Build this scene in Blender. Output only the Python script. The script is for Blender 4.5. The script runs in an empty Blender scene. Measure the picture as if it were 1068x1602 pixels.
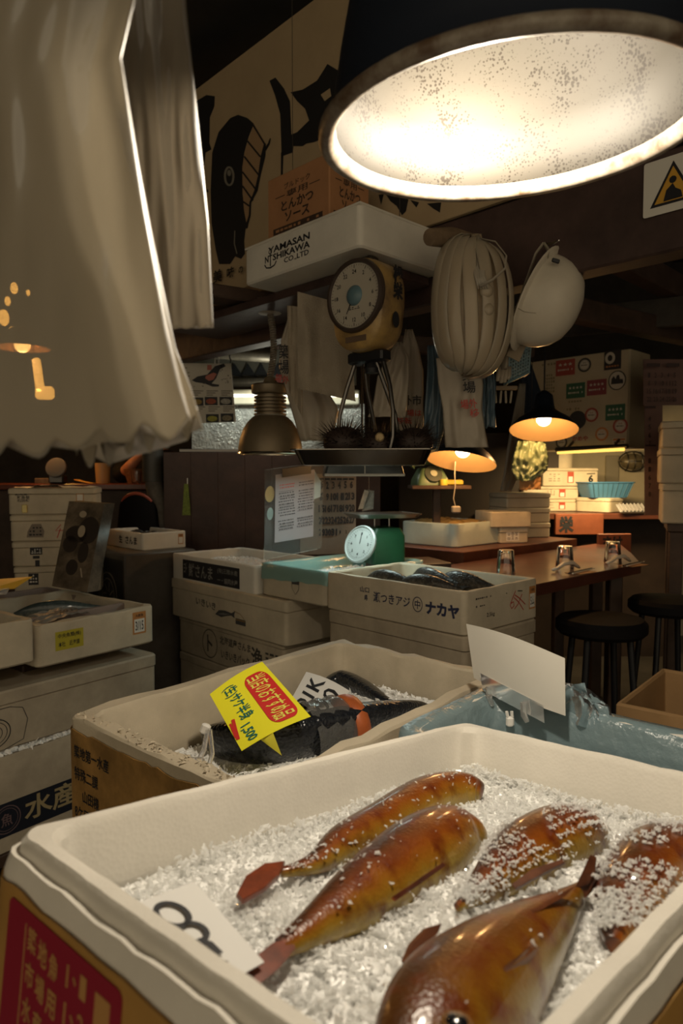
import bpy, bmesh, math, random
from mathutils import Vector, Matrix, noise
random.seed(7)
S = bpy.context.scene
COL = S.collection
PI = math.pi
EYE = 1.25
# ------------------------------------------------------------------ camera
FPX, CX, CY = 1068.0, 534.0, 801.0
PITCH = math.atan2(55, 1068)
cd = bpy.data.cameras.new('camera'); cam = bpy.data.objects.new('camera', cd); COL.objects.link(cam)
cam.location = (0, 0, EYE); cam.rotation_euler = (PI/2 - PITCH, 0, 0)
cd.sensor_fit = 'VERTICAL'; cd.sensor_height = 36; cd.sensor_width = 24; cd.lens = 24
cd.clip_start = .02; cd.clip_end = 60
cd.dof.use_dof = True; cd.dof.focus_distance = 1.3; cd.dof.aperture_fstop = 7.0
S.camera = cam
# ------------------------------------------------------------------ exposure, world, lights
S.view_settings.view_transform = 'Standard'; S.view_settings.look = 'None'
S.view_settings.gamma = 1; S.view_settings.use_curve_mapping = False
S.view_settings.exposure = 0.0
W = bpy.data.worlds.new('world'); S.world = W; W.use_nodes = True
W.node_tree.nodes['Background'].inputs[0].default_value = (1, .82, .56, 1)
W.node_tree.nodes['Background'].inputs[1].default_value = .75

def lamp_light(name, loc, power, color, radius=.03, parent=None):
    l = bpy.data.lights.new(name, 'POINT'); l.energy = power; l.color = color; l.shadow_soft_size = radius
    o = bpy.data.objects.new(name, l); COL.objects.link(o); o.location = loc
    if parent: o.parent = parent
    return o
def area_light(name, loc, power, color, sx, sy, rot=(0, 0, 0)):
    l = bpy.data.lights.new(name, 'AREA'); l.shape = 'RECTANGLE'; l.size = sx; l.size_y = sy; l.energy = power; l.color = color
    o = bpy.data.objects.new(name, l); COL.objects.link(o); o.location = loc; o.rotation_euler = rot
    return o
POW_BIG, POW_TUBE, POW_WARM, POW_BACK, POW_LEFT = 21, 2.2, 6.0, 14.0, 10.0
# ------------------------------------------------------------------ pixel helpers (author's measuring aids)
cp, sp = math.cos(PITCH), math.sin(PITCH)
def ray(px, py):
    a, b = (px - CX)/FPX, -(py - CY)/FPX
    return Vector((a, cp + sp*b, cp*b - sp))
def at(px, py, Y):
    r = ray(px, py); return Vector((r.x*Y/r.y, Y, EYE + r.z*Y/r.y))
def atz(px, py, zrel):
    r = ray(px, py); k = zrel/r.z; return Vector((r.x*k, r.y*k, EYE + zrel))
YAW = math.radians(43.5)
def uv(u, v, zrel=0, yaw=YAW):
    return Vector((u*math.cos(yaw) - v*math.sin(yaw), u*math.sin(yaw) + v*math.cos(yaw), EYE + zrel))
# ------------------------------------------------------------------ materials
MATS = {}
def M(name, col=(.8, .8, .8), rough=.6, spec=.5, metal=0, var=0, vscale=8, bump=0, bscale=60, trans=0, alpha=1, coat=0, emit=None, estr=0, ior=1.45, col2=None, sheen=0):
    if name in MATS: return MATS[name]
    m = bpy.data.materials.new(name); m.use_nodes = True; nt = m.node_tree; b = nt.nodes['Principled BSDF']
    c4 = (*col, 1)
    b.inputs['Base Color'].default_value = c4; b.inputs['Roughness'].default_value = rough
    b.inputs['Specular IOR Level'].default_value = spec; b.inputs['Metallic'].default_value = metal
    b.inputs['Transmission Weight'].default_value = trans; b.inputs['Alpha'].default_value = alpha
    b.inputs['Coat Weight'].default_value = coat; b.inputs['IOR'].default_value = ior
    if coat: b.inputs['Coat Roughness'].default_value = .12
    if emit: b.inputs['Emission Color'].default_value = (*emit, 1); b.inputs['Emission Strength'].default_value = estr
    tc = None
    if var or bump or col2:
        tc = nt.nodes.new('ShaderNodeTexCoord')
    if var or col2:
        n = nt.nodes.new('ShaderNodeTexNoise'); n.inputs['Scale'].default_value = vscale; n.inputs['Detail'].default_value = 5; n.inputs['Roughness'].default_value = .65
        nt.links.new(tc.outputs['Object'], n.inputs['Vector'])
        r = nt.nodes.new('ShaderNodeValToRGB'); r.color_ramp.elements[0].position = .35; r.color_ramp.elements[1].position = .68
        lo = col2 if col2 else tuple(c*(1 - var) for c in col)
        r.color_ramp.elements[0].color = (*lo, 1); r.color_ramp.elements[1].color = c4
        nt.links.new(n.outputs['Fac'], r.inputs['Fac']); nt.links.new(r.outputs['Color'], b.inputs['Base Color'])
    if bump:
        n2 = nt.nodes.new('ShaderNodeTexNoise'); n2.inputs['Scale'].default_value = bscale; n2.inputs['Detail'].default_value = 3
        nt.links.new(tc.outputs['Object'], n2.inputs['Vector'])
        bp = nt.nodes.new('ShaderNodeBump'); bp.inputs['Strength'].default_value = bump; bp.inputs['Distance'].default_value = .01
        nt.links.new(n2.outputs['Fac'], bp.inputs['Height']); nt.links.new(bp.outputs['Normal'], b.inputs['Normal'])
    MATS[name] = m
    return m
def M_foam(name, col, dirt=.12):
    if name in MATS: return MATS[name]
    m = M(name, col, .62, .35, var=dirt, vscale=7)
    nt = m.node_tree; b = nt.nodes['Principled BSDF']
    tc = nt.nodes.new('ShaderNodeTexCoord'); v = nt.nodes.new('ShaderNodeTexVoronoi'); v.inputs['Scale'].default_value = 260
    nt.links.new(tc.outputs['Object'], v.inputs['Vector'])
    bp = nt.nodes.new('ShaderNodeBump'); bp.inputs['Strength'].default_value = .10; bp.inputs['Distance'].default_value = .002
    nt.links.new(v.outputs['Distance'], bp.inputs['Height']); nt.links.new(bp.outputs['Normal'], b.inputs['Normal'])
    return m
def M_film(name, col, diff=.5, rough=.2, trans_fac=.4, bump=.4, bscale=30, gloss=1.0):
    """thin translucent plastic: see-through share, diffuse + translucent film and a gloss"""
    if name in MATS: return MATS[name]
    m = bpy.data.materials.new(name); m.use_nodes = True; nt = m.node_tree; nt.nodes.clear()
    out = nt.nodes.new('ShaderNodeOutputMaterial')
    d = nt.nodes.new('ShaderNodeBsdfDiffuse'); d.inputs[0].default_value = (*col, 1)
    t = nt.nodes.new('ShaderNodeBsdfTranslucent'); t.inputs[0].default_value = (*col, 1)
    g = nt.nodes.new('ShaderNodeBsdfGlossy'); g.inputs['Roughness'].default_value = rough
    p = nt.nodes.new('ShaderNodeBsdfTransparent'); p.inputs[0].default_value = (*[.5 + .5*c for c in col], 1)
    m1 = nt.nodes.new('ShaderNodeMixShader'); m1.inputs[0].default_value = .5
    nt.links.new(d.outputs[0], m1.inputs[1]); nt.links.new(t.outputs[0], m1.inputs[2])
    m2 = nt.nodes.new('ShaderNodeMixShader'); m2.inputs[0].default_value = trans_fac
    nt.links.new(m1.outputs[0], m2.inputs[1]); nt.links.new(p.outputs[0], m2.inputs[2])
    m3 = nt.nodes.new('ShaderNodeMixShader'); fr = nt.nodes.new('ShaderNodeFresnel'); fr.inputs[0].default_value = 1.45
    gm = nt.nodes.new('ShaderNodeMath'); gm.operation = 'MULTIPLY'; gm.inputs[1].default_value = gloss; nt.links.new(fr.outputs[0], gm.inputs[0]); nt.links.new(gm.outputs[0], m3.inputs[0]); nt.links.new(m2.outputs[0], m3.inputs[1]); nt.links.new(g.outputs[0], m3.inputs[2])
    if bump:
        tc = nt.nodes.new('ShaderNodeTexCoord'); n = nt.nodes.new('ShaderNodeTexNoise'); n.inputs['Scale'].default_value = bscale; n.inputs['Detail'].default_value = 4
        nt.links.new(tc.outputs['Object'], n.inputs['Vector'])
        bp = nt.nodes.new('ShaderNodeBump'); bp.inputs['Strength'].default_value = bump; bp.inputs['Distance'].default_value = .01
        nt.links.new(n.outputs['Fac'], bp.inputs['Height'])
        for x in (d, g, fr): nt.links.new(bp.outputs['Normal'], x.inputs['Normal'])
    nt.links.new(m3.outputs[0], out.inputs['Surface'])
    MATS[name] = m
    return m
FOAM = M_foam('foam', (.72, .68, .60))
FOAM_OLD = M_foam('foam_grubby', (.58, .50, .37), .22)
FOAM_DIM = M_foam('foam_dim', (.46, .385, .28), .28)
FOAM_GREENLIT = M_foam('foam_greenlit', (.55, .62, .56))  # white foam with cold greenish light mixed into its colour
TAN = M('tan_film', (.43, .235, .062), .5, .4, var=.25, vscale=9)
TAN2 = M('tan_film_worn', (.40, .225, .07), .55, .3, var=.5, vscale=14)
INK = M('ink_black', (.015, .015, .018), .6)
INKB = M('ink_navy', (.025, .03, .07), .6)
INKR = M('ink_red', (.45, .04, .03), .6)
CRIM = M('print_crimson', (.25, .013, .03), .5)
PAPER = M('paper', (.70, .67, .60), .7, .2)
PAPERW = M('paper_white', (.72, .71, .68), .6, .3)
ORANGE_L = M('label_orange', (.45, .20, .06), .6)
STEEL = M('steel', (.45, .43, .40), .28, metal=1, bump=.1, bscale=20)
STEEL_D = M('steel_dark', (.16, .15, .14), .35, metal=1)
BLACK = M('black_paint', (.012, .012, .014), .45)
WOOD = M('wood_dark', (.075, .042, .026), .55, var=.5, vscale=5, bump=.2, bscale=14)
WOODR = M('wood_red', (.14, .045, .025), .35, var=.5, vscale=6)
WOODB = M('wood_beam', (.10, .062, .045), .7, var=.45, vscale=6, bump=.3, bscale=18)
CARD = M('cardboard', (.42, .21, .10), .75, .2, var=.15)
GLASS = M('glass', (1, 1, 1), .02, trans=1, ior=1.45)
# ------------------------------------------------------------------ mesh builder
MW = {}
TXT = {}
def text_geom(body, bold=0.0):
    k = (body, bold)
    if k in TXT: return TXT[k]
    c = bpy.data.curves.new('lettering', 'FONT'); c.body = body; c.resolution_u = 2; c.offset = bold; c.align_x = 'CENTER'
    o = bpy.data.objects.new('lettering', c); COL.objects.link(o)
    dg = bpy.context.evaluated_depsgraph_get(); dg.update()
    me = bpy.data.meshes.new_from_object(o.evaluated_get(dg))
    v = [(a.co.x, a.co.y) for a in me.vertices]; f = [tuple(p.vertices) for p in me.polygons]
    x0, x1 = min(a[0] for a in v), max(a[0] for a in v); y0, y1 = min(a[1] for a in v), max(a[1] for a in v)
    v = [((a[0] - (x0 + x1)/2)/(x1 - x0), (a[1] - (y0 + y1)/2)/(y1 - y0)) for a in v]
    bpy.data.objects.remove(o); bpy.data.meshes.remove(me); bpy.data.curves.remove(c)
    TXT[k] = (v, f, (x1 - x0)/(y1 - y0))
    return TXT[k]
class MB:
    def __init__(s): s.v, s.f, s.m, s.uv = [], [], [], []
    def add(s, verts, faces, mat=0):
        o = len(s.v); s.v += [Vector(a) for a in verts]
        for f in faces: s.f.append(tuple(i + o for i in f)); s.m.append(mat)
        return o
    def box(s, c, size, R=None, mat=0):
        c = Vector(c); x, y, z = [a/2 for a in size]; vs = []
        for dz in (-z, z):
            for dx, dy in ((-x, -y), (x, -y), (x, y), (-x, y)):
                p = Vector((dx, dy, dz)); vs.append(c + (R @ p if R else p))
        s.add(vs, [(3, 2, 1, 0), (4, 5, 6, 7), (0, 1, 5, 4), (1, 2, 6, 5), (2, 3, 7, 6), (3, 0, 4, 7)], mat); return s
    def bbox(s, c, size, bev=.004, R=None, mat=0):
        """box with bevelled edges, as a loft of octagon-cornered loops"""
        lx, ly, lz = size; c = Vector(c)
        b = min(bev, lx*.45, ly*.45, lz*.45); L = []
        for ins, z in ((b, 0), (0, b), (0, lz - b), (b, lz)):
            r = b
            pts = rloop(lx - 2*ins, ly - 2*ins, r, z - lz/2, 1, 1)
            L.append([c + (R @ p if R else p) for p in pts])
        s.loft(L, True, True, mat); return s
    def loft(s, loops, cap0=False, cap1=False, mat=0, closed=True):
        n = len(loops[0]); o = len(s.v); assert all(len(l) == n for l in loops)
        for l in loops: s.v += [Vector(a) for a in l]
        for i in range(len(loops) - 1):
            for j in range(n if closed else n - 1):
                k = (j + 1) % n
                s.f.append((o + i*n + j, o + i*n + k, o + (i + 1)*n + k, o + (i + 1)*n + j)); s.m.append(mat)
        if cap0: s.f.append(tuple(o + j for j in reversed(range(n)))); s.m.append(mat)
        if cap1: s.f.append(tuple(o + (len(loops) - 1)*n + j for j in range(n))); s.m.append(mat)
        return s
    def lathe(s, prof, n=24, c=(0, 0, 0), R=None, mat=0, cap0=False, cap1=False):
        c = Vector(c); L = []
        for r, z in prof:
            L.append([c + ((R @ Vector((r*math.cos(a), r*math.sin(a), z))) if R else Vector((r*math.cos(a), r*math.sin(a), z))) for a in [2*PI*j/n for j in range(n)]])
        s.loft(L, cap0, cap1, mat); return s
    def tube(s, pts, r, n=8, mat=0, flat=1.0):
        pts = [Vector(p) for p in pts]; rs = r if isinstance(r, (list, tuple)) else [r]*len(pts); L = []; ref = None
        for i, p in enumerate(pts):
            t = (pts[min(i + 1, len(pts) - 1)] - pts[max(i - 1, 0)]).normalized()
            if ref is None:
                ref = t.cross(Vector((0, 0, 1)));
                if ref.length < .1: ref = t.cross(Vector((0, 1, 0)))
                ref.normalize()
            a = (ref - t*ref.dot(t)).normalized(); b = t.cross(a); ref = a
            L.append([p + a*rs[i]*math.cos(2*PI*j/n) + b*rs[i]*flat*math.sin(2*PI*j/n) for j in range(n)])
        s.loft(L, True, True, mat); return s
    def sphere(s, c, r, n=12, mat=0, sc=(1, 1, 1), R=None):
        c = Vector(c); L = []
        for i in range(n//2 + 1):
            a = PI*i/(n//2); a = min(max(a, .02), PI - .02); L.append([])
            for j in range(n):
                p = Vector((math.sin(a)*math.cos(2*PI*j/n)*sc[0], math.sin(a)*math.sin(2*PI*j/n)*sc[1], -math.cos(a)*sc[2]))*r
                L[-1].append(c + (R @ p if R else p))
        s.loft(L, True, True, mat); return s
    def grid(s, fn, nu, nv, mat=0, uvs=False):
        o = len(s.v)
        for j in range(nv + 1):
            for i in range(nu + 1): s.v.append(Vector(fn(i/nu, j/nv)))
        for j in range(nv):
            for i in range(nu):
                a = o + j*(nu + 1) + i; s.f.append((a, a + 1, a + nu + 2, a + nu + 1)); s.m.append(mat)
        return s
    def prism(s, poly, z0, z1, mat=0, T=None):
        n = len(poly); lo = [Vector((p[0], p[1], z0)) for p in poly]; hi = [Vector((p[0], p[1], z1)) for p in poly]
        if T: lo = [T(p) for p in lo]; hi = [T(p) for p in hi]
        s.loft([lo, hi], True, True, mat); return s
    def build(s, name, mats, parent=None, smooth=30, world=False, mod=None):
        if not isinstance(mats, (list, tuple)): mats = [mats]
        vs = [Vector(v) for v in s.v]; loc = None
        if parent is None:
            xs = [v.x for v in vs]; ys = [v.y for v in vs]; zs = [v.z for v in vs]
            loc = Vector(((min(xs) + max(xs))/2, (min(ys) + max(ys))/2, min(zs))); vs = [v - loc for v in vs]
        elif world:
            I = MW[parent.name].inverted(); vs = [I @ v for v in vs]
        me = bpy.data.meshes.new(name); me.from_pydata([tuple(v) for v in vs], [], s.f); me.update()
        for m in mats: me.materials.append(m)
        me.polygons.foreach_set('material_index', [min(i, len(mats) - 1) for i in s.m])
        if smooth:
            me.polygons.foreach_set('use_smooth', [True]*len(me.polygons))
            if smooth < 180: me.set_sharp_from_angle(angle=math.radians(smooth))
        o = bpy.data.objects.new(name, me); COL.objects.link(o)
        if loc: o.location = loc; MW[o.name] = Matrix.Translation(loc)
        if parent: o.parent = parent; MW[o.name] = MW[parent.name]
        return o
def rloop(lx, ly, r, z, n=4, seg=1, jit=0, jz=0):
    """rounded rectangle loop, counter-clockwise, with points along the sides"""
    r = max(min(r, lx/2 - .0005, ly/2 - .0005), .0003); P = []
    cs = [(lx/2 - r, ly/2 - r, 0), (-lx/2 + r, ly/2 - r, PI/2), (-lx/2 + r, -ly/2 + r, PI), (lx/2 - r, -ly/2 + r, 1.5*PI)]
    for k, (x, y, a0) in enumerate(cs):
        for i in range(n + 1):
            a = a0 + PI/2*i/n; P.append(Vector((x + r*math.cos(a), y + r*math.sin(a), z)))
        nx, ny, na = cs[(k + 1) % 4]; e = Vector((nx + r*math.cos(na), ny + r*math.sin(na), z)); b = P[-1].copy()
        for i in range(1, seg): P.append(b.lerp(e, i/seg))
    if jit or jz:
        for p in P:
            q = noise.noise_vector(p*40); p += Vector((q.x*jit, q.y*jit, q.z*jz))
    return P
def tag(o, label=None, cat=None, group=None, kind=None):
    if label: o['label'] = label
    if cat: o['category'] = cat
    if group: o['group'] = group
    if kind: o['kind'] = kind
    return o
def thing(name, label, cat, loc, yaw=0, group=None, mat=None):
    o = bpy.data.objects.new(name, None); COL.objects.link(o); o.empty_display_size = .05
    m = mat if mat is not None else Matrix.Translation(Vector(loc)) @ Matrix.Rotation(yaw, 4, 'Z')
    o.matrix_world = m; MW[o.name] = m
    return tag(o, label, cat, group)
class Fr:
    """a flat drawing frame on a surface: origin, x direction, y direction"""
    def __init__(s, o, x, y): s.o = Vector(o); s.x = Vector(x).normalized(); s.y = Vector(y).normalized(); s.n = s.x.cross(s.y).normalized()
    def P(s, x, y, off=.0008): return s.o + s.x*x + s.y*y + s.n*off
    def text(s, mb, body, x, y, w, h, mat=0, bold=.01, off=.0008, rot=0):
        v, f, asp = text_geom(body, bold)
        if h is None: h = w/asp
        if w is None: w = h*asp
        c, d = math.cos(rot), math.sin(rot)
        mb.add([s.P(x + a*w*c - b*h*d, y + a*w*d + b*h*c, off) for a, b in v], f, mat)
    def rect(s, mb, x, y, w, h, mat=0, off=.0005, th=.0004, r=0, rot=0):
        n = 4 if r else 1
        c, d = math.cos(rot), math.sin(rot)
        pts = rloop(w, h, r if r else .0003, 0, n)
        mb.loft([[s.P(x + p.x*c - p.y*d, y + p.x*d + p.y*c, q) for p in pts] for q in (off - th, off)], True, True, mat)
    def poly(s, mb, pts, mat=0, off=.0006, th=.0003):
        a = sum(pts[i][0]*pts[(i + 1) % len(pts)][1] - pts[(i + 1) % len(pts)][0]*pts[i][1] for i in range(len(pts)))
        if a < 0: pts = pts[::-1]
        mb.loft([[s.P(p[0], p[1], q) for p in pts] for q in (off - th, off)], True, True, mat)
    def stroke(s, mb, pts, w, mat=0, off=.0009):
        pts = [Vector((p[0], p[1])) for p in pts]; L = []
        for i, p in enumerate(pts):
            t = pts[min(i + 1, len(pts) - 1)] - pts[max(i - 1, 0)]
            if t.length < 1e-9: continue
            t.normalize(); nn = Vector((-t.y, t.x)); k = w[i] if isinstance(w, (list, tuple)) else w
            L.append([s.P(p.x + nn.x*k/2, p.y + nn.y*k/2, off), s.P(p.x - nn.x*k/2, p.y - nn.y*k/2, off)])
        mb.loft(L, mat=mat, closed=False)
    def ring(s, mb, x, y, rx, ry, w, mat=0, off=.0009, n=28):
        s.stroke(mb, [(x + rx*math.cos(2*PI*i/n), y + ry*math.sin(2*PI*i/n)) for i in range(n + 1)], w, mat, off)
    def disc(s, mb, x, y, rx, ry, mat=0, off=.0007, n=24):
        s.poly(mb, [(x + rx*math.cos(2*PI*i/n), y + ry*math.sin(2*PI*i/n)) for i in range(n)], mat, off)
    def dashes(s, mb, x0, y0, w, h, rows, cols, mat=0, off=.0008, fill=.6, seed=1):
        rn = random.Random(seed)
        for r in range(rows):
            yy = y0 + h*(r + .5)/rows
            for c in range(cols):
                if rn.random() < .85:
                    ww = w/cols*rn.uniform(.45, .9); xx = x0 + w*(c + .5)/cols
                    hh = h/rows*fill*.5*rn.uniform(.6, 1)
                    mb.add([s.P(xx - ww/2, yy - hh, off), s.P(xx + ww/2, yy - hh, off), s.P(xx + ww/2, yy + hh, off), s.P(xx - ww/2, yy + hh, off)], [(0, 1, 2, 3)], mat)
# ------------------------------------------------------------------ foam box builder
def shell_loops(Lx, Ly, H, t=.022, r=.018, floor=.02, seg=12, jit=.0006, jz=.002, inner_taper=.01):
    return [rloop(Lx - .012, Ly - .012, r, 0, 4, seg), rloop(Lx, Ly, r, .006, 4, seg), rloop(Lx, Ly, r, H*.6, 4, seg),
            rloop(Lx, Ly, r, H - .005, 4, seg, jit, jz*.5), rloop(Lx - .006, Ly - .006, r, H, 4, seg, jit, jz),
            rloop(Lx - 2*t + .008, Ly - 2*t + .008, r*1.2, H, 4, seg, jit, jz), rloop(Lx - 2*t, Ly - 2*t, r*1.2, H - .006, 4, seg, jit, jz*.3),
            rloop(Lx - 2*t - inner_taper, Ly - 2*t - inner_taper, r*1.4, floor + .012, 4, seg), rloop(Lx - 2*t - inner_taper - .02, Ly - 2*t - inner_taper - .02, r*1.4, floor, 4, seg)]
def corner_base(C, which, Lu, Lv, H, yaw):
    sx, sy = {'near': (-1, -1), 'left': (-1, 1), 'right': (1, -1), 'back': (1, 1)}[which]
    R = Matrix.Rotation(yaw, 4, 'Z')
    return Vector(C) + R @ Vector((-sx*Lu/2, -sy*Lv/2, -H))
class Box:
    """foam box; .root, .L/.R drawing frames of its left and right visible faces with origin at the face's lower left"""
    def __init__(s, C, Lu, Lv, H, label, which='near', yaw=YAW, mat=None, open_=True, name='foam_box', cat='box', group=None, t=.022, floor=.02, r=.018, lid_h=.045, jz=.002, mats=None):
        s.Lu, s.Lv, s.H = Lu, Lv, H
        s.root = thing(name, label, cat, corner_base(C, which, Lu, Lv, H, yaw), yaw, group)
        mat = mat or FOAM
        mb = MB()
        if open_:
            mb.loft(shell_loops(Lu, Lv, H, t, r, floor, jz=jz), True, True)
            mb.build('body', mat, s.root)
        else:
            h = H - lid_h
            mb.loft([rloop(Lu - .02, Lv - .02, r, 0, 4, 8), rloop(Lu - .006, Lv - .006, r, .006, 4, 8), rloop(Lu - .006, Lv - .006, r, h - .003, 4, 8), rloop(Lu - .014, Lv - .014, r, h, 4, 8)], True, True)
            mb.build('body', mat, s.root)
            l = MB()
            l.loft([rloop(Lu - .014, Lv - .014, r, h + .0005, 4, 8), rloop(Lu, Lv, r, h + .004, 4, 8, .0005), rloop(Lu, Lv, r, H - .006, 4, 8, .0005, .001), rloop(Lu - .01, Lv - .01, r, H, 4, 8, .0005)], True, True)
            l.build('lid', mat, s.root)
        o = .003 if not open_ else 0
        s.L = Fr((-Lu/2 + o, Lv/2, 0), (0, -1, 0), (0, 0, 1))
        s.R = Fr((-Lu/2, -Lv/2 + o, 0), (1, 0, 0), (0, 0, 1))
    def W(s, p): return MW[s.root.name] @ Vector(p)
def date_label(fr, root, x, y, w, h, mark='3/15', name='date_label'):
    mb = MB(); fr.rect(mb, x, y, w, h, 0, .0006); fr.rect(mb, x, y - h*.12, w*.78, h*.60, 1, .0009, .0003)
    fr.text(mb, '大都魚', x, y + h*.34, w*.6, h*.14, 2, off=.0011)
    if mark: fr.text(mb, mark, x, y - h*.12, w*.62, h*.42, 2, off=.0013)
    return mb.build(name, [ORANGE_L, PAPER, INK], root, 0)
def M_ice(name, col, gl, rough):
    m = bpy.data.materials.new(name); m.use_nodes = True; nt = m.node_tree; nt.nodes.clear()
    out = nt.nodes.new('ShaderNodeOutputMaterial'); d = nt.nodes.new('ShaderNodeBsdfDiffuse'); d.inputs[0].default_value = (*col, 1)
    t = nt.nodes.new('ShaderNodeBsdfTranslucent'); t.inputs[0].default_value = (*col, 1); g = nt.nodes.new('ShaderNodeBsdfGlossy'); g.inputs['Roughness'].default_value = rough
    m1 = nt.nodes.new('ShaderNodeMixShader'); m1.inputs[0].default_value = .68; nt.links.new(d.outputs[0], m1.inputs[1]); nt.links.new(t.outputs[0], m1.inputs[2])
    m2 = nt.nodes.new('ShaderNodeMixShader'); m2.inputs[0].default_value = gl; nt.links.new(m1.outputs[0], m2.inputs[1]); nt.links.new(g.outputs[0], m2.inputs[2])
    nt.links.new(m2.outputs[0], out.inputs['Surface']); MATS[name] = m; return m
ICE = M_ice('crushed_ice', (.99, .99, .98), .09, .06)
ICEBED = M('ice_bed', (.93, .93, .91), .25, .6, var=.10, vscale=90, bump=.25, bscale=160)
def shard(mb, p, s, rn, up=None):
    ax = Vector((rn.gauss(0, 1), rn.gauss(0, 1), rn.gauss(0, 1))).normalized()
    R = Matrix.Rotation(rn.uniform(0, 6.28), 3, ax)
    a, b, c = s*rn.uniform(.6, 1.5), s*rn.uniform(.35, .8), s*rn.uniform(.12, .4)
    k = rn.uniform(.2, .8)
    vs = [(-a, -b*k, -c), (a, -b, -c), (a*.6, b, -c*.5), (-a*.7, b*.8, -c), (-a*.5, -b*.3, c), (a*.7*k, 0, c)]
    mb.add([p + R @ Vector(v) for v in vs], [(3, 2, 1, 0), (0, 1, 5, 4), (1, 2, 5), (2, 3, 4, 5), (3, 0, 4)])
def ice_bed(name, label, T, x0, x1, y0, y1, hfn, n, size, seed=1, nu=60, nv=40, z_extra=None):
    """T maps local to world; hfn(x,y) gives the height of the bed"""
    rn = random.Random(seed); mb = MB()
    mb.grid(lambda a, b: T @ Vector((x0 + (x1 - x0)*a, y0 + (y1 - y0)*b, hfn(x0 + (x1 - x0)*a, y0 + (y1 - y0)*b) + .003*noise.noise(Vector((a*40, b*30, seed)))))  , nu, nv, 0)
    for i in range(n):
        x, y = rn.uniform(x0, x1), rn.uniform(y0, y1)
        shard(mb, T @ Vector((x, y, hfn(x, y) + rn.uniform(-.001, .004))), size*rn.choice((.4, .6, .6, .8, 1, 1.5)), rn)
    return mb
# ------------------------------------------------------------------ the setting
def struct(o): o['kind'] = 'structure'; return o
CEIL = EYE + 2.3
FLOORM = M('floor_concrete', (.06, .055, .05), .35, var=.4, vscale=3, bump=.2, bscale=9)
DARKWALL = M('wall_dark', (.05, .04, .032), .7, var=.5, vscale=3, bump=.2, bscale=12)
CEILM = M('ceiling_board', (.03, .026, .022), .85, var=.4, vscale=3)
struct(MB().box((0, 3, -.03), (9, 11, .06)).build('floor', FLOORM))
struct(MB().box((0, 3, CEIL + .03), (9, 11, .06)).build('ceiling', CEILM))
struct(MB().box((0, 7.5, CEIL/2), (9, .1, CEIL)).build('wall_back', DARKWALL))
struct(MB().box((-4.45, 3, CEIL/2), (.1, 11, CEIL)).build('wall_left', DARKWALL))
struct(MB().box((4.45, 3, CEIL/2), (.1, 11, CEIL)).build('wall_right', DARKWALL))
# white tiled alcove wall behind the right hand shelf
CREAM = M('wall_cream', (.60, .52, .36), .6, .3, var=.15, vscale=4)
struct(MB().box((2.35, 5.35, EYE - .2), (1.75, .06, 2.1)).build('wall_alcove', CREAM))
# dark reddish plank partition behind the middle counter
mb = MB()
for i in range(8):
    mb.bbox((-.94 + .155*i, 3.97, (EYE + .1405)/2), (.1545, .12, EYE + .1405), .0012)
struct(mb.build('wall_partition', M('partition_planks', (.055, .024, .016), .5, var=.5, vscale=6, bump=.2, bscale=20)))
# overhead timbers
def beam(name, a, b, w, h, mat=WOODB):
    a, b = Vector(a), Vector(b); d = (b - a); ln = d.length; c = (a + b)/2
    R = d.to_track_quat('X', 'Z').to_matrix()
    mb = MB(); mb.bbox(c, (ln, w, h), .006, R); return struct(mb.build(name, mat))
BAN0 = Vector((-.61, 3.3, 0)); BV = Vector((.69, -.72, 0)).normalized()      # signboard line over the stall front
BN = Vector((-.72, -.69, 0)).normalized()                                  # its outward normal
def ban(s, zrel, off=0): return BAN0 + BV*s + BN*off + Vector((0, 0, EYE + zrel))
beam('trim_1', ban(-1.6, .735, -.05), ban(3.4, .70, -.05), .09, .26, M('beam_plum', (.085, .05, .042), .6, var=.5, vscale=5, bump=.25, bscale=16))
for i, (x, y0, z) in enumerate(((-1.6, 3.9, 1.1), (-.4, 3.5, 1.15), (.9, 3.0, 1.1), (1.9, 2.6, 1.1), (2.7, 2.4, 1.05))):
    p = Vector((x, y0, EYE + z)); beam('trim_%d' % (i + 2), p, p + Vector((1.9, 1.9, 0)), .10, .13)
beam('trim_7', (1.0, 3.5, EYE + .88), (2.6, 4.6, EYE + .88), .09, .12)
beam('trim_8', (-1.5, 3.7, EYE + .78), (1.2, 4.35, EYE + .80), .08, .10)
beam('trim_9', (1.0, 4.35, EYE + .93), (2.6, 3.75, EYE + .97), .05, .17, M('beam_sign', (.07, .06, .05), .8, var=.4, vscale=8))
beam('trim_10', (-.55, 2.62, EYE + .70), (.1, 3.1, EYE + .72), .12, .05)
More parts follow.
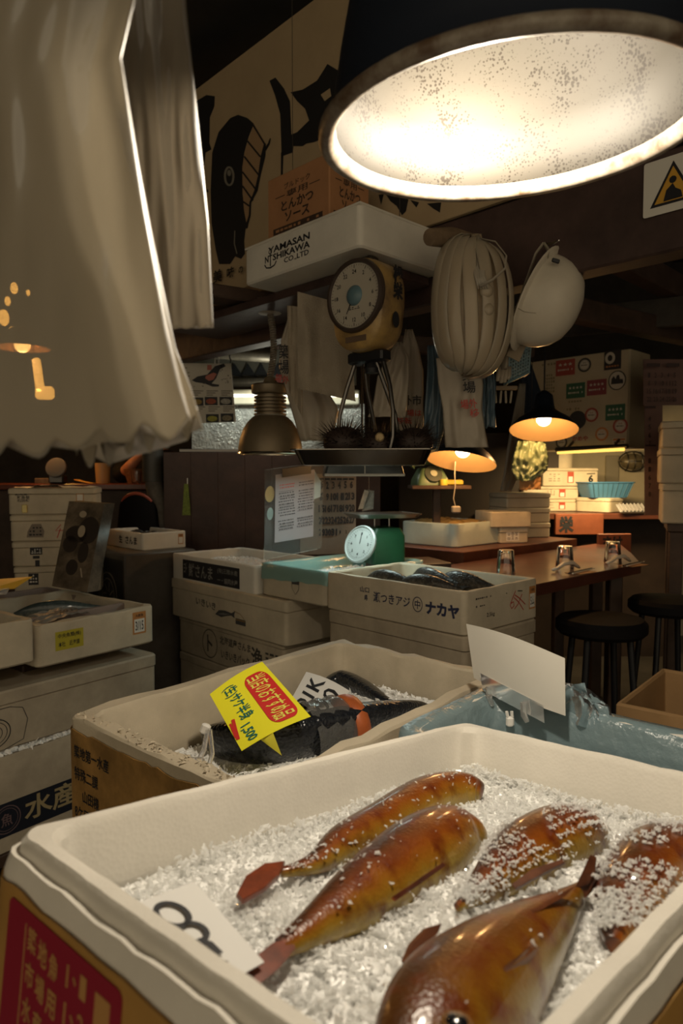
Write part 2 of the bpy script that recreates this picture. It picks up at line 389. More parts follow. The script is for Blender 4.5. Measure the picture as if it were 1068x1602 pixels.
# ------------------------------------------------------------------ foreground fish box
DL = .52
Lw = Vector((0, 0, EYE)) + ray(39, 1300)*DL
VA = Vector((.67079, .72967, -.13274)).normalized(); VB0 = Vector((-.70432, .70774, -.05508)).normalized()
VN = VA.cross(VB0).normalized(); VB = VN.cross(VA).normalized()
FX, FY, FH = .62, .385, .19
org = Lw + VA*FX/2 - VB*FY/2 - VN*FH
TF = Matrix((( VA.x, VB.x, VN.x, org.x), (VA.y, VB.y, VN.y, org.y), (VA.z, VB.z, VN.z, org.z), (0, 0, 0, 1)))
TFi = TF.inverted()
fb = thing('fish_box', 'nearest white foam box of orange fish on ice, tan sided with a crimson label', 'box', None, mat=TF)
mb = MB(); sh = .011
mb.loft([rloop(FX + .02, FY + .02, .03, 0, 5, 24), rloop(FX + .032, FY + .032, .03, .006, 5, 24), rloop(FX + .032, FY + .032, .03, FH - .022, 5, 24, .0008, .002),
         rloop(FX + .026, FY + .026, .028, FH - sh, 5, 24, .001, .003), rloop(FX + .016, FY + .016, .024, FH - sh, 5, 24, .0006, .002),
         rloop(FX + .014, FY + .014, .022, FH - .005, 5, 24, .0006, .001), rloop(FX + .007, FY + .007, .02, FH, 5, 24, .0006, .0015),
         rloop(FX - .013, FY - .013, .03, FH, 5, 24, .0006, .0012), rloop(FX - .021, FY - .021, .03, FH - .007, 5, 24),
         rloop(FX - .040, FY - .040, .04, .035, 5, 24), rloop(FX - .10, FY - .10, .04, .02, 5, 24)], True, True)
mb.build('body', FOAM, fb)
mb = MB()
for q in (.0170,):
    A = [rloop(FX + 2*q, FY + 2*q, .031, z, 5, 24) for z in (.004, FH - .026)]
    B = [rloop(FX + 2*q + .003, FY + 2*q + .003, .0325, z, 5, 24) for z in (FH - .026, .004)]
    for l in (A[1], B[0]):
        for i, p in enumerate(l): p.z += .006*noise.noise(Vector((p.x*25, p.y*25, 3)))
    mb.loft([A[0], A[1], B[0], B[1], A[0]])
mb.build('tan_sleeve', TAN, fb)
off = -(FX/2 + .0188)
FL = Fr((off, FY/2, 0), (0, -1, 0), (0, 0, 1))
mb = MB()
cx0, cz0, lw, lh = .104, .098, .152, .122
FL.rect(mb, cx0, cz0, lw, lh, 0, .0006, .0004, .006)
FL.rect(mb, cx0 - lw*.31, cz0, .0012, lh*.86, 1, .0009, .0002)
for r in range(5):
    for c in range(3):
        FL.text(mb, ['築地魚', '市場用', '水産物', '鮮魚箱', '冷蔵可'][r][c], cx0 - lw*.24 + c*lw*.105, cz0 + lh*(.37 - r*.18) - c*.002, lw*.085, lh*.13, 1, .02, .0009)
    FL.rect(mb, cx0 + lw*.09, cz0 + lh*(.36 - r*.18), .002, lh*.11, 1, .0009, .0002)
    FL.stroke(mb, [(cx0 + lw*.14, cz0 + lh*(.38 - r*.18)), (cx0 + lw*.16, cz0 + lh*(.35 - r*.18))], .002, 1, .0009)
    FL.text(mb, '1232 '[r % 4] if r != 4 else '1', cx0 + lw*.22, cz0 + lh*(.37 - r*.18), lw*.05, lh*.11, 1, .01, .0009)
for r in range(4): FL.rect(mb, cx0 + lw*.37, cz0 + lh*(.33 - r*.21), lw*.11, lh*.16, 1, .0009, .0002)
lab = mb.build('crimson_label', [CRIM, M('label_tan_print', (.42, .22, .07), .6)], fb, 0)
lab['label'] = 'crimson rounded label with rows of tan characters'
mb = MB()
for pts in ([(.262, .158), (.264, .118)], [(.252, .142), (.280, .146)], [(.255, .138), (.276, .150)], [(.278, .152), (.276, .112)], [(.262, .13), (.278, .136)], [(.296, .125), (.306, .075)], [(.286, .108), (.318, .098)], [(.306, .098), (.29, .07)], [(.322, .095), (.326, .07)]):
    FL.stroke(mb, pts, .0036, 0, .0011)
mb.build('handwriting', INKB, fb, 0)
ICEH = FH - .058
fishes_mounds = []
def on_local(px, py, z):
    """pixel onto the box's own horizontal plane at local height z"""
    o = TFi @ Vector((0, 0, EYE)); d = TFi.to_3x3() @ ray(px, py)
    k = (z - o.z)/d.z; return o + d*k
def ice_h(x, y):
    e = min(x + FX/2 - .03, FX/2 - .03 - x, y + FY/2 - .03, FY/2 - .03 - y)
    h = ICEH + .006*noise.noise(Vector((x*9, y*9, 1.3))) + .005*noise.noise(Vector((x*25, y*25, 2)))
    for (mx, my, r, a) in fishes_mounds:
        d = math.hypot(x - mx, y - my)/r
        if d < 1: h += a*(1 - d*d)
    return h
# ---- fish
def M_fish(name, stops, noise_col=(.30, .05, .02), rough=.24, nscale=28, bump=.18, bsc=330):
    if name in MATS: return MATS[name]
    m = bpy.data.materials.new(name); m.use_nodes = True; nt = m.node_tree; b = nt.nodes['Principled BSDF']
    uvn = nt.nodes.new('ShaderNodeUVMap'); sep = nt.nodes.new('ShaderNodeSeparateXYZ'); nt.links.new(uvn.outputs['UV'], sep.inputs[0])
    tc = nt.nodes.new('ShaderNodeTexCoord')
    n = nt.nodes.new('ShaderNodeTexNoise'); n.inputs['Scale'].default_value = nscale; n.inputs['Detail'].default_value = 6; nt.links.new(tc.outputs['Object'], n.inputs['Vector'])
    ma = nt.nodes.new('ShaderNodeMath'); ma.operation = 'MULTIPLY_ADD'; ma.inputs[1].default_value = .55; ma.inputs[2].default_value = -.275; nt.links.new(n.outputs['Fac'], ma.inputs[0])
    ad = nt.nodes.new('ShaderNodeMath'); ad.operation = 'ADD'; nt.links.new(sep.outputs['Y'], ad.inputs[0]); nt.links.new(ma.outputs[0], ad.inputs[1])
    r = nt.nodes.new('ShaderNodeValToRGB'); e = r.color_ramp.elements
    e[0].position, e[0].color = stops[0][0], (*stops[0][1], 1); e[1].position, e[1].color = stops[-1][0], (*stops[-1][1], 1)
    for p, c in stops[1:-1]: x = e.new(p); x.color = (*c, 1)
    nt.links.new(ad.outputs[0], r.inputs['Fac'])
    n2 = nt.nodes.new('ShaderNodeTexNoise'); n2.inputs['Scale'].default_value = nscale*1.3; n2.inputs['Detail'].default_value = 5; nt.links.new(tc.outputs['Object'], n2.inputs['Vector'])
    r2 = nt.nodes.new('ShaderNodeValToRGB'); r2.color_ramp.elements[0].position = .47; r2.color_ramp.elements[1].position = .68; nt.links.new(n2.outputs['Fac'], r2.inputs['Fac'])
    mx = nt.nodes.new('ShaderNodeMix'); mx.data_type = 'RGBA'; nt.links.new(r2.outputs['Color'], mx.inputs['Factor']); nt.links.new(r.outputs['Color'], mx.inputs['A']); mx.inputs['B'].default_value = (*noise_col, 1)
    nt.links.new(mx.outputs['Result'], b.inputs['Base Color'])
    b.inputs['Roughness'].default_value = rough; b.inputs['Coat Weight'].default_value = .35; b.inputs['Coat Roughness'].default_value = .1; b.inputs['Specular IOR Level'].default_value = .3
    b.inputs['Subsurface Weight'].default_value = .0
    v = nt.nodes.new('ShaderNodeTexVoronoi'); v.inputs['Scale'].default_value = bsc; nt.links.new(tc.outputs['Object'], v.inputs['Vector'])
    bp = nt.nodes.new('ShaderNodeBump'); bp.inputs['Strength'].default_value = bump; bp.inputs['Distance'].default_value = .002; nt.links.new(v.outputs['Distance'], bp.inputs['Height']); nt.links.new(bp.outputs['Normal'], b.inputs['Normal'])
    MATS[name] = m; return m
FISH = M_fish('fish_skin_orange', [(.05, (.06, .020, .006)), (.22, (.13, .033, .005)), (.42, (.21, .053, .005)), (.58, (.25, .092, .008)), (.74, (.28, .148, .014)), (.92, (.34, .24, .06))], (.10, .014, .004), .3)
FISHD = M_fish('fish_skin_amber', [(.05, (.07, .026, .006)), (.25, (.14, .045, .005)), (.45, (.20, .078, .006)), (.62, (.19, .095, .009)), (.76, (.26, .19, .07)), (.92, (.36, .31, .22))], (.12, .022, .005), .28)
FINM = M('fish_fin_red', (.22, .042, .012), .3, .5, var=.5, vscale=60, coat=.4)
FIND = M('fish_fin_dark', (.14, .045, .018), .3, .5, var=.5, vscale=60, coat=.4)
EYEM = M('fish_eye', (.01, .01, .012), .08, .6, coat=1)
EYER = M('fish_eye_ring', (.16, .07, .015), .25, .5)
def fish_body(mb, st, T=None, n=22, roll=0.0, flat=.78):
    """st: [(pos Vector local, half-height a, up offset)]; dorsal side is the left of the travel direction; builds one continuous skin with UVs u=along, v=dorsal..belly"""
    # resample with catmull-rom
    P = [Vector((*p, a)) for p, a in st]; Q = []
    for i in range(len(P) - 1):
        p0, p1, p2, p3 = P[max(i - 1, 0)], P[i], P[i + 1], P[min(i + 2, len(P) - 1)]
        for k in range(6):
            t = k/6; Q.append(.5*((2*p1) + (p2 - p0)*t + (2*p0 - 5*p1 + 4*p2 - p3)*t*t + (3*p1 - p0 - 3*p2 + p3)*t**3))
    Q.append(P[-1]); L = []
    for i, q in enumerate(Q):
        p = Vector(q[:3]); a = max(q[3], .0012)
        t = (Vector(Q[min(i + 1, len(Q) - 1)][:3]) - Vector(Q[max(i - 1, 0)][:3])).normalized()
        up = Vector((0, 0, 1)); side = t.cross(up).normalized(); upn = side.cross(t)
        dors = (side*math.cos(roll) + upn*math.sin(roll)); lat = t.cross(dors).normalized()
        ring = []
        for j in range(n):
            th = 2*PI*j/n; c, s_ = math.cos(th), math.sin(th)
            sharp = 1 + .10*max(0, c)**6          # dorsal keel
            ring.append(p + dors*a*c*sharp + lat*a*flat*s_*(1 - .10*max(0, c)))
        L.append(ring)
    o = len(mb.v); mb.loft(L, True, True)
    mb.uv = [(i/(len(L) - 1), .5 - .5*math.cos(2*PI*j/n)) for i in range(len(L)) for j in range(n)]
def set_uv(o, uvs):
    l = o.data.uv_layers.new(name='UVMap')
    for lp in o.data.loops: l.data[lp.index].uv = uvs[lp.vertex_index]
def station(px, py, hw, z):
    p = on_local(px, py, z); return (p, hw/1068*(TF @ p - Vector((0, 0, EYE))).length*.93)
def make_fish(label, st, lift, roll, mat=FISH, flat=.78, frost=0, head_first=True, fins=(), tail=None, fr_seed=1, frost_side=.35):
    pts = []
    for (px, py, hw) in st:
        p, a = station(px, py, hw, ICEH + lift); pts.append((p, a))
    c = pts[len(pts)//2][0]; root = thing('whole_fish', label, 'fish', None, mat=TF @ Matrix.Translation((c.x, c.y, ICEH - .02)))
    I = Matrix.Translation((-c.x, -c.y, -(ICEH - .02)))
    mb = MB(); fish_body(mb, [(I @ p, a) for p, a in pts], roll=roll, flat=flat)
    uvs = mb.uv; b = mb.build('body', mat, root, 60); set_uv(b, uvs)
    for nm, poly, z, th, fm in fins:
        m2 = MB(); pp = [I @ on_local(x, y, ICEH + z + dz) for x, y, dz in poly]
        nrm = (pp[1] - pp[0]).cross(pp[2] - pp[0]).normalized()*th
        cen = sum(pp, Vector())/len(pp)
        m2.loft([[cen + (p - cen)*.96 - nrm for p in pp], pp, [cen + (p - cen)*.96 + nrm for p in pp]], True, True); m2.build(nm, fm, root, 40)
    if frost:
        rn = random.Random(fr_seed); m3 = MB(); n0 = len(b.data.vertices); up = b.data.vertices
        V = [v for v in up if (TF.to_3x3().inverted() @ TF.to_3x3() @ v.normal).z > frost_side]
        V = [v for v in V if .12 < uvs[v.index][0] < .92]
        for i in range(int(frost*2.2)):
            v = rn.choice(V); w = rn.choice(V)
            if (v.co - w.co).length > .03: w = v
            p = v.co.lerp(w.co, rn.random())
            if noise.noise(p*30 + Vector((fr_seed, 0, 0))) > -.12: shard(m3, p + v.normal*.0012 + Vector((rn.gauss(0, .002), rn.gauss(0, .002), .001)), .0018*rn.choice((.5, .7, 1, 1.3)), rn)
        tag(m3.build('frost', ICE, root, 0), kind='stuff')
    return root
f1 = make_fish('orange fish half sunk in ice along the far wall of the nearest box', [(752, 1240, 10), (742, 1238, 24), (712, 1237, 30), (665, 1251, 33), (600, 1287, 31), (540, 1320, 28), (495, 1350, 16), (455, 1362, 9), (438, 1364, 8)], .009, .62, frost=70, fr_seed=3,
    fins=(('tail_fin', [(446, 1350, 0), (436, 1372, 0), (412, 1394, 0), (378, 1412, 0), (369, 1402, 0), (384, 1374, .004), (414, 1354, .006)], .014, .0022, FINM),))
f2 = make_fish('long orange fish lying full length on ice, red tail beside the price card', [(746, 1296, 12), (738, 1300, 30), (712, 1306, 46), (668, 1335, 56), (610, 1372, 51), (555, 1410, 42), (500, 1447, 28), (455, 1475, 17), (440, 1484, 14)], .011, .60, frost=50, fr_seed=5,
    fins=(('tail_fin', [(455, 1470, .004), (460, 1487, 0), (432, 1520, 0), (396, 1548, 0), (371, 1528, 0), (392, 1502, .004), (424, 1477, .006)], .010, .0025, FINM),
          ('pectoral_fin', [(612, 1406, 0), (640, 1388, .004), (694, 1350, .012), (697, 1352, .011), (652, 1384, .003), (616, 1409, 0)], .014, .0010, FINM)))
f3 = make_fish('frosted orange fish with blunt head lying behind the biggest fish', [(931, 1296, 16), (922, 1300, 34), (890, 1310, 47), (845, 1330, 48), (800, 1357, 39), (762, 1386, 25), (732, 1408, 11), (715, 1420, 6)], .010, .62, frost=900, fr_seed=8, frost_side=.1,
    fins=(('tail_fin', [(688, 1445, .002), (682, 1460, 0), (658, 1488, 0), (640, 1516, 0), (630, 1504, 0), (642, 1476, .003), (664, 1452, .004)], .016, .0022, FIND),
          ('pectoral_fin', [(800, 1385, 0), (830, 1362, .006), (880, 1345, .012), (884, 1350, .01), (842, 1372, .004), (806, 1392, 0)], .014, .0012, FIND)))
f4 = make_fish('biggest amber fish in the front of the nearest box, glossy head towards the viewer', [(915, 1384, 7), (900, 1400, 13), (872, 1430, 28), (830, 1470, 48), (782, 1520, 68), (735, 1575, 84), (695, 1632, 88), (660, 1690, 75), (636, 1735, 45), (626, 1752, 18)], .014, .62, mat=FISHD, flat=.8, frost=14, fr_seed=11,
    fins=(('tail_fin', [(900, 1392, .004), (925, 1338, .024), (931, 1340, .026), (928, 1372, .014), (938, 1352, .018), (943, 1358, .014), (930, 1388, .004), (914, 1404, 0)], .014, .0014, FIND),
          ('dorsal_fin', [(748, 1474, .014), (806, 1438, .012), (880, 1396, .008), (902, 1384, .010), (884, 1402, .006), (800, 1450, .012), (752, 1482, .014)], .022, .0012, FIND),
          ('pectoral_fin', [(788, 1516, .024), (820, 1492, .02), (866, 1452, .010), (870, 1457, .008), (826, 1502, .018), (792, 1522, .022)], .014, .0010, FIND)))
I4 = MW[f4.name].inverted() @ TF
mb = MB(); ce = I4 @ on_local(714, 1600, ICEH + .052); mb.sphere(ce, .0062, 16, 0, (1, 1, .5)); eb = mb.build('eye', EYEM, f4, 180)
mb = MB(); mb.lathe([(.0056, .0008), (.0070, .0016), (.0080, .0004), (.0080, -.002)], 20, ce); mb.build('eye_ring', EYER, eb, 180)
f5 = make_fish('orange fish under a cap of frost beside the right rim of the nearest box', [(1115, 1335, 20), (1085, 1336, 40), (1045, 1352, 52), (1010, 1392, 54), (982, 1432, 46), (968, 1462, 30), (962, 1480, 14)], .010, .62, frost=1500, fr_seed=14, frost_side=.25)
# ---- the ice
mb = ice_bed('crushed_ice', '', TF, -FX/2 + .019, FX/2 - .019, -FY/2 + .019, FY/2 - .019, ice_h, 24000, .0027, 21, 120, 80)
# banked ice along the back walls
rn = random.Random(4)
for i in range(1500):
    if rn.random() < .5: x, y = rn.uniform(-FX*.30, FX/2 - .03), FY/2 - .022 - abs(rn.gauss(0, .010))
    else: x, y = FX/2 - .022 - abs(rn.gauss(0, .012)), rn.uniform(-FY/2 + .04, FY/2 - .03)
    shard(mb, TF @ Vector((x, y, ice_h(x, y) + rn.uniform(0, .012))), .0042*rn.choice((.5, .7, 1)), rn)
o = mb.build('crushed_ice', [ICE], None, 0); tag(o, 'crushed ice filling the nearest box around the orange fish', 'ice', kind='stuff')
o.data.materials.append(ICEBED)
nb = 120*80
o.data.polygons.foreach_set('material_index', [1 if i < nb else 0 for i in range(len(o.data.polygons))])
# ---- price card lying in the box
z = ICEH + .012
c0 = [on_local(x, y, zz) for x, y, zz in ((196, 1420, z + .026), (304, 1379, z + .022), (398, 1512, z + .004), (300, 1570, z + .010))]
mb = MB()
P4 = [TF @ p for p in c0]; P4[2] = P4[1] + P4[3] - P4[0]
def bil(u, v, d=0):
    n_ = (P4[1] - P4[0]).cross(P4[3] - P4[0]).normalized()
    return P4[0].lerp(P4[1], u).lerp(P4[3].lerp(P4[2], u), v) - n_*d
mb.grid(lambda a, b: bil(a, b, 0), 8, 10); mb.grid(lambda a, b: bil(1 - a, b, -.0006), 8, 10)
pc = thing('price_card', 'white price card with black brush loops lying on ice inside the nearest box', 'card', P4[3])
mb.build('card', PAPERW, pc, 60, world=True)
nC = (P4[1] - P4[0]).cross(P4[3] - P4[0]).normalized(); nC = nC if nC.z > 0 else -nC
def card_pt(px, py):
    o_ = Vector((0, 0, EYE)); d = ray(px, py); return o_ + d*((P4[0] + nC*.002 - o_).dot(nC)/d.dot(nC))
def card_stroke(mb, pts, w):
    L = []; pts = [card_pt(*p) for p in pts]
    for i, p in enumerate(pts):
        t = (pts[min(i + 1, len(pts) - 1)] - pts[max(i - 1, 0)]).normalized(); q_ = nC.cross(t).normalized()*w/2; L.append([p + q_, p - q_])
    mb.loft(L, closed=False)
mb = MB()
for cx_, cy_, rx, ry, an in ((270, 1430, 27, 16, .35), (303, 1458, 21, 14, .25)):
    card_stroke(mb, [(cx_ + rx*math.cos(t)*math.cos(an) - ry*math.sin(t)*math.sin(an), cy_ + rx*math.cos(t)*math.sin(an) + ry*math.sin(t)*math.cos(an)) for t in [2*PI*i/24 for i in range(25)]], .0042)
card_stroke(mb, [(312, 1484), (307, 1476), (314, 1471), (328, 1476), (338, 1486), (344, 1492)], .0056); card_stroke(mb, [(338, 1500), (348, 1506), (356, 1508)], .006)
mb.build('brush_digits', INK, pc, 0, world=True)
# ------------------------------------------------------------------ the big lamp over the nearest box
def M_speckle():
    m = M('lamp_inside_speckled', (.0155, .0137, .0106), .5, .1)
    nt = m.node_tree; b = nt.nodes['Principled BSDF']
    tc = nt.nodes.new('ShaderNodeTexCoord'); v = nt.nodes.new('ShaderNodeTexVoronoi'); v.inputs['Scale'].default_value = 300
    nt.links.new(tc.outputs['Object'], v.inputs['Vector'])
    n = nt.nodes.new('ShaderNodeTexNoise'); n.inputs['Scale'].default_value = 30; nt.links.new(tc.outputs['Object'], n.inputs['Vector'])
    ad = nt.nodes.new('ShaderNodeMath'); ad.operation = 'MULTIPLY_ADD'; ad.inputs[1].default_value = -1.3; ad.inputs[2].default_value = .93
    nt.links.new(n.outputs['Fac'], ad.inputs[0])
    su = nt.nodes.new('ShaderNodeMath'); su.operation = 'LESS_THAN'; nt.links.new(v.outputs['Distance'], su.inputs[0]); nt.links.new(ad.outputs[0], su.inputs[1])
    mx = nt.nodes.new('ShaderNodeMix'); mx.data_type = 'RGBA'; nt.links.new(su.outputs[0], mx.inputs['Factor'])
    mx.inputs['A'].default_value = (.0155, .0137, .0106, 1); mx.inputs['B'].default_value = (.0045, .003, .0016, 1)
    nt.links.new(mx.outputs['Result'], b.inputs['Base Color'])
    return m
SPECK = M_speckle()
SHADE_D = M('shade_navy', (.012, .016, .026), .38, .5)
RIMW = M('shade_rim_worn', (.27, .24, .19), .45, .5, var=.12, vscale=30, col2=(.085, .052, .03))
BULB = M('bulb_white', (1, 1, 1), .3, emit=(1, .86, .66), estr=10)
LC = Vector((.163, .68, EYE + .332)); LR = .182
Mt = Matrix.Translation(LC) @ Matrix.Rotation(math.radians(-2.2), 4, 'Y') @ Matrix.Rotation(math.radians(3.6), 4, 'X')
big = thing('pendant_lamp', 'large navy pendant lamp with speckled cream inside, hanging over the nearest fish box', 'lamp', None, mat=Mt)
mb = MB(); k = LR/.18
mb.lathe([(r*k, z) for r, z in ((.176, .004), (.172, .012), (.168, .03), (.160, .075), (.150, .12), (.128, .165), (.095, .20), (.055, .225), (.048, .27), (.0, .275))], 64)
mb.build('shade', SHADE_D, big, 60)
mb = MB(); mb.lathe([(r*k, z) for r, z in ((.170, .0), (.166, .012), (.160, .03), (.155, .075), (.145, .117), (.122, .162), (.09, .196), (.05, .215), (.0, .217))], 64)
mb.build('shade_lining', SPECK, big, 60)
mb = MB(); mb.lathe([(r*k, z) for r, z in ((.1665, .010), (.169, .000), (.1725, -.0035), (.178, -.005), (.1835, -.001), (.1835, .005), (.179, .009), (.170, .012))], 64)
mb.build('rim', RIMW, big, 60)
mb = MB(); mb.lathe([(.0, .118), (.016, .120), (.028, .135), (.030, .15), (.024, .17), (.016, .185), (.016, .21)], 24)
mb.build('bulb', BULB, big, 60)
lamp_light('lamp_glow', (-.01, .085, .045), POW_BIG, (1, .87, .68), .028, big)
mb = MB(); mb.tube([(0, 0, .27), (.0, 0, .5), (.002, 0, CEIL - LC.z)], .004); mb.build('cord', BLACK, big)
# ------------------------------------------------------------------ plastic bags hanging in front, upper left
BAGM = M_film('bag_film_milky', (.46, .41, .32), rough=.5, trans_fac=.25, bump=.12, bscale=9, gloss=.3)
BAGM2 = M_film('bag_film_smoky', (.30, .26, .20), rough=.45, trans_fac=.38, bump=.15, bscale=10, gloss=.35)
def hang_bag(label, pts_l, pts_r, Y, mat, th, scal, seed, group, n=96, rows=60):
    """pts_l / pts_r: pixel outline of the left and right edge from the top to the bottom"""
    rn = random.Random(seed); mb = MB(); L = []
    def ed(pts, t):
        k = t*(len(pts) - 1); i = min(int(k), len(pts) - 2); f = k - i
        return pts[i][0]*(1 - f) + pts[i + 1][0]*f, pts[i][1]*(1 - f) + pts[i + 1][1]*f
    for r in range(rows + 1):
        t = r/rows; (xl, yl), (xr, yr) = ed(pts_l, t), ed(pts_r, t); ring = []
        for side in (0, 1):
            for j in range(n):
                u = j/n if side == 0 else 1 - j/n
                w = math.sin(PI*u)**.5 if 0 < u < 1 else 0
                depth = th*w*(1 if side else -1)*(.5 + .5*t)
                wav = .0016*(.3 + t)*math.sin(u*19 + seed + 1.5*math.sin(t*3)) + .010*noise.noise(Vector((u*3.2, t*2.2, seed*3.1))) + .003*noise.noise(Vector((u*9 + t, t*5, seed)))
                x, y = xl + (xr - xl)*u, yl + (yr - yl)*u
                if t > .9: y += (t - .9)*10*scal*(abs(math.sin(u*PI*6.5 + seed)) - .6 + .5*noise.noise(Vector((u*9, seed, side))))
                ring.append(at(x, y, Y + depth + wav))
        L.append(ring)
    mb.loft(L, False, True)
    o = mb.build('plastic_bag', mat, None, 180); tag(o, label, 'bag', group); return o
G = 'clear bags hanging in front'
hang_bag('smoky square cut clear bag hanging behind the milky bags', [(150, -120), (165, 40), (180, 200), (190, 370), (195, 516)], [(283, -120), (292, 20), (308, 170), (326, 350), (334, 512)], .50, BAGM2, .008, 3, 3, G)
hang_bag('large milky clear bag with scalloped hem, foremost of the hanging bags', [(-150, -120), (-150, 120), (-150, 350), (-150, 560), (-150, 726)], [(240, -120), (190, 90), (228, 330), (262, 510), (300, 672), (322, 668)][:5], .40, BAGM, .011, 34, 5, G)
hang_bag('milky clear bag whose hem reaches furthest right, behind the foremost bag', [(60, -120), (70, 120), (80, 350), (90, 560), (120, 722)], [(215, -120), (186, 95), (238, 370), (275, 545), (319, 662)], .43, BAGM, .010, 44, 9, G)
# ------------------------------------------------------------------ salmon box
SY = math.radians(50)
sal = Box(atz(105, 1118, -.42), .74, .48, .24, 'tan sided foam box of silver salmon with chipped white rim, black address characters outside', 'left', SY, FOAM_OLD, t=.030, floor=.03, r=.022, jz=.008)
sal.root.name = 'salmon_box'; MW['salmon_box'] = MW['foam_box']
mb = MB(); q = .0012
A = [rloop(.74 + 2*q, .48 + 2*q, .023, zz, 5, 28) for zz in (.003, .219)]; B = [rloop(.74 + 2*q + .003, .48 + 2*q + .003, .024, zz, 5, 28) for zz in (.219, .003)]
for l in (A[1], B[0]):
    for p in l: p.z += .003*noise.noise(Vector((p.x*22, p.y*22, 5))) + .005*noise.noise(Vector((p.x*90, p.y*90, 5)))
mb.loft([A[0], A[1], B[0], B[1], A[0]]); mb.build('tan_sleeve', TAN2, sal.root)
f = Fr((-.37 - .0030, .24, 0), (0, -1, 0), (0, 0, 1)); mb = MB()
for body, x, y, w, h in (('築地第一水産', .083, .184, .110, .023), ('特殊二課', .066, .146, .076, .023), ('山田様', .080, .110, .052, .022), ('8ケ口', .050, .078, .046, .021), ('㈱山賀', .122, .075, .055, .023)):
    f.text(mb, body, x, y, w, h, 0, .012)
mb.build('address_print', INK, sal.root, 0)
# wet ridge of clear ice / film crumbs along the rim
mb = MB(); rn = random.Random(2)
for i in range(110):
    yy = rn.uniform(-.22, .22); shard(mb, Vector((-.37 + .015 + rn.gauss(0, .006), yy, .24 + rn.uniform(0, .006))), .004*rn.choice((.4, .6, 1)), rn)
tag(mb.build('rim_crumbs', FOAM_OLD, sal.root, 0), kind='stuff')
TS = MW['salmon_box']
def sal_h(x, y): return .125 + .02*noise.noise(Vector((x*6, y*6, 4))) + .035*max(0, x/.37)
mb = ice_bed('i', '', TS, -.32, .32, -.19, .19, sal_h, 2600, .006, 33, 50, 30)
o = mb.build('crushed_ice', [ICEBED], None, 0); tag(o, 'wet crushed ice around the silver salmon', 'ice', kind='stuff')
SALM = M_fish('salmon_skin', [(.05, (.012, .014, .018)), (.3, (.03, .034, .04)), (.5, (.10, .10, .10)), (.7, (.30, .29, .27)), (.95, (.45, .43, .38))], (.02, .022, .026), .25, 60, .9, 150)
FLESH = M('salmon_flesh', (.48, .12, .035), .4, .4, var=.25, vscale=40)
FILM = M_film('wrap_film_clear', (.55, .55, .53), rough=.12, trans_fac=.72, bump=.8, bscale=40)
TSi = TS.inverted()
def sal_pt(px, py, z):
    o_ = TSi @ Vector((0, 0, EYE)); d = TSi.to_3x3() @ ray(px, py); k = (z - o_.z)/d.z; return o_ + d*k
def salmon(label, st, z, name='salmon', roll=.8):
    root = thing(name, label, 'fish', TS @ sal_pt(st[len(st)//2][0], st[len(st)//2][1], z - .03)); I = MW[root.name].inverted() @ TS
    pts = []
    for px, py, hw in st:
        p = sal_pt(px, py, z); q = sal_pt(px, py - hw, z); pts.append((I @ p, hw/1068*(TS @ p - Vector((0, 0, EYE))).length))
    mb = MB(); fish_body(mb, pts, roll=roll, flat=.7); u_ = mb.uv; b = mb.build('body', SALM, root, 60); set_uv(b, u_)
    return root, pts
s1, pts = salmon('dark silver salmon half with a cut orange band, under the yellow price tag', [(322, 1150, 12), (345, 1158, 34), (390, 1162, 46), (440, 1160, 48), (500, 1148, 46), (560, 1133, 42), (610, 1122, 33), (650, 1112, 20), (668, 1108, 8)], .150)
p, a = pts[4][0].lerp(pts[5][0], .75), pts[5][1]; t = (pts[5][0] - pts[4][0]).normalized()
R = t.to_track_quat('Z', 'Y').to_matrix()
mb = MB(); mb.lathe([(a*.5, -.022), (a*.99, -.021), (a*1.10, -.016), (a*1.13, .0), (a*1.08, .012), (a*.9, .016), (a*.5, .016)], 28, p, R); tag(mb.build('cut_flesh', FLESH, s1, 60), 'orange cut flesh band')
mb = MB(); q0, q1 = pts[3][0].lerp(pts[4][0], .55), p - t*.018; R = t.to_track_quat('Z', 'Y').to_matrix(); ln = (q1 - q0).length
mb.lathe([(a*1.13 + .003*math.sin(i*2.1), ln*i/8) for i in range(9)], 28, q0, R); mb.build('wrap_film', FILM, s1, 180)
s2, _ = salmon('dark salmon head poking out behind the white brush lettered card', [(505, 1075, 8), (515, 1073, 20), (535, 1070, 27), (565, 1080, 25), (600, 1100, 18), (630, 1112, 6)], .150, 'salmon')
# yellow offer tag
YEL = M('tag_yellow', (.86, .80, .03), .5, .3); YEL2 = M('tag_yellow_back', (.62, .56, .04), .55); GRN = M('ink_green', (.01, .13, .10), .6); REDL = M('label_red', (.62, .03, .025), .5)
T0, T1, T2, T3 = at(410, 1035, 1.34), at(486, 1121, 1.22), at(377, 1169, 1.17), at(328, 1086, 1.27)
tg = thing('price_tag', 'yellow offer tag with red rounded label and green brush writing, above the salmon', 'price tag', T2)
def tagP(u, v, off=0):
    nn = (T1 - T0).cross(T0 - T3).normalized()
    return T0.lerp(T1, u).lerp(T3.lerp(T2, u), v) + nn*(off + .012*math.sin(PI*v)*.6 - .010*u*v)
mb = MB(); mb.grid(lambda a, b: tagP(a, 1 - b, 0), 10, 8); mb.grid(lambda a, b: tagP(a, b, -.0006), 10, 8); mb.build('card', YEL, tg, 60, world=True)
E0, E1, E2 = tagP(.88, 1, -.0003), at(441, 1148, 1.185), at(441, 1183, 1.165)
mb = MB(); mb.grid(lambda a, b: tagP(1, .55 + .45*b, -.001).lerp(at(441, 1183, 1.17), a*.98).lerp(tagP(.2, 1, -.001), .9*b*(1 - a*.3)), 6, 6)
mb.build('folded_flap', YEL2, tg, 60, world=True)
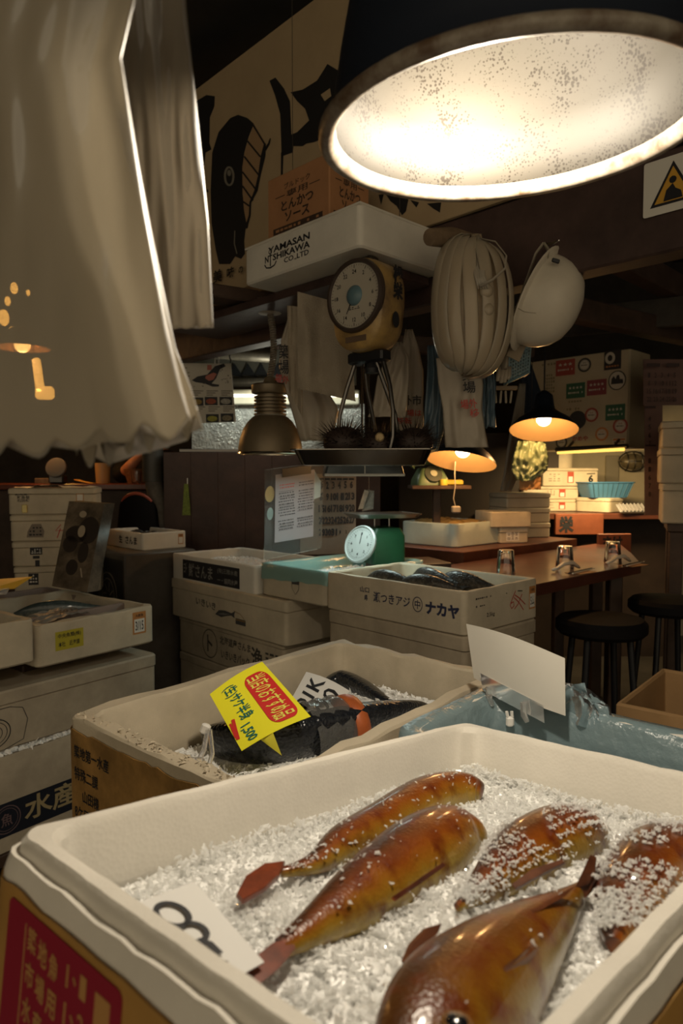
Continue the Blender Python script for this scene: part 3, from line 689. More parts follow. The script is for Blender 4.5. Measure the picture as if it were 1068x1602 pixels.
class TagFr(Fr):
    def P(s, x, y, off=.001): return tagP(.5 + x, .5 - y, off)
tf = TagFr((0, 0, 0), (1, 0, 0), (0, 1, 0)); mb = MB()
def refine(fr_, mb_, x, y, w, h, mat, off, r):
    N = 10; pts = rloop(w, h, r, 0, 6, 8)
    mb_.loft([[fr_.P(x + p.x*k_, y + p.y*k_*1.0, off) for p in pts] for k_ in (1, .75, .5, .25, .02)], False, True, mat)
refine(tf, mb, .02, .22, .80, .42, 0, .0012, .13)
mb.build('red_label', REDL, tg, 0, world=True)
mb = MB(); tf.text(mb, '当店のおすすめ品', .02, .22, .72, .33, 0, .012, .0022); mb.build('label_lettering', M('print_yellow', (.82, .74, .12), .5), tg, 0, world=True)
mb = MB(); tf.text(mb, '(生)サケ半身', -.13, -.22, .56, .25, 0, .014, .0016); tf.text(mb, '1,500', .33, -.31, .24, .17, 0, .025, .0016); mb.build('brush_writing', GRN, tg, 0, world=True)
mb = MB(); tf.stroke(mb, [(.05, -.40), (.2, -.44), (.34, -.47)], .05, 0, .0016); tf.stroke(mb, [(.08, -.46), (.3, -.485)], .03, 0, .0016); mb.build('red_brush_stroke', REDL, tg, 0, world=True)
# white card behind it
K0, K1, K2, K3 = at(479, 1051, 1.50), at(547, 1081, 1.44), at(494, 1146, 1.30), at(452, 1100, 1.38)
wc = thing('price_card', 'white card with slanting black brush digits, leaning behind the yellow offer tag', 'card', K2)
def kp(u, v, off=0):
    nn = (K1 - K0).cross(K0 - K3).normalized(); return K0.lerp(K1, u).lerp(K3.lerp(K2, u), v) + nn*(off + .006*math.sin(PI*u))
mb = MB(); mb.grid(lambda a, b: kp(a, 1 - b), 6, 6); mb.grid(lambda a, b: kp(a, b, -.0006), 6, 6); mb.build('card', PAPERW, wc, 60, world=True)
class KFr(Fr):
    def P(s, x, y, off=.001): return kp(.5 + x, .5 - y, off)
kf = KFr((0, 0, 0), (1, 0, 0), (0, 1, 0)); mb = MB()
# digits run up the card, so draw them rotated a quarter turn
kf.text(mb, '01K', -.16, -.02, .86, .34, 0, .02, .0014, PI/2); kf.text(mb, '800', .26, -.10, .86, .34, 0, .01, .0014, PI/2)
mb.build('brush_digits', INK, wc, 0, world=True)
# clear plastic tag clips at the left end
CLEAR = M('clear_plastic', (.9, .88, .85), .12, .5, trans=.85, ior=1.4)
CLIPW = M('clip_white', (.75, .73, .68), .35)
cl = thing('tag_clip', 'clear plastic price tag clip with white head, beside the salmon', 'clip', at(310, 1210, 1.09))
mb = MB()
mb.tube([at(300, 1212, 1.08), at(318, 1175, 1.12), at(325, 1140, 1.16)], [.006, .005, .004], 6); mb.tube([at(322, 1212, 1.08), at(332, 1180, 1.12), at(328, 1142, 1.16)], [.004]*3, 6)
mb.bbox(at(305, 1195, 1.09), (.03, .012, .02), .003); mb.build('stem', CLEAR, cl, 40, world=True)
mb = MB(); mb.bbox(at(321, 1140, 1.16), (.016, .012, .018), .003, Matrix.Rotation(.4, 3, 'Y')); mb.build('head', CLIPW, cl, 40, world=True)
# ------------------------------------------------------------------ blue lined box on the right and its sign
BLUEF = M_film('liner_blue_film', (.34, .47, .52), rough=.3, trans_fac=.25, bump=1.0, bscale=24)
blu = Box(atz(758, 1076, -.40), .29, .62, .22, 'white foam box lined with blue film, right of the salmon box', 'back', SY, FOAM, t=.026, floor=.025, jz=.004)
def liner(root, Lu, Lv, H, t, depth, mat, over=.02, seed=1, drop=.03, name='blue_liner'):
    mb = MB(); L = []
    rows = [(2*.002 + .004, H - drop, 1), (.0035, H + .003, 1), (-t*1.0, H + .004, .6), (-2*t - .006, H - .004, 0), (-2*t - .022, H - depth*.5, 0), (-2*t - .03, H - depth, 0), (-2*t - .10, H - depth - .003, 0)]
    for ins, z_, o_ in rows:
        l = rloop(Lu + ins, Lv + ins, .022, z_, 5, 26)
        for p in l:
            q_ = noise.noise_vector(Vector((p.x*14, p.y*14, z_*14 + seed)))
            p.z += q_.z*(.012 if o_ and z_ < H else .003 if o_ else .006)
            d = Vector((p.x/Lu, p.y/Lv)); k_ = 1 + .012*q_.x
            if not o_: w_ = noise.noise(Vector((p.x*38, p.y*38, z_*9 + seed))); p.x *= 1 - abs(.05*q_.x) - .012*abs(w_); p.y *= 1 - abs(.03*q_.y) - .008*abs(w_)
        L.append(l)
    mb.loft(L, False, True); return mb.build(name, mat, root, 180)
liner(blu.root, .29, .62, .22, .026, .14, BLUEF, drop=.012)
TB = MW[blu.root.name]
mb = MB(); rn = random.Random(8)
mb.grid(lambda a, b: TB @ Vector((.115 + .04*a + .02*noise.noise(Vector((a*4, b*5, 3))), (.205 - .13*b) + .015*noise.noise(Vector((a*5, b*4, 8))), .205 + .055*math.sin(PI*a)**.7*math.sin(PI*b)**.5 + .02*noise.noise(Vector((a*7, b*7, 1))))), 18, 20)
ob = mb.build('gathered_film', BLUEF, blu.root, 180, world=True)
mb = ice_bed('i', '', TB, -.11, .11, -.27, .27, lambda x, y: .115 + .02*noise.noise(Vector((x*8, y*8, 2))), 900, .006, 5, 30, 40)
o = mb.build('crushed_ice', [ICEBED], None, 0); tag(o, 'crushed ice in the blue lined box', 'ice', kind='stuff')
root = thing('dark_fish', 'dark fish lying on ice in the blue lined box', 'fish', TB @ Vector((.0, -.10, .12))); I = MW[root.name].inverted() @ TB
mb = MB(); fish_body(mb, [(I @ Vector((.04, .10 - .34*k_/7, .128)), .045*math.sin(PI*(.12 + .8*k_/7))) for k_ in range(8)], roll=.9, flat=.7); u_ = mb.uv; b = mb.build('body', SALM, root, 60); set_uv(b, u_)
mb = MB(); tl = I @ Vector((.04, -.24, .128)); mb.loft([[tl + Vector((0, 0, 0)), tl + Vector((.05, -.09, .02)), tl + Vector((.0, -.07, .0)), tl + Vector((-.05, -.09, .02))], [v + Vector((0, 0, .003)) for v in (tl, tl + Vector((.05, -.09, .02)), tl + Vector((.0, -.07, .0)), tl + Vector((-.05, -.09, .02)))]], True, True); mb.build('tail_fin', SALM, root, 0)
# sign card in a clear holder
Q0, Q1, Q2, Q3 = at(729, 976, 1.27), at(883, 1030, 1.115), at(884, 1120, 1.11), at(741, 1061, 1.265)
sg = thing('sign_card', 'blank white card standing in a clear clip on the blue lined box', 'card', Q3.lerp(Q2, .3))
def qp(u, v, off=0):
    nn = (Q1 - Q0).cross(Q0 - Q3).normalized(); return Q0.lerp(Q1, u).lerp(Q3.lerp(Q2, u), v) + nn*(off + .014*math.sin(PI*u)*(1 - .5*v)) + Vector((0, 0, .012*math.sin(PI*u)*(1 - v)))
mb = MB(); mb.grid(lambda a, b: qp(a, 1 - b), 14, 8); mb.grid(lambda a, b: qp(a, b, -.0008), 14, 8); mb.build('card', PAPER, sg, 60, world=True)
hp = thing('card_holder', 'clear plastic clip gripping the blank white card', 'clip', at(800, 1110, 1.17)); mb = MB()
a0, a1 = qp(.12, .82, .004), qp(.80, .93, .004); b0, b1 = qp(.12, 1.12, .004), qp(.80, 1.22, .004)
mb.loft([[a0, a1, b1, b0], [v + Vector((.001, -.004, 0)) for v in (a0, a1, b1, b0)]], True, True)
for u in (.22, .62): mb.tube([qp(u, 1.0, .006), qp(u, 1.2, .008), qp(u + .02, 1.3, .006)], [.006, .006, .004], 6)
mb.build('grip', CLEAR, hp, 40, world=True)
mb = MB(); w0 = qp(.44, 1.42, .006); mb.bbox(w0, (.014, .010, .018), .003); mb.tube([w0 + Vector((-.004, 0, .008)), w0 + Vector((-.006, 0, .018))], .003, 6); mb.tube([w0 + Vector((.004, 0, .008)), w0 + Vector((.003, 0, .018))], .003, 6); mb.build('white_peg', CLIPW, hp, 40, world=True)
# tan carton right behind
CARTI = M('carton_tan', (.33, .20, .09), .75, .2, var=.2, vscale=6)
Box(atz(1035, 1045, -.50), .36, .52, .25, 'open tan carton behind the blue lined box', 'back', math.radians(50), CARTI, name='carton', t=.012, r=.004, jz=.001)
# ------------------------------------------------------------------ left hand stacks
LYW = math.radians(52.5)
mk = Box(at(57, 980, 2.14), .45, .58, .137, 'open foam box of fish with yellow company label and a 3/15 date label', 'near', LYW, FOAM_OLD, t=.024, jz=.006)
f = mk.R; mb = MB(); f.rect(mb, .112, .075, .100, .062, 0, .0007); f.text(mb, '中央魚類(株)', .112, .090, .082, .017, 1, .012, .0012); f.text(mb, '本社　近海課', .110, .063, .076, .017, 1, .012, .0012)
mb.build('company_label', [M('label_olive_yellow', (.42, .36, .03), .6), INK], mk.root, 0)
date_label(f, mk.root, .385, .083, .056, .080, '3/15')
f = Fr((0, 0, 0), (1, 0, 0), (0, 1, 0))
def box_fish(bx, label, pts, wid, mat, roll=1.2, name='whole_fish', flat=.7):
    T = MW[bx.root.name]; root = thing(name, label, 'fish', T @ Vector(pts[len(pts)//2]) - Vector((0, 0, wid*.5))); I = MW[root.name].inverted() @ T
    mb = MB(); n = len(pts); fish_body(mb, [(I @ Vector(p), wid*w) for p, w in zip(pts, [.2, .75, 1, 1, .8, .5, .25, .12][:n])], roll=roll, flat=flat); u_ = mb.uv
    b = mb.build('body', mat, root, 60); set_uv(b, u_)
    e = (I @ Vector(pts[-1])); d = (Vector(pts[-1]) - Vector(pts[-2])).normalized(); sd = d.cross(Vector((0, 0, 1)))
    m2 = MB(); R_ = I.to_3x3(); q = [e - R_ @ (d*.005), e + R_ @ (d*wid*1.4 + sd*wid*.9), e + R_ @ (d*wid*.9), e + R_ @ (d*wid*1.4 - sd*wid*.9)]
    m2.loft([q, [p + Vector((0, 0, .003)) for p in q]], True, True); m2.build('tail_fin', mat, root, 0); return root
SILV = M_fish('silver_skin', [(.05, (.05, .07, .07)), (.3, (.12, .15, .14)), (.5, (.34, .33, .24)), (.95, (.62, .60, .5))], (.08, .10, .10), .2, 50)
DARKF = M_fish('dark_skin', [(.05, (.03, .025, .02)), (.4, (.12, .10, .075)), (.95, (.26, .22, .17))], (.02, .017, .014), .38, 60, .9, 170)
box_fish(mk, 'silver fish in the foam box with the yellow company label', [(-.10 + .045*k_, .10 - .03*k_, .105) for k_ in range(7)], .045, SILV)
bg = thing('film_wrap', 'clear film packet with black brush writing lying on the silver fish', 'packet', mk.W((-.12, -.14, .13))); I = MW[bg.name].inverted() @ MW[mk.root.name]
mb = MB(); mb.grid(lambda a, b: I @ Vector((-.19 + .24*a, -.24 + .14*b + .08*a, .118 + .035*a*(1 - a)*2 + .012*noise.noise(Vector((a*6, b*6, 1))))), 18, 12); mb.build('film', M_film('packet_film', (.62, .61, .57), .5, .35, .30, .2, 25, .3), bg, 180)
mb = MB(); ff = Fr(I @ Vector((-.04, -.15, .142)), (MW[mk.root.name].to_3x3() @ Vector((1, .3, 0))), (MW[mk.root.name].to_3x3() @ Vector((-.3, 1, .1))))
ff.text(mb, '2800', 0, 0, .09, .035, 0, .02); mb.build('brush_digits', INK, bg, 0)
lb = Box(at(54, 968, 2.11), .52, .40, .137, 'plain foam box at the left edge, beside the one with the yellow label', 'right', LYW, FOAM_OLD, t=.026, jz=.005)
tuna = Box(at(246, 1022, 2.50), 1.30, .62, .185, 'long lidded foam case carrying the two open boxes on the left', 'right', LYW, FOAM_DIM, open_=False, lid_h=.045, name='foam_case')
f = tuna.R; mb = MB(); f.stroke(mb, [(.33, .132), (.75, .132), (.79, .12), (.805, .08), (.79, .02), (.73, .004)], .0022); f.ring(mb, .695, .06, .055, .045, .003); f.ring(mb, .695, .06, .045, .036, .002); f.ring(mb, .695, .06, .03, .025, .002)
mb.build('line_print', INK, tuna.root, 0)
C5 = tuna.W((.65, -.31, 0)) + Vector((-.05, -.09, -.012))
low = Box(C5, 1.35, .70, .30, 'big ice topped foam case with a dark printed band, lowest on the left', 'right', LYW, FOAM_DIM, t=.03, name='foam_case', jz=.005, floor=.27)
f = low.R; mb = MB(); f.rect(mb, .68, .105, 1.26, .105, 0, .0008); f.ring(mb, .875, .105, .042, .042, .0030, 2, .0014); f.ring(mb, .875, .105, .034, .034, .0016, 2, .0014); f.text(mb, '魚', .875, .105, .036, .04, 2, .01, .0014)
f.text(mb, '水産', 1.02, .112, .18, .078, 1, .02, .0014); f.text(mb, '㈲', .76, .105, .09, .075, 1, .03, .0014)
mb.build('printed_band', [M('band_navy', (.012, .014, .022), .5), M('band_gold', (.32, .25, .13), .5), M('band_mauve', (.14, .09, .09), .5)], low.root, 0)
TL = MW[low.root.name]; mb = ice_bed('i', '', TL, -.60, .60, -.35 + .012, -.35 + .085, lambda x, y: .302 + .03*max(0, (y + .33)/.08)*(.6 + .4*noise.noise(Vector((x*9, 0, 1)))), 1500, .009, 6, 60, 6)
o = mb.build('crushed_ice', [ICEBED], None, 0); tag(o, 'grubby crushed ice spilled along the ledge of the lowest left case', 'ice', kind='stuff')
yc = thing('price_card', 'plain orange yellow card standing in the box at the left edge', 'card', at(20, 925, 2.35)); mb = MB()
cc = [at(-30, 908, 2.40), at(51, 902, 2.5), at(22, 921, 2.38), at(-30, 925, 2.3)]
mb.loft([cc, [p + Vector((0, .002, -.001)) for p in cc]], True, True); mb.build('card', M('card_orange_yellow', (.80, .47, .03), .5), yc, 0, world=True)
mb = MB(); cc = [at(-30, 924, 2.30), at(14, 920, 2.34), at(10, 930, 2.33), at(-30, 932, 2.30)]; mb.loft([cc, [p + Vector((0, .004, 0)) for p in cc]], True, True); mb.build('clip_foot', CLEAR, yc, 0, world=True)
# box behind with mauve film
bm = Box(at(72, 918, 2.95), .42, .60, .15, 'dim foam box with mauve film behind the two open left boxes', 'back', LYW, M_foam('foam_mauve', (.26, .20, .17)), jz=.004)
# back left stack
prev = None
for i, (ytop, lab, hh) in enumerate(((764, 'top foam box of the back left stack, snow white film across its lid', .128), (806, 'second foam box of the back left stack, with red brush mark and grey printed fish', .128), (849, 'third foam box of the back left stack, a small dark label on its face', .120), (891, 'lowest visible foam box of the back left stack, with a dark square label', .13))):
    C = at(11 + 2.5*i, 764, 3.25) if prev is None else prev
    bx = Box(C, .40, .30, hh, lab, 'near', math.radians(14), FOAM_OLD, open_=False, lid_h=.03)
    prev = C + Vector((.006, 0, -hh - .001)); f = bx.R
    if i == 0:
        mb = MB(); mb.grid(lambda a, b: Vector((-.19 + .38*a, -.15 + .25*b, .1295 + .010*abs(noise.noise(Vector((a*5, b*5, 1)))) + (.012 if .3 < a < .6 else 0)*(1 - b))), 16, 8); mb.build('white_film', M('film_snow', (.72, .70, .64), .5), bx.root, 180)
        mb = MB(); f.text(mb, '築地第一\n鮮魚部\n石田様', .07, .085, .075, .045, 0, .02)
        mb.build('printed_text', INK, bx.root, 0); date_label(f, bx.root, .325, .088, .035, .05, '')
        mb = MB()
        for x in (.075, .300): mb.bbox((x - .20, -.153, .030), (.024, .012, .04), .004)
        tag(mb.build('yellow_tab', M('tab_yellow', (.75, .62, .25), .5), bx.root, 30), 'pale yellow plastic tabs')
    if i == 1:
        mb = MB(); f.poly(mb, [(.075, .02), (.15, .02), (.155, .05), (.14, .085), (.10, .085), (.08, .05)], 0); f.dashes(mb, .085, .025, .06, .05, 3, 4, 1)
        for st in ([(.23, .08), (.205, .05), (.24, .052)], [(.228, .062), (.212, .015)], [(.25, .06), (.29, .04)], [(.275, .07), (.255, .03)]): f.stroke(mb, st, .004, 2, .0012)
        f.rect(mb, .33, .07, .03, .03, 3)
        mb.build('printed_marks', [M('print_grey', (.20, .16, .12), .6), INK, INKR, INK], bx.root, 0)
    if i == 2:
        mb = MB(); f.rect(mb, .11, .075, .055, .035, 0); f.rect(mb, .11, .045, .03, .014, 0); f.rect(mb, .115, .016, .02, .03, 0); f.dashes(mb, .088, .062, .045, .025, 3, 4, 1, .0011); mb.build('dark_label', [INK, PAPER], bx.root, 0)
    if i == 3:
        mb = MB(); f.rect(mb, .09, .07, .045, .055, 0); f.dashes(mb, .072, .05, .036, .045, 3, 3, 1, .0011); mb.build('dark_label', [INK, PAPER], bx.root, 0)
# leaning plastic wrapped board
B0, B1, B2, B3 = at(108, 784, 2.86), at(163, 788, 2.80), at(136, 927, 2.66), at(81, 917, 2.72)
bd = thing('wrapped_board', 'dark printed board in clear film leaning against the dark cabinet', 'board', B2.lerp(B3, .5)); dn = Vector((.03, .04, 0))
mb = MB(); mb.loft([[B3, B2, B1, B0], [p + dn for p in (B3, B2, B1, B0)]], True, True); mb.build('board', M('board_print', (.20, .15, .10), .6, .3, var=.7, vscale=9, bump=.2, bscale=30, coat=.1), bd, 0, world=True)
mb = MB(); fr = Fr((B0 + B1 + B2 + B3)/4, B1 - B0, (B0 - B3)); w_, h_ = (B1 - B0).length, (B0 - B3).length
for (x, y, rx, ry) in ((.22, .18, .28, .16), (-.1, .12, .3, .1), (.18, -.08, .14, .12), (-.22, .0, .2, .1), (-.05, -.26, .16, .09)): fr.disc(mb, x*w_, y*h_, rx*w_, ry*h_, 0, .0014)
fr.disc(mb, .03*w_, .16*h_, .10*w_, .07*h_, 1, .0018); fr.disc(mb, -.02*w_, .36*h_, .10*w_, .04*h_, 1, .0018); fr.stroke(mb, [(.2*w_, -.26*h_), (.28*w_, -.36*h_)], .006, 1, .0018)
mb.build('printed_picture', [M('print_umber', (.035, .026, .02), .4), M('print_bone', (.38, .31, .22), .4)], bd, 0, world=True)
# dark cabinet with an emblem, open box on top
CB = at(195, 868, 3.30); cbx = thing('metal_cabinet', 'dark metal cabinet with an oval emblem, under the open sardine box', 'cabinet', corner_base(CB, 'near', .40, .52, CB.z, YAW), YAW)
mb = MB(); mb.bbox((0, 0, CB.z/2), (.40, .52, CB.z), .008); mb.build('body', M('cabinet_grey', (.13, .11, .09), .5, .4, var=.4, vscale=5, metal=.3), cbx)
fr = Fr((-.2, .26, 0), (0, -1, 0), (0, 0, 1)); mb = MB(); fr.rect(mb, .27, CB.z - .36, .46, .66, 0, .001, .0008, .01); mb.build('door_panel', M('panel_black', (.02, .018, .016), .4), cbx, 0)
mb = MB(); fr.ring(mb, .33, CB.z - .22, .10, .115, .008, 0, .0016); fr.ring(mb, .33, CB.z - .22, .07, .085, .006, 0, .0016)
for k_ in range(7): a_ = 2*PI*k_/7; fr.stroke(mb, [(.33 + .02*math.cos(a_), CB.z - .22 + .02*math.sin(a_)), (.33 + .06*math.cos(a_ + .4), CB.z - .22 + .07*math.sin(a_ + .4))], .008, 0, .0016)
mb.build('emblem', M('emblem_grey', (.20, .17, .13), .5), cbx, 0)
mb = MB()
for z_ in (.10, .55): mb.tube([(.12, -.262, CB.z - z_), (.12, -.285, CB.z - z_ - .01), (.12, -.285, CB.z - z_ - .06), (.12, -.262, CB.z - z_ - .07)], .006, 8)
mb.build('latch', STEEL_D, cbx, 60)
sd = Box(at(222, 834.5, 3.47), .255, .42, .0915, 'small open foam box of little fish on the dark cabinet', 'near', YAW, FOAM, t=.016, r=.012, jz=.002)
mb = MB(); sd.L.text(mb, 'さんま', .30, .048, .13, .042, 0, .03); sd.L.text(mb, '生', .18, .048, .04, .04, 0, .03); mb.build('printed_text', INK, sd.root, 0)
date_label(sd.R, sd.root, .222, .05, .03, .055, '')
rn = random.Random(12)
for i in range(9):
    a_ = rn.uniform(-.5, .5); x, y = rn.uniform(-.05, .05), -.14 + .033*i; d_ = Vector((math.cos(a_), math.sin(a_), 0)); z_ = .050 + rn.uniform(0, .022)
    box_fish(sd, 'little dark fish heaped in the small open box on the cabinet', [Vector((x, y, z_)) + d_*(-.06 + .02*k_) + Vector((0, 0, .012*math.sin(k_))) for k_ in range(6)], .014, DARKF, name='small_fish')['group'] = 'little fish in the small open box'
# ------------------------------------------------------------------ far left counter and the person behind it
z0 = EYE - .045
ctr = thing('counter', 'dark wooden counter with a red lacquered top at the far left', 'counter', (-1.95, 4.75, 0)); mb = MB(); mb.bbox((0, 0, z0 - .02), (1.45, .55, .04), .006); mb.build('top', M('lacquer_red', (.20, .055, .03), .25, .5, var=.3, vscale=5), ctr)
mb = MB(); mb.bbox((0, .02, (z0 - .04)/2), (1.40, .46, z0 - .04), .006); mb.build('base', WOOD, ctr)
def glass_cup(label, c, r, h, cat='glass', group=None, inv=False, mat=GLASS):
    t_ = thing('drinking_glass', label, cat, c, 0, group); k_ = -1 if inv else 1
    mb = MB(); P_ = [(.0, .0), (r*.74, 0), (r*.80, .004), (r, h), (r*.94, h), (r*.72, .010), (0, .010)]
    if inv: P_ = [(a, h - b) for a, b in P_]
    mb.lathe(P_, 24); mb.build('glass', mat, t_, 50); return t_
AMBG = M('cup_amber', (.50, .30, .12), .4, .4)
glass_cup('clear tumbler on the far left counter', Vector((at(213, 756, 4.6).x, 4.6, z0)), .035, .085)
cp_ = thing('paper_cup', 'tan cylindrical cup on the far left counter', 'cup', Vector((at(161, 756, 4.7).x, 4.7, z0))); mb = MB(); mb.lathe([(.0, 0), (.045, 0), (.052, .14), (.048, .14), (.042, .01), (0, .01)], 24); mb.build('cup', AMBG, cp_, 50)
bk = thing('basket', 'brown wicker basket on the far left counter', 'basket', Vector((at(216, 756, 4.85).x, 4.85, z0))); mb = MB(); mb.lathe([(0, 0), (.07, 0), (.10, .10), (.092, .10), (.062, .01), (0, .01)], 20); mb.build('basket', M('wicker', (.25, .11, .05), .6, var=.5, vscale=60, bump=.5, bscale=90), bk, 30)
for i, (px, lab) in enumerate(((137, 'curled yellow menu sheet on the far left counter'), (158, 'flat amber leaflet in front of the tan cup'))):
    c_ = Vector((at(px, 757, 4.55).x, 4.55, z0)); mb = MB(); mb.grid(lambda a, b: c_ + Vector((-.07 + .14*a, -.06 + .1*b, .003 + (.025*(1 - a)**2 if i == 0 else .004*a))), 8, 4); mb.grid(lambda a, b: c_ + Vector((.07 - .14*a, -.06 + .1*b, .001 + (.025*a**2 if i == 0 else .004*(1 - a)))), 8, 4)
    tag(mb.build('leaflet', M('sheet_amber', (.70, .42, .10), .6), None, 180), lab, 'paper')
wbx = thing('wooden_tray', 'row of small pale wooden boxes on the back left stack edge', 'tray', Vector((at(78, 757, 4.6).x, 4.6, z0))); mb = MB(); mb.bbox((0, 0, .018), (.17, .08, .036), .003); mb.build('tray', M('pale_wood', (.34, .22, .11), .6, var=.4, vscale=20), wbx)
dl = thing('dial_scale', 'white faced dial scale at the far left, half behind the bags', 'scale', Vector((at(88, 757, 4.5).x, 4.5, z0))); mb = MB(); Rr = Matrix.Rotation(PI/2 - .35, 3, 'X') @ Matrix.Rotation(0, 3, 'Z')
mb.bbox((0, .03, .03), (.10, .08, .06), .01); mb.build('base', STEEL_D, dl); mb = MB(); mb.lathe([(0, .012), (.060, .012), (.066, .010), (.068, 0), (.066, -.01), (0, -.01)], 28, (.01, -.02, .105), Rr); mb.build('dial', M('dial_white', (.20, .19, .17), .5), dl, 40)
# the person: dark clothes, forearm raised to the chin
SKIN = M('skin', (.45, .20, .11), .5, .4, var=.12, vscale=20); CLOTH = M('cloth_black', (.014, .013, .014), .85, .2)
pr = thing('person', 'person in dark clothes with a bare forearm raised, behind the far left counter', 'person', (at(236, 740, 5.24).x, 5.24, 0))
O = Vector((at(236, 740, 5.24).x, 5.24, 0))
def skin_mesh(name, verts, edges, radii, mat, parent, root=0, sub=2):
    me = bpy.data.meshes.new(name); me.from_pydata(verts, edges, []); me.update(); o = bpy.data.objects.new(name, me); COL.objects.link(o)
    sm = o.modifiers.new('skin', 'SKIN'); sm.use_smooth_shade = True; sl = me.skin_vertices[0].data if me.skin_vertices else None
    if sl is None:
        bm = bmesh.new(); bm.from_mesh(me); bm.verts.layers.skin.verify(); bm.to_mesh(me); bm.free(); sl = me.skin_vertices[0].data
    for i, r in enumerate(radii): sl[i].radius = (r, r) if not isinstance(r, tuple) else r; sl[i].use_root = (i == root)
    ss = o.modifiers.new('sub', 'SUBSURF'); ss.levels = sub; ss.render_levels = sub
    dg = bpy.context.evaluated_depsgraph_get(); dg.update(); m2 = bpy.data.meshes.new_from_object(o.evaluated_get(dg)); bpy.data.objects.remove(o); m2.name = name
    m2.materials.clear(); m2.materials.append(mat)
    o = bpy.data.objects.new(name, m2); COL.objects.link(o); o.parent = parent; MW[o.name] = MW[parent.name]
    for p in m2.polygons: p.use_smooth = True
    return o
hand = at(226, 706, 5.02) - O; elb = at(205, 727, 4.96) - O; sh = Vector((-.10, -.10, 1.36)); hz = hand.z
V = [(0, 0, .95), (0, 0, 1.10), (0, -.01, 1.25), (0, -.02, 1.40), (-.02, -.05, 1.50), (-.05, -.10, 1.58), (-.06, -.12, 1.68),
     (-.17, -.04, 1.37), tuple(Vector((-.22, -.18, 1.20)).lerp(elb, .3)), tuple(elb), tuple(elb.lerp(hand, .55)), tuple(hand),
     (.17, -.0, 1.37), (.22, -.10, 1.15), (.10, -.24, 1.12), (-.02, -.30, 1.16),
     (-.09, 0, .85), (-.10, .0, .48), (-.10, .02, .08), (-.10, -.10, .04), (.09, 0, .85), (.10, 0, .48), (.10, .02, .08), (.10, -.10, .04)]
Ed = [(0, 1), (1, 2), (2, 3), (3, 4), (4, 5), (5, 6), (3, 7), (7, 8), (8, 9), (9, 10), (10, 11), (3, 12), (12, 13), (13, 14), (14, 15), (0, 16), (16, 17), (17, 18), (18, 19), (0, 20), (20, 21), (21, 22), (22, 23)]
Rd = [.13, .12, .13, .12, .055, .075, .085, .065, .05, .042, .036, .030, .065, .05, .04, .032, .085, .06, .042, .035, .085, .06, .042, .035]
body = skin_mesh('body', V, Ed, Rd, SKIN, pr)
# fingers curled against the chin, and the other hand
for hv, dr in ((hand, Vector((.1, -.2, .9))), (Vector((-.02, -.30, 1.16)), Vector((-.8, -.4, 0)))):
    dr.normalize(); sd_ = dr.cross(Vector((.3, 1, .1))).normalized(); nn_ = dr.cross(sd_)
    for k_ in range(4):
        b0 = hv + sd_*(.012*(k_ - 1.5)) + dr*.03; ln_ = (.045, .052, .05, .04)[k_]
        skin_mesh('finger', [tuple(hv + sd_*(.009*(k_ - 1.5))), tuple(b0), tuple(b0 + dr*ln_*.6 + nn_*.01), tuple(b0 + dr*ln_*.7 + nn_*.03)], [(0, 1), (1, 2), (2, 3)], [.010, .009, .0085, .0075], SKIN, body)
    skin_mesh('thumb', [tuple(hv), tuple(hv + sd_*.03 + dr*.02), tuple(hv + sd_*.035 + dr*.05)], [(0, 1), (1, 2)], [.011, .010, .008], SKIN, body)
skin_mesh('jacket', [V[i] for i in (0, 1, 2, 3)] + [(-.02, -.04, 1.46), V[7], V[8], tuple(Vector(V[8]).lerp(elb, .75)), V[12], V[13], V[14], (.03, -.27, 1.14)], [(0, 1), (1, 2), (2, 3), (3, 4), (3, 5), (5, 6), (6, 7), (3, 8), (8, 9), (9, 10), (10, 11)], [.155, .15, .155, .14, .07, .085, .068, .058, .085, .068, .055, .046], CLOTH, pr)
skin_mesh('trousers', [V[0], (-.09, 0, .85), V[17], (-.10, .02, .10), (.09, 0, .85), V[21], (.10, .02, .10)], [(0, 1), (1, 2), (2, 3), (0, 4), (4, 5), (5, 6)], [.14, .105, .075, .06, .105, .075, .06], CLOTH, pr)
hc = Vector((-.065, -.125, 1.66)); mb = MB(); mb.sphere(hc + Vector((.012, .02, .025)), .105, 16, 0, (.86, .95, 1.02)); mb.build('hair', BLACK, pr, 180)
fcv = Vector((-.55, -.8, 0)).normalized(); sdv = Vector((fcv.y, -fcv.x, 0)); mb = MB()
mb.sphere(hc + fcv*.085 + Vector((0, 0, -.005)), .014, 10, 0, (.8, .8, 1.6)); mb.build('nose', SKIN, body, 180)
for s_ in (-1, 1):
    mb = MB(); mb.sphere(hc + fcv*.076 + sdv*.03*s_ + Vector((0, 0, .015)), .011, 10); mb.build('eye', EYEM, body, 180)
    mb = MB(); mb.sphere(hc + sdv*.083*s_, .022, 10, 0, (.5, .7, 1.1)); mb.build('ear', SKIN, body, 180)
mb = MB(); mb.sphere(hc + fcv*.078 + Vector((0, 0, -.045)), .018, 10, 0, (1.3, 1, .35)); mb.build('mouth', M('lip', (.35, .10, .08), .5), body, 180)
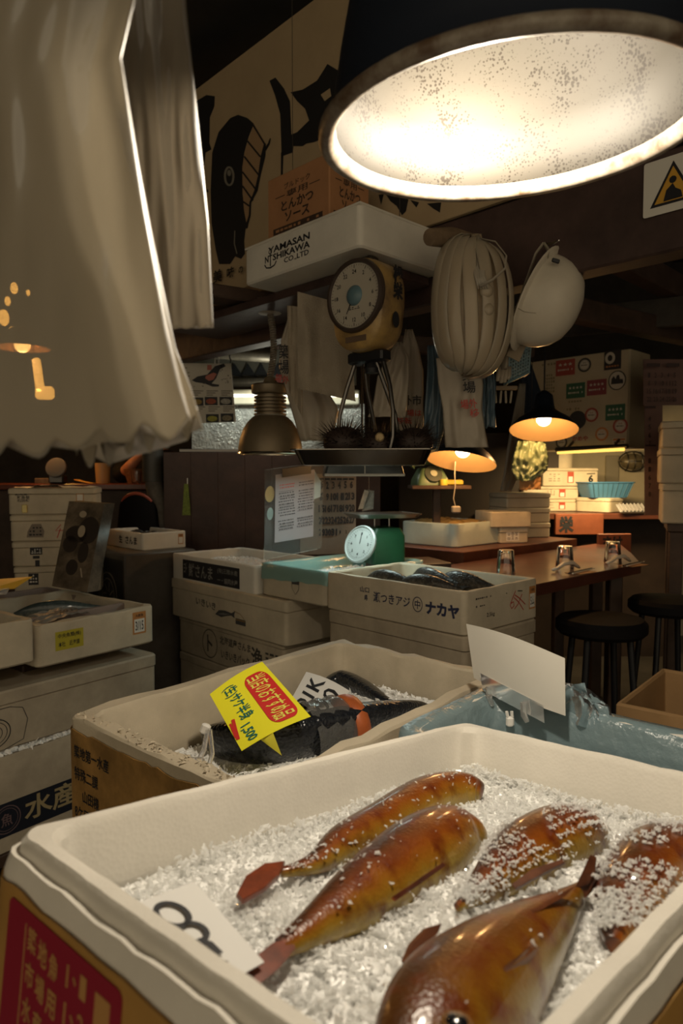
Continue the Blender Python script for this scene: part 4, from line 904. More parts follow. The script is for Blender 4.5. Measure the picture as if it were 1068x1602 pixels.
# round backed stool / chair with red edge, post, tag strip
chp = at(213, 815, 3.9); ch = thing('chair', 'black round backed chair with red top edge in front of the far left counter', 'chair', (chp.x, 3.9, 0))
mb = MB(); zt = at(213, 772, 3.9).z
mb.grid(lambda a, b: Vector((.13*math.cos(PI*a)*(1 - .12*b**3), .05 - .06*math.sin(PI*a), zt - .42 + .42*b*(.55 + .45*math.sin(PI*a)**.6))), 18, 10); mb.grid(lambda a, b: Vector((.13*math.cos(PI*(1 - a))*(1 - .12*b**3), .065 - .06*math.sin(PI*a), zt - .42 + .42*b*(.55 + .45*math.sin(PI*a)**.6))), 18, 10)
mb.build('backrest', M('vinyl_black', (.008, .007, .007), .75, .15), ch, 180)
mb = MB(); mb.tube([Vector((.105*math.cos(PI*a), .055 - .06*math.sin(PI*a), zt - .42 + .42*(.55 + .45*math.sin(PI*a)**.6))) for a in [i/14 for i in range(3, 12)]], .010, 8); tag(mb.build('edge_trim', M('trim_red', (.32, .06, .03), .4), ch, 60), 'dull red edge trim')
mb = MB(); mb.lathe([(0, zt - .45), (.15, zt - .45), (.16, zt - .43), (.15, zt - .41), (0, zt - .40)], 24, (0, 0, 0)); mb.build('seat', MATS['vinyl_black'], ch, 40)
for sx, sy in ((-1, -1), (1, -1), (-1, 1), (1, 1)):
    mb = MB(); mb.tube([(.10*sx, .10*sy, zt - .44), (.13*sx, .13*sy, 0)], .011, 8); mb.build('leg', STEEL_D, ch, 60)
pp = at(258, 790, 4.0); po = thing('post', 'grey post wrapped in worn tape beside the far left counter', 'post', (pp.x - .02, 4.0, 0)); mb = MB()
mb.tube([(0, 0, 0), (.0, 0, EYE - .25), (-.045, 0, EYE - .02), (-.055, 0, CEIL)], [.055, .055, .052, .05], 14); mb.build('trunk', M('post_grey', (.16, .14, .115), .7, var=.5, vscale=14, bump=.4, bscale=30), po, 60)
mb = MB(); mb.lathe([(.060, 0), (.061, .1), (.060, .20)], 16, (-.047, 0, EYE - .03)); mb.build('tape_wrap', M('tape_dark', (.055, .05, .042), .5), po, 60)
tgp = at(290, 755, 4.3); ts = thing('tag_strip', 'green and yellow striped paper strip hanging by the partition', 'strip', at(291, 806, 3.89)); mb = MB()
q = [at(285, 806, 3.89), at(298, 806, 3.89), at(294, 757, 3.89), at(288, 757, 3.89)]; mb.loft([q, [p + Vector((0, .002, 0)) for p in q]], True, True); mb.build('strip', M('strip_green', (.20, .26, .03), .6, var=.5, vscale=60), ts, 0, world=True)
mb = MB(); mb.tube([at(293, 757, 3.89), at(293, 748, 3.89)], .002, 6); mb.build('string', PAPER, ts, 0, world=True)
# ------------------------------------------------------------------ middle stack of boxes
nk = Box(at(727, 927, 2.10), .43, .64, .141, 'open foam box with navy katakana and red handwriting on its sides, holding dark fish', 'near', YAW, FOAM_OLD, t=.020, jz=.003)
f = nk.L; mb = MB()
f.text(mb, '瀬つきアジ', .333, .079, .170, .036, 0, .014); f.ring(mb, .450, .078, .020, .024, .003); f.text(mb, '中', .450, .078, .024, .030, 0, .015); f.text(mb, 'ナカヤ', .552, .074, .136, .044, 0, .05)
f.text(mb, '山口', .205, .098, .045, .020, 0, .02); f.text(mb, '県', .212, .070, .018, .020, 0, .02)
mb.build('printed_text', INKB, nk.root, 0)
f = nk.R; mb = MB(); f.dashes(mb, .055, .108, .10, .010, 1, 9, 0); f.rect(mb, .062, .088, .006, .006, 0); f.dashes(mb, .078, .084, .03, .008, 1, 3, 0); f.text(mb, '2.5kg', .140, .052, .045, .017, 0, .01)
mb.build('stock_print', INK, nk.root, 0)
mb = MB()
for st in ([(.285, .115), (.262, .085), (.252, .068), (.262, .056), (.276, .064), (.272, .078), (.256, .074)], [(.275, .092), (.305, .072), (.335, .042)], [(.325, .098), (.300, .066), (.278, .052)], [(.28, .10), (.31, .085), (.345, .06)]): f.stroke(mb, st, .0035, 0, .0012)
mb.build('red_handwriting', INKR, nk.root, 0); date_label(f, nk.root, .392, .078, .040, .080, '5ム')
for i, (x, y, a_) in enumerate(((-.02, -.02, 1.75), (.06, .02, 1.35), (-.03, .15, 1.6), (.07, -.12, 1.5))):
    d_ = Vector((math.cos(a_), math.sin(a_), 0))
    box_fish(nk, ('dark fish in front within the katakana box', 'dark fish at the back within the katakana box', 'dark glossy fish at the left within the katakana box', 'dark fish by the right wall within the katakana box')[i], [Vector((x, y, .098 + .012*(i % 2))) - d_*(-.13 + .045*k_) for k_ in range(7)], .048, DARKF)
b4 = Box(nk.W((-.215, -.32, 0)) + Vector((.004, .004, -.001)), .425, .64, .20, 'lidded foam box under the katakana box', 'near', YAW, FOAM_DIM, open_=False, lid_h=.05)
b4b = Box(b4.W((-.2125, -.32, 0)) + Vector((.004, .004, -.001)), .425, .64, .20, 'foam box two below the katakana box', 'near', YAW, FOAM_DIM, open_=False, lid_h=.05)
AQ = M_film('liner_aqua_film', (.45, .72, .68), rough=.15, trans_fac=.22, bump=.6, bscale=20)
b2 = Box(at(511, 897, 2.585), .58, .42, .132, 'foam box with aqua film liner in the middle of the stack', 'near', YAW, FOAM_OLD, t=.022, jz=.002, r=.03)
liner(b2.root, .58, .42, .132, .022, .06, AQ, drop=.055, seed=7, name='aqua_liner')
mb = MB(); f = b2.L; f.rect(mb, .235, .085, .046, .034, 0, .0022); f.stroke(mb, [(.213, .085), (.214, .05), (.235, .028), (.256, .05), (.257, .085)], .002, 0, .0024); mb.build('printed_shield', M('shield_grey', (.06, .06, .06), .5), b2.root, 0)
mb = ice_bed('i', '', MW[b2.root.name], -.22, .22, -.15, .15, lambda x, y: .082 + .008*noise.noise(Vector((x*12, y*12, 3))), 500, .006, 9, 26, 20); o = mb.build('crushed_ice', [ICEBED], None, 0); tag(o, 'ice in the aqua lined box', 'ice', kind='stuff')
b3 = Box(at(399, 886, 2.90), .42, .70, .147, 'clean white foam box with long dark name label, holding the acrylic menu stand', 'near', YAW, FOAM, t=.022, jz=.003)
f = b3.L; mb = MB(); f.rect(mb, .345, .080, .48, .092, 0, .0008); f.text(mb, '三陸', .130, .085, .03, .05, 1, .02, .0012); f.text(mb, '鮮さんま', .265, .080, .21, .066, 1, .014, .0012); f.text(mb, '(有)三陸水産', .49, .10, .16, .026, 1, .01, .0012); f.text(mb, '一・協同水産', .49, .058, .16, .026, 1, .015, .0012)
mb.build('name_label', [M('label_charcoal', (.02, .02, .024), .5), M('label_grey_text', (.25, .24, .22), .5)], b3.root, 0)
mb = ice_bed('i', '', MW[b3.root.name], -.185, .185, -.325, .325, lambda x, y: .105 + .02*noise.noise(Vector((x*6, y*5, 3))) + .018*max(0, -y), 1500, .006, 10, 26, 40); o = mb.build('crushed_ice', [ICEBED], None, 0); tag(o, 'ice in the clean white box with the dark name label', 'ice', kind='stuff')
b5 = Box(at(447, 941, 2.735), .45, .92, .190, 'wide lidded foam box printed with a small tuna, under the white labelled box', 'near', YAW, FOAM_OLD, open_=False, lid_h=.05)
f = b5.L; mb = MB(); f.text(mb, 'いきいき', .32, .10, .17, .035, 0, .02, .001, -.05)
fp = [(.40, .062), (.43, .085), (.48, .09), (.53, .085), (.56, .098), (.552, .082), (.556, .066), (.53, .074), (.49, .066), (.45, .055)]; f.poly(mb, fp, 0, .001); f.poly(mb, [(.42, .066), (.46, .076), (.52, .078), (.47, .068)], 1, .0014); f.rect(mb, .60, .055, .075, .026, 0, .001); f.rect(mb, .60, .062, .07, .006, 2, .0013); f.stroke(mb, [(.55, .098), (.60, .09), (.63, .07)], .003, 2, .001)
mb.build('tuna_print', [M('print_slate', (.06, .06, .06), .6), M('print_silver', (.18, .18, .17), .6), M('print_ochre', (.22, .13, .05), .6)], b5.root, 0)
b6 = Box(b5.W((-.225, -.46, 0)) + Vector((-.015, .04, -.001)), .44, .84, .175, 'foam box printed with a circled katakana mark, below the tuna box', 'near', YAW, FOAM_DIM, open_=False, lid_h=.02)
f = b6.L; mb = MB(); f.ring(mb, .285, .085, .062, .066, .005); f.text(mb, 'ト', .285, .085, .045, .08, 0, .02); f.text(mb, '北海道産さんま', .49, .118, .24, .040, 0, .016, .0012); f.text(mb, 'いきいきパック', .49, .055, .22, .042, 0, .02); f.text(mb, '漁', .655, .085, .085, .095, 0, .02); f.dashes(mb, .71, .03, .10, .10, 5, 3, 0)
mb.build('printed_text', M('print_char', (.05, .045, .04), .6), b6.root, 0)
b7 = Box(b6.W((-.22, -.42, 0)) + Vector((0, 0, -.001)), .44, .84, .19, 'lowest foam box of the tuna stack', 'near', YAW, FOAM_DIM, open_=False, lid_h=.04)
# stands that carry the stacks
def stand(label, c, yaw, lx, ly, h, name='display_stand'):
    t_ = thing(name, label, 'stand', (c[0], c[1], 0), yaw); mb = MB(); mb.bbox((0, 0, h - .02), (lx, ly, .04), .004); mb.build('top', WOOD, t_)
    for sx in (-1, 1):
        for sy in (-1, 1):
            mb = MB(); mb.bbox((sx*(lx/2 - .04), sy*(ly/2 - .04), (h - .04)/2), (.06, .06, h - .04), .004); mb.build('leg', WOOD, t_)
    return t_
def under(bx, label, grow=.0):
    m_ = MW[bx.root.name]; stand(label, m_.translation, m_.to_euler().z, bx.Lu + grow, bx.Lv + grow, m_.translation.z - .001)
under(b7, 'dark stand under the tuna stack'); under(b4b, 'dark stand under the katakana stack'); under(sal, 'dark stand under the salmon box'); under(blu, 'dark stand under the blue lined box'); under(low, 'dark stand under the long left cases')
bxm = MW[bm.root.name].translation; under(bm, 'dark stand under the mauve film box')
m_ = MW['fish_box']; stand('dark stand under the nearest fish box', m_.translation, math.radians(47), .56, .34, m_.translation.z - .045)
# ------------------------------------------------------------------ signboard over the stall front
sgb = thing('signboard', 'long buff shop signboard with black brush characters and a fish picture, above the beam', 'sign', ban(.9, .84))
BUFF = M('sign_buff', (.46, .345, .205), .8, .2, var=.12, vscale=3)
def bx_s(px, off=0.0):
    """distance along the signboard line of a pixel column"""
    k = (px - CX)/FPX; return (BAN0.x - k*BAN0.y)/(-(BV.x) + k*BV.y) if False else (k*BAN0.y - BAN0.x)/(BV.x - k*BV.y)
def bz(px, py):
    s_ = bx_s(px); p = BAN0 + BV*s_; return at(px, py, p.y).z - EYE
s_l, s_r = bx_s(150), bx_s(1015)
mb = MB(); mid = (s_l + s_r)/2; R = Matrix((BV, BN*-1, Vector((0, 0, 1)))).transposed()
zb, zt = .845, 1.86
mb.bbox(ban(mid, (zb + zt)/2), (s_r - s_l, .02, zt - zb), .003, R); mb.build('board', BUFF, sgb, 0, world=True)
class BanFr(Fr):
    """drawing frame on the signboard in pixel columns / rows of the author's survey"""
    def P(s, x, y, off=.001):
        s_ = bx_s(x); return ban(s_, bz(x, y), .0105 + off)
bf = BanFr((0, 0, 0), (1, 0, 0), (0, 1, 0))
def bpoly(mb, pts, mat, off=.001):
    vs = [bf.P(x, y, off) for x, y in pts]
    a = sum(pts[i][0]*pts[(i + 1) % len(pts)][1] - pts[(i + 1) % len(pts)][0]*pts[i][1] for i in range(len(pts)))
    if a > 0: vs = vs[::-1]
    mb.add(vs, [tuple(range(len(vs)))], mat)
def bstroke(mb, pts, w, mat, off=.0015):
    L = []; 
    for i, p in enumerate(pts):
        a, b = pts[max(i - 1, 0)], pts[min(i + 1, len(pts) - 1)]; dx, dy = b[0] - a[0], b[1] - a[1]; l = math.hypot(dx, dy) or 1
        k_ = w[i] if isinstance(w, (list, tuple)) else w
        L.append([bf.P(p[0] - dy/l*k_/2, p[1] + dx/l*k_/2, off), bf.P(p[0] + dy/l*k_/2, p[1] - dx/l*k_/2, off)])
    mb.loft(L, mat=mat, closed=False)
mb = MB()
bpoly(mb, [(340, 240), (350, 208), (368, 186), (380, 181), (394, 186), (404, 195), (396, 215), (389, 240), (386, 262), (386, 305), (390, 335), (395, 350), (390, 360), (388, 378), (389, 398), (383, 406), (374, 402), (366, 414), (349, 414), (344, 392), (338, 350), (337, 300)], 0)
bpoly(mb, [(404, 195), (422, 226), (418, 248), (412, 275), (408, 298), (398, 318), (397, 335), (392, 352), (388, 330), (386, 300), (386, 262), (390, 238)], 1, .0012)
for a_, b_ in (((403, 197), (421, 228)), ((394, 222), (414, 247)), ((389, 246), (411, 275)), ((386, 270), (406, 297)), ((386, 292), (402, 315)), ((386, 316), (397, 324))): bstroke(mb, [a_, b_], 2.6, 0, .0018)
bstroke(mb, [(421, 226), (418, 245), (412, 276), (407, 299), (398, 318), (397, 338), (391, 358)], [3, 7, 4, 5, 3, 3, 4], 0, .002); bstroke(mb, [(421, 236), (427, 226), (429, 218)], [4, 3, 1.5], 0, .002)
bstroke(mb, [(366 + 6.5*math.cos(t), 277 + 14*math.sin(t)) for t in [2*PI*i/20 for i in range(21)]], 3.2, 2, .0022); bpoly(mb, [(366 + 3*math.cos(t), 272 + 5*math.sin(t)) for t in [2*PI*i/12 for i in range(12)]], 2, .0022)
bstroke(mb, [(374, 362), (373, 382), (377, 398)], 1.6, 2, .0022)
mb.build('fish_picture', [M('sign_black', (.014, .013, .013), .7), M('sign_tan', (.36, .23, .12), .8), M('sign_grey', (.22, .20, .16), .8)], sgb, 0, world=True)
mb = MB()
# partial brush characters: left edge one, the large one right of the fish, and the ends under the lamp
bpoly(mb, [(316, 160), (332, 150), (345, 152), (344, 168), (337, 185), (336, 225), (339, 235), (330, 240), (327, 264), (320, 268), (314, 250), (312, 200)], 0); bstroke(mb, [(326, 300), (328, 304)], 14, 0)
bpoly(mb, [(428, 128), (437, 123), (450, 140), (459, 160), (461, 212), (470, 208), (488, 190), (482, 172), (470, 160), (460, 146), (478, 142), (500, 128), (516, 102), (532, 112), (545, 140), (520, 168), (536, 195), (520, 214), (495, 224), (484, 226), (478, 230), (464, 230), (463, 240), (446, 246), (444, 180), (436, 150)], 0)
bpoly(mb, [(445, 240), (449, 238), (446, 320), (444, 318)], 0)
for pts_ in ([(594, 306), (602, 305), (598, 322)], [(605, 305), (640, 312), (636, 332), (630, 338), (622, 324), (612, 316)], [(642, 314), (656, 318), (652, 326)], [(668, 320), (690, 318), (688, 334), (678, 328)]): bpoly(mb, pts_, 0)
bpoly(mb, [(506, 150), (520, 140), (522, 152), (512, 160)], 1, .0016)
mb.build('brush_characters', [MATS['sign_black'], BUFF], sgb, 0, world=True)
strp = thing('name_strip', 'brown wooden name strip with small black characters under the fish picture', 'sign', ban(bx_s(372), .78)); mb = MB()
mb.bbox(ban(bx_s(360), .795, .015), (.62, .022, .09), .003, R); mb.build('board', M('strip_brown', (.20, .115, .06), .7, var=.3, vscale=8), strp, 0, world=True)
mb = MB()
for ch_, px, py, sz in (('美', 351, 434, 20), ('味', 371, 428, 16), ('の', 387, 424, 10), ('崎', 404, 421, 17)):
    c_ = ban(bx_s(px), bz(px, py), .0275); fr = Fr(c_, BV, (0, 0, 1)); w_ = sz/FPX*c_.y*1.25; fr.text(mb, ch_, 0, 0, w_, w_*.8, 0, .03)
mb.build('lettering', MATS['sign_black'], strp, 0, world=True)
mb = MB(); mb.bbox(ban(bx_s(400), .735, .10), (1.05, .20, .02), .003, R); tag(mb.build('shelf_board', M('lip_ochre', (.26, .155, .075), .7, var=.3, vscale=8)), 'ochre shelf board under the brown name strip', 'shelf')
# shelf board along the beam top with boxes
ymz = .675
ym = Box(at(563, 318, 2.03), .40, .575, .122, 'white foam box with black company lettering and anchor on the overhead shelf', 'near', YAW, FOAM, open_=True, t=.02, jz=.001)
f = ym.L; mb = MB(); f.text(mb, 'YAMASAN', .245, .087, .215, .022, 0, .03); f.text(mb, 'SHIKAWA', .258, .061, .19, .022, 0, .03); f.text(mb, 'CO.,LTD', .285, .036, .125, .020, 0, .02); f.text(mb, 'N', .130, .061, .02, .022, 0, .03)
f.stroke(mb, [(.150, .076), (.150, .035)], .005); f.ring(mb, .150, .083, .008, .007, .003); f.stroke(mb, [(.118, .046), (.128, .034), (.150, .030), (.172, .034), (.182, .046)], .005); f.stroke(mb, [(.138, .070), (.162, .070)], .004)
mb.build('company_print', INK, ym.root, 0)
shz = MW[ym.root.name].translation.z - EYE
mb = MB(); mb.bbox(ban((bx_s(350) + bx_s(672))/2, shz - .016, .14), (bx_s(672) - bx_s(350), .26, .03), .004, R); tag(mb.build('overhead_shelf', MATS['beam_plum']), 'dark overhead shelf board carrying the company lettered foam box', 'shelf')
YM = MW[ym.root.name]
def carton(label, x, y, lx, ly, h, z0_, prints):
    t_ = thing('carton', label, 'box', YM @ Vector((x, y, z0_)), YAW + math.radians(2)); mb = MB(); mb.bbox((0, 0, h/2), (lx, ly, h), .004); mb.build('body', CARD, t_, 0)
    mb = MB()
    for fr, w in ((Fr((-lx/2, 0, 0), (0, -1, 0), (0, 0, 1)), ly), (Fr((0, -ly/2, 0), (1, 0, 0), (0, 0, 1)), lx)):
        fr.text(mb, 'ブルドック', 0, h*.80, w*.42, h*.09, 0, .01); fr.text(mb, '専用', 0, h*.68, w*.34, h*.10, 0, .01); fr.stroke(mb, [(-w*.36, h*.68), (-w*.2, h*.68)], h*.012); fr.stroke(mb, [(w*.2, h*.68), (w*.36, h*.68)], h*.012)
        fr.text(mb, 'とんかつ', 0, h*.53, w*.52, h*.15, 0, .03); fr.text(mb, 'ソース', 0, h*.36, w*.40, h*.14, 0, .03)
        fr.rect(mb, 0, h*.20, w*.80, h*.09, 0); fr.dashes(mb, -w*.36, h*.165, w*.72, h*.07, 1, 10, 1, .0012); fr.rect(mb, w*.22, h*.08, w*.4, h*.07, 0); fr.dashes(mb, w*.06, h*.055, w*.32, h*.05, 1, 5, 1, .0012)
    mb.build('sauce_print', [M('print_umber2', (.05, .028, .018), .7), CARD], t_, 0); return t_
# lid board so the carton has something to stand on
mb = MB(); mb.bbox((0, 0, .126), (.40, .575, .008), .002); mb.build('lid', FOAM, ym.root, 0)
carton('brown sauce carton with black characters, standing on the lettered foam box', -.035, .085, .19, .31, .235, .1305, 1)
# ------------------------------------------------------------------ hanging spring scale with its tray of sea urchins
YS = 2.12; sc_c = at(577, 477, YS); yw = math.radians(-38)
ss_ = thing('spring_scale', 'worn yellow hanging spring scale with round white dial, above the sea urchin tray', 'scale', (sc_c.x, sc_c.y, sc_c.z - .14), math.radians(-42)); SCY = M('scale_yellow', (.42, .27, .085), .45, .5, var=.6, vscale=11, coat=.2, col2=(.16, .10, .05))
mb = MB(); L = []
for y_, k_ in ((-.062, .92), (-.055, .98), (-.03, 1.0), (.03, 1.0), (.05, .95), (.058, .85)):
    lp = []
    for q_ in rloop(.205*k_, .275*k_, .090*k_, 0, 8, 2): lp.append(Vector((q_.x*(1 - .06*(q_.y < 0)), y_, q_.y + .13)))
    L.append(lp)
mb.loft([l[::-1] for l in L], True, True); mb.build('housing', SCY, ss_, 50)
fr = Fr((0, -.0645, .155), (1, 0, 0), (0, 0, 1)); mb = MB(); RX = Matrix.Rotation(PI/2, 3, 'X')
mb.lathe([(.108, -.004), (.110, .004), (.107, .014), (.098, .016), (.095, .010), (.095, -.004)], 40, (0, -.060, .155), RX); mb.build('dial_bezel', M('bezel_brown', (.05, .035, .028), .4), ss_, 50)
mb = MB(); fr.disc(mb, 0, 0, .096, .096, 0, .004, 40); dial = mb.build('dial_plate', M('dial_cream', (.42, .38, .31), .45), ss_, 0)
mb = MB()
for i in range(60):
    a_ = 2*PI*i/60; r1 = .087 if i % 5 else .081; fr.stroke(mb, [(r1*math.cos(a_), r1*math.sin(a_)), (.091*math.cos(a_), .091*math.sin(a_))], .0012 if i % 5 else .002, 0, .005)
for i in range(12): a_ = PI/2 - 2*PI*i/12; fr.text(mb, str(i*2) if i else '24', .071*math.cos(a_), .071*math.sin(a_), None, .012, 0, .01, .005)
fr.dashes(mb, -.022, -.042, .044, .010, 2, 4, 0, .005); fr.stroke(mb, [(0, 0), (-.028, -.052)], [.005, .002], 0, .008)
mb.build('dial_marks', INK, dial, 0)
mb = MB(); mb.lathe([(0, .016), (.012, .016), (.024, .010), (.030, .004), (.031, 0)], 24, (0, -.0665, .155), RX); mb.build('hub', M('hub_blue', (.10, .17, .20), .4), dial, 50)
mb = MB(); mb.bbox((0, -.057, .028), (.085, .012, .020), .002); mb.build('name_plate', M('plate_brown', (.13, .085, .055), .5), ss_, 0)
frs = Fr((.103, 0, .15), (0, 1, 0), (0, 0, 1)); mb = MB(); frs.text(mb, '松\n栄', .01, .04, .05, .10, 0, .05); frs.disc(mb, 0, -.07, .016, .024, 0, .001); mb.build('side_brush_marks', INK, ss_, 0)
mb = MB(); mb.bbox((0, 0, .268), (.05, .04, .03), .006); mb.tube([(0, 0, .27), (.004, 0, .31), (.0, 0, .34), (.0, 0, .36)], [.008, .006, .005, .005], 8); mb.build('hook', STEEL_D, ss_, 50)
mb = MB(); mb.bbox((0, 0, -.02), (.14, .05, .036), .006); mb.lathe([(.0, -.07), (.022, -.068), (.026, -.055), (.016, -.04), (.016, -.03)], 16, (.01, 0, 0)); mb.build('hanger_block', BLACK, ss_, 40)
for sx, sy in ((-1, -.25), (1, -.2), (-.35, .9), (.5, .9)):
    mb = MB(); mb.tube([(.055*sx, 0, -.03), (.085*sx, .03*sy, -.11), (.105*sx, .07*sy, -.19), (.108*sx, .09*sy, -.265), (.10*sx, .10*sy, -.30)], .0072, 8); mb.build('hanger_arm', STEEL_D, ss_, 60)
def tray_mesh(lx, ly, h, t=.004, fl=.014):
    mb = MB(); mb.loft([rloop(lx - .05, ly - .05, .02, 0, 5, 2), rloop(lx - .008, ly - .008, .026, h - .003, 5, 2), rloop(lx + fl, ly + fl, .03, h - .002, 5, 2), rloop(lx + fl, ly + fl, .03, h + .001, 5, 2), rloop(lx - .014, ly - .014, .026, h + .0005, 5, 2), rloop(lx - .058, ly - .058, .02, t, 5, 2)], True, True); return mb
TRZ = sc_c.z - .14 - .35
tr = thing('steel_tray', 'steel tray of sea urchins hanging under the yellow spring scale', 'tray', (sc_c.x - .012, sc_c.y + .02, TRZ), math.radians(-6)); tray_mesh(.42, .26, .046).build('pan', M('steel_smoked', (.20, .185, .165), .22, metal=1), tr, 40)
URCH = M('urchin_spine', (.030, .020, .016), .5, .4); URB = M('urchin_shell', (.04, .025, .02), .6)
def urchin(label, c, r, seed):
    rn = random.Random(seed); t_ = thing('sea_urchin', label, 'sea urchin', c); mb = MB(); mb.sphere((0, 0, r*.72), r*.72, 14, 0, (1, 1, .78)); mb.build('shell', URB, t_, 180); mb = MB()
    for i in range(210):
        th = rn.uniform(0, 2*PI); zz = rn.uniform(-.25, 1); q_ = math.sqrt(1 - zz*zz); d_ = Vector((q_*math.cos(th), q_*math.sin(th), zz)); d2 = (d_ + Vector((rn.gauss(0, .15), rn.gauss(0, .15), rn.gauss(0, .15)))).normalized()
        a_ = Vector((0, 0, r*.72)) + Vector((d_.x, d_.y, d_.z*.78))*r*.68; ln = r*rn.uniform(.32, .62); e = a_ + d2*ln
        if e.z < 0: continue
        s_ = d2.orthogonal().normalized()*.0016; w_ = d2.cross(s_); mb.add([a_ + s_, a_ - s_*.5 + w_*.9, a_ - s_*.5 - w_*.9, e], [(0, 1, 3), (1, 2, 3), (2, 0, 3)])
    mb.build('spines', [URCH], t_, 0); return t_
TT = MW[tr.name]
for i, (x, y, r, lab) in enumerate(((-.065, .0, .092, 'left spiny sea urchin in the hanging steel tray'), (.045, -.03, .078, 'middle spiny sea urchin in the hanging steel tray, pale mouth showing'), (.15, .0, .088, 'right spiny sea urchin in the hanging steel tray, behind the hanger arm'))):
    u_ = urchin(lab, TT @ Vector((x, y, .0045)), r, 40 + i)
    if i == 1:
        mb = MB(); mb.lathe([(.0, .010), (.010, .008), (.014, 0), (.010, -.004)], 12, (.0, -.060, .078), RX); mb.build('mouth', M('urchin_mouth', (.50, .36, .18), .5), u_, 50)
# steel light hood below, lighting the middle boxes
hdp = at(566, 733, 2.75); hd = thing('light_hood', 'flat steel light hood under the sea urchin tray, lit along its lower edge', 'lamp', (hdp.x, hdp.y, hdp.z - .03), math.radians(4)); mb = MB()
mb.loft([rloop(.31, .22, .01, 0, 3, 2), rloop(.31, .22, .01, .006, 3, 2), rloop(.29, .20, .012, .055, 3, 2), rloop(.27, .18, .012, .06, 3, 2)], False, True); mb.loft([rloop(.262, .172, .01, .054, 3, 2), rloop(.30, .21, .01, .001, 3, 2), rloop(.31, .22, .01, .0, 3, 2)], True, False); mb.build('hood', M('hood_steel', (.06, .07, .075), .3, metal=.8), hd, 40)
mb = MB(); mb.bbox((0, -.113, .004), (.312, .008, .010), .002); mb.bbox((0, -.113, .031), (.004, .006, .05), .001); tag(mb.build('lip', M('lip_painted_lit', (.62, .62, .58), .4), hd, 0), 'lower lip painted white as if lit')  # diffuse white strip stands in for light along the hood's lower edge
mb = MB(); mb.tube([(-.12, 0, .022), (.12, 0, .022)], .013, 12); mb.build('tube', M('tube_cool', (1, 1, 1), .3, emit=(.80, 1, .92), estr=9), hd, 60)
mb = MB(); mb.tube([(0, 0, .06), (0, 0, .2), (0, 0, CEIL - hdp.z + .03)], .004, 6); mb.build('hanger', BLACK, hd)
al = area_light('hood_light', (0, 0, .004), POW_TUBE, (.80, 1, .93), .26, .17); al.parent = hd
# ------------------------------------------------------------------ bare metal lamp on a coil
LP = at(423, 710, 2.72); l1 = thing('pendant_lamp', 'dull metal bell lamp with ribbed collar hanging on a coiled cord', 'lamp', LP); OLIVE = M('shade_olive_metal', (.24, .185, .115), .42, .5, metal=.35, var=.3, vscale=5)
mb = MB(); k_ = .128
mb.lathe([(k_, 0), (k_*.985, .025), (k_*.94, .06), (k_*.84, .097), (k_*.70, .125), (k_*.56, .143), (k_*.50, .148)], 40); mb.lathe([(k_*.50, .144), (k_*.68, .122), (k_*.82, .094), (k_*.92, .057), (k_*.965, .024), (k_*.985, .001)][::1], 40); mb.build('shade', OLIVE, l1, 60)
mb = MB(); mb.lathe([(k_*1.01, -.003), (k_*1.03, 0), (k_*1.01, .006), (k_*.97, .004), (k_*.97, -.002), (k_*1.01, -.003)], 40); tag(mb.build('rim', M('rim_bright', (.75, .68, .55), .2, metal=1), l1, 60), 'bright polished rim')
mb = MB()
for i in range(6): mb.lathe([(.052, .150 + i*.0135), (.064, .152 + i*.0135), (.064, .158 + i*.0135), (.052, .160 + i*.0135)], 28)
mb.lathe([(.050, .146), (.050, .235)], 24); mb.build('ribbed_collar', OLIVE, l1, 40)
mb = MB(); mb.lathe([(.045, .232), (.070, .236), (.074, .242), (.074, .268), (.066, .274), (.03, .276), (.02, .30), (0, .30)], 28); mb.build('cap', OLIVE, l1, 40)
mb = MB(); pts = []; zc1 = at(423, 492, 2.72).z - LP.z
for i in range(240): t = i/239; pts.append((.010*math.cos(t*2*PI*26) + .015*math.sin(t*3), .010*math.sin(t*2*PI*26), .30 + (zc1 - .30)*t))
mb.tube(pts, .0045, 5); mb.build('coiled_cord', M('coil_grey', (.20, .17, .13), .5), l1, 60)
mb = MB(); mb.lathe([(0, zc1), (.045, zc1 + .004), (.062, zc1 + .012), (.062, zc1 + .05), (.05, zc1 + .058), (0, zc1 + .058)], 12, (0, 0, 0)); mb.build('ceiling_rose', M('rose_cream', (.42, .37, .29), .55, var=.2), l1, 30)
mb = MB(); mb.sphere((0, 0, .05), .03, 14); mb.build('bulb', M('bulb_dim', (.8, .8, .75), .3, emit=(1, .9, .7), estr=2.0), l1, 180)
# ------------------------------------------------------------------ cloths and towels
def cloth(name, label, cat, tl, tr_, br, bl, Y, mat, amp=.012, fr_=16, seed=1, group=None, nu=40, nv=34, th=.002):
    mb = MB()
    def P(a, b, o=0):
        x = (tl[0]*(1 - a) + tr_[0]*a)*(1 - b) + (bl[0]*(1 - a) + br[0]*a)*b; y = (tl[1]*(1 - a) + tr_[1]*a)*(1 - b) + (bl[1]*(1 - a) + br[1]*a)*b
        d = amp*math.sin(a*fr_ + seed + .8*math.sin(b*3))*(.4 + .6*b) + amp*1.2*noise.noise(Vector((a*4, b*3, seed)))
        return at(x, y, Y + d + o)
    mb.grid(lambda a, b: P(a, 1 - b), nu, nv); mb.grid(lambda a, b: P(1 - a, 1 - b, th), nu, nv); o = mb.build(name, mat, None, 180); tag(o, label, cat, group); return o, P
TOW = M('towel_buff', (.40, .34, .26), .95, .1, var=.15, vscale=12, bump=.5, bscale=220)
cloth('towel', 'buff towel hanging left of the yellow spring scale', 'towel', (465, 456), (545, 478), (556, 628), (466, 608), 2.42, TOW, .014, 12, 2)
cloth('towel', 'narrow buff towel hanging behind the wide one', 'towel', (449, 478), (470, 480), (474, 655), (452, 612), 2.50, TOW, .008, 6, 5)
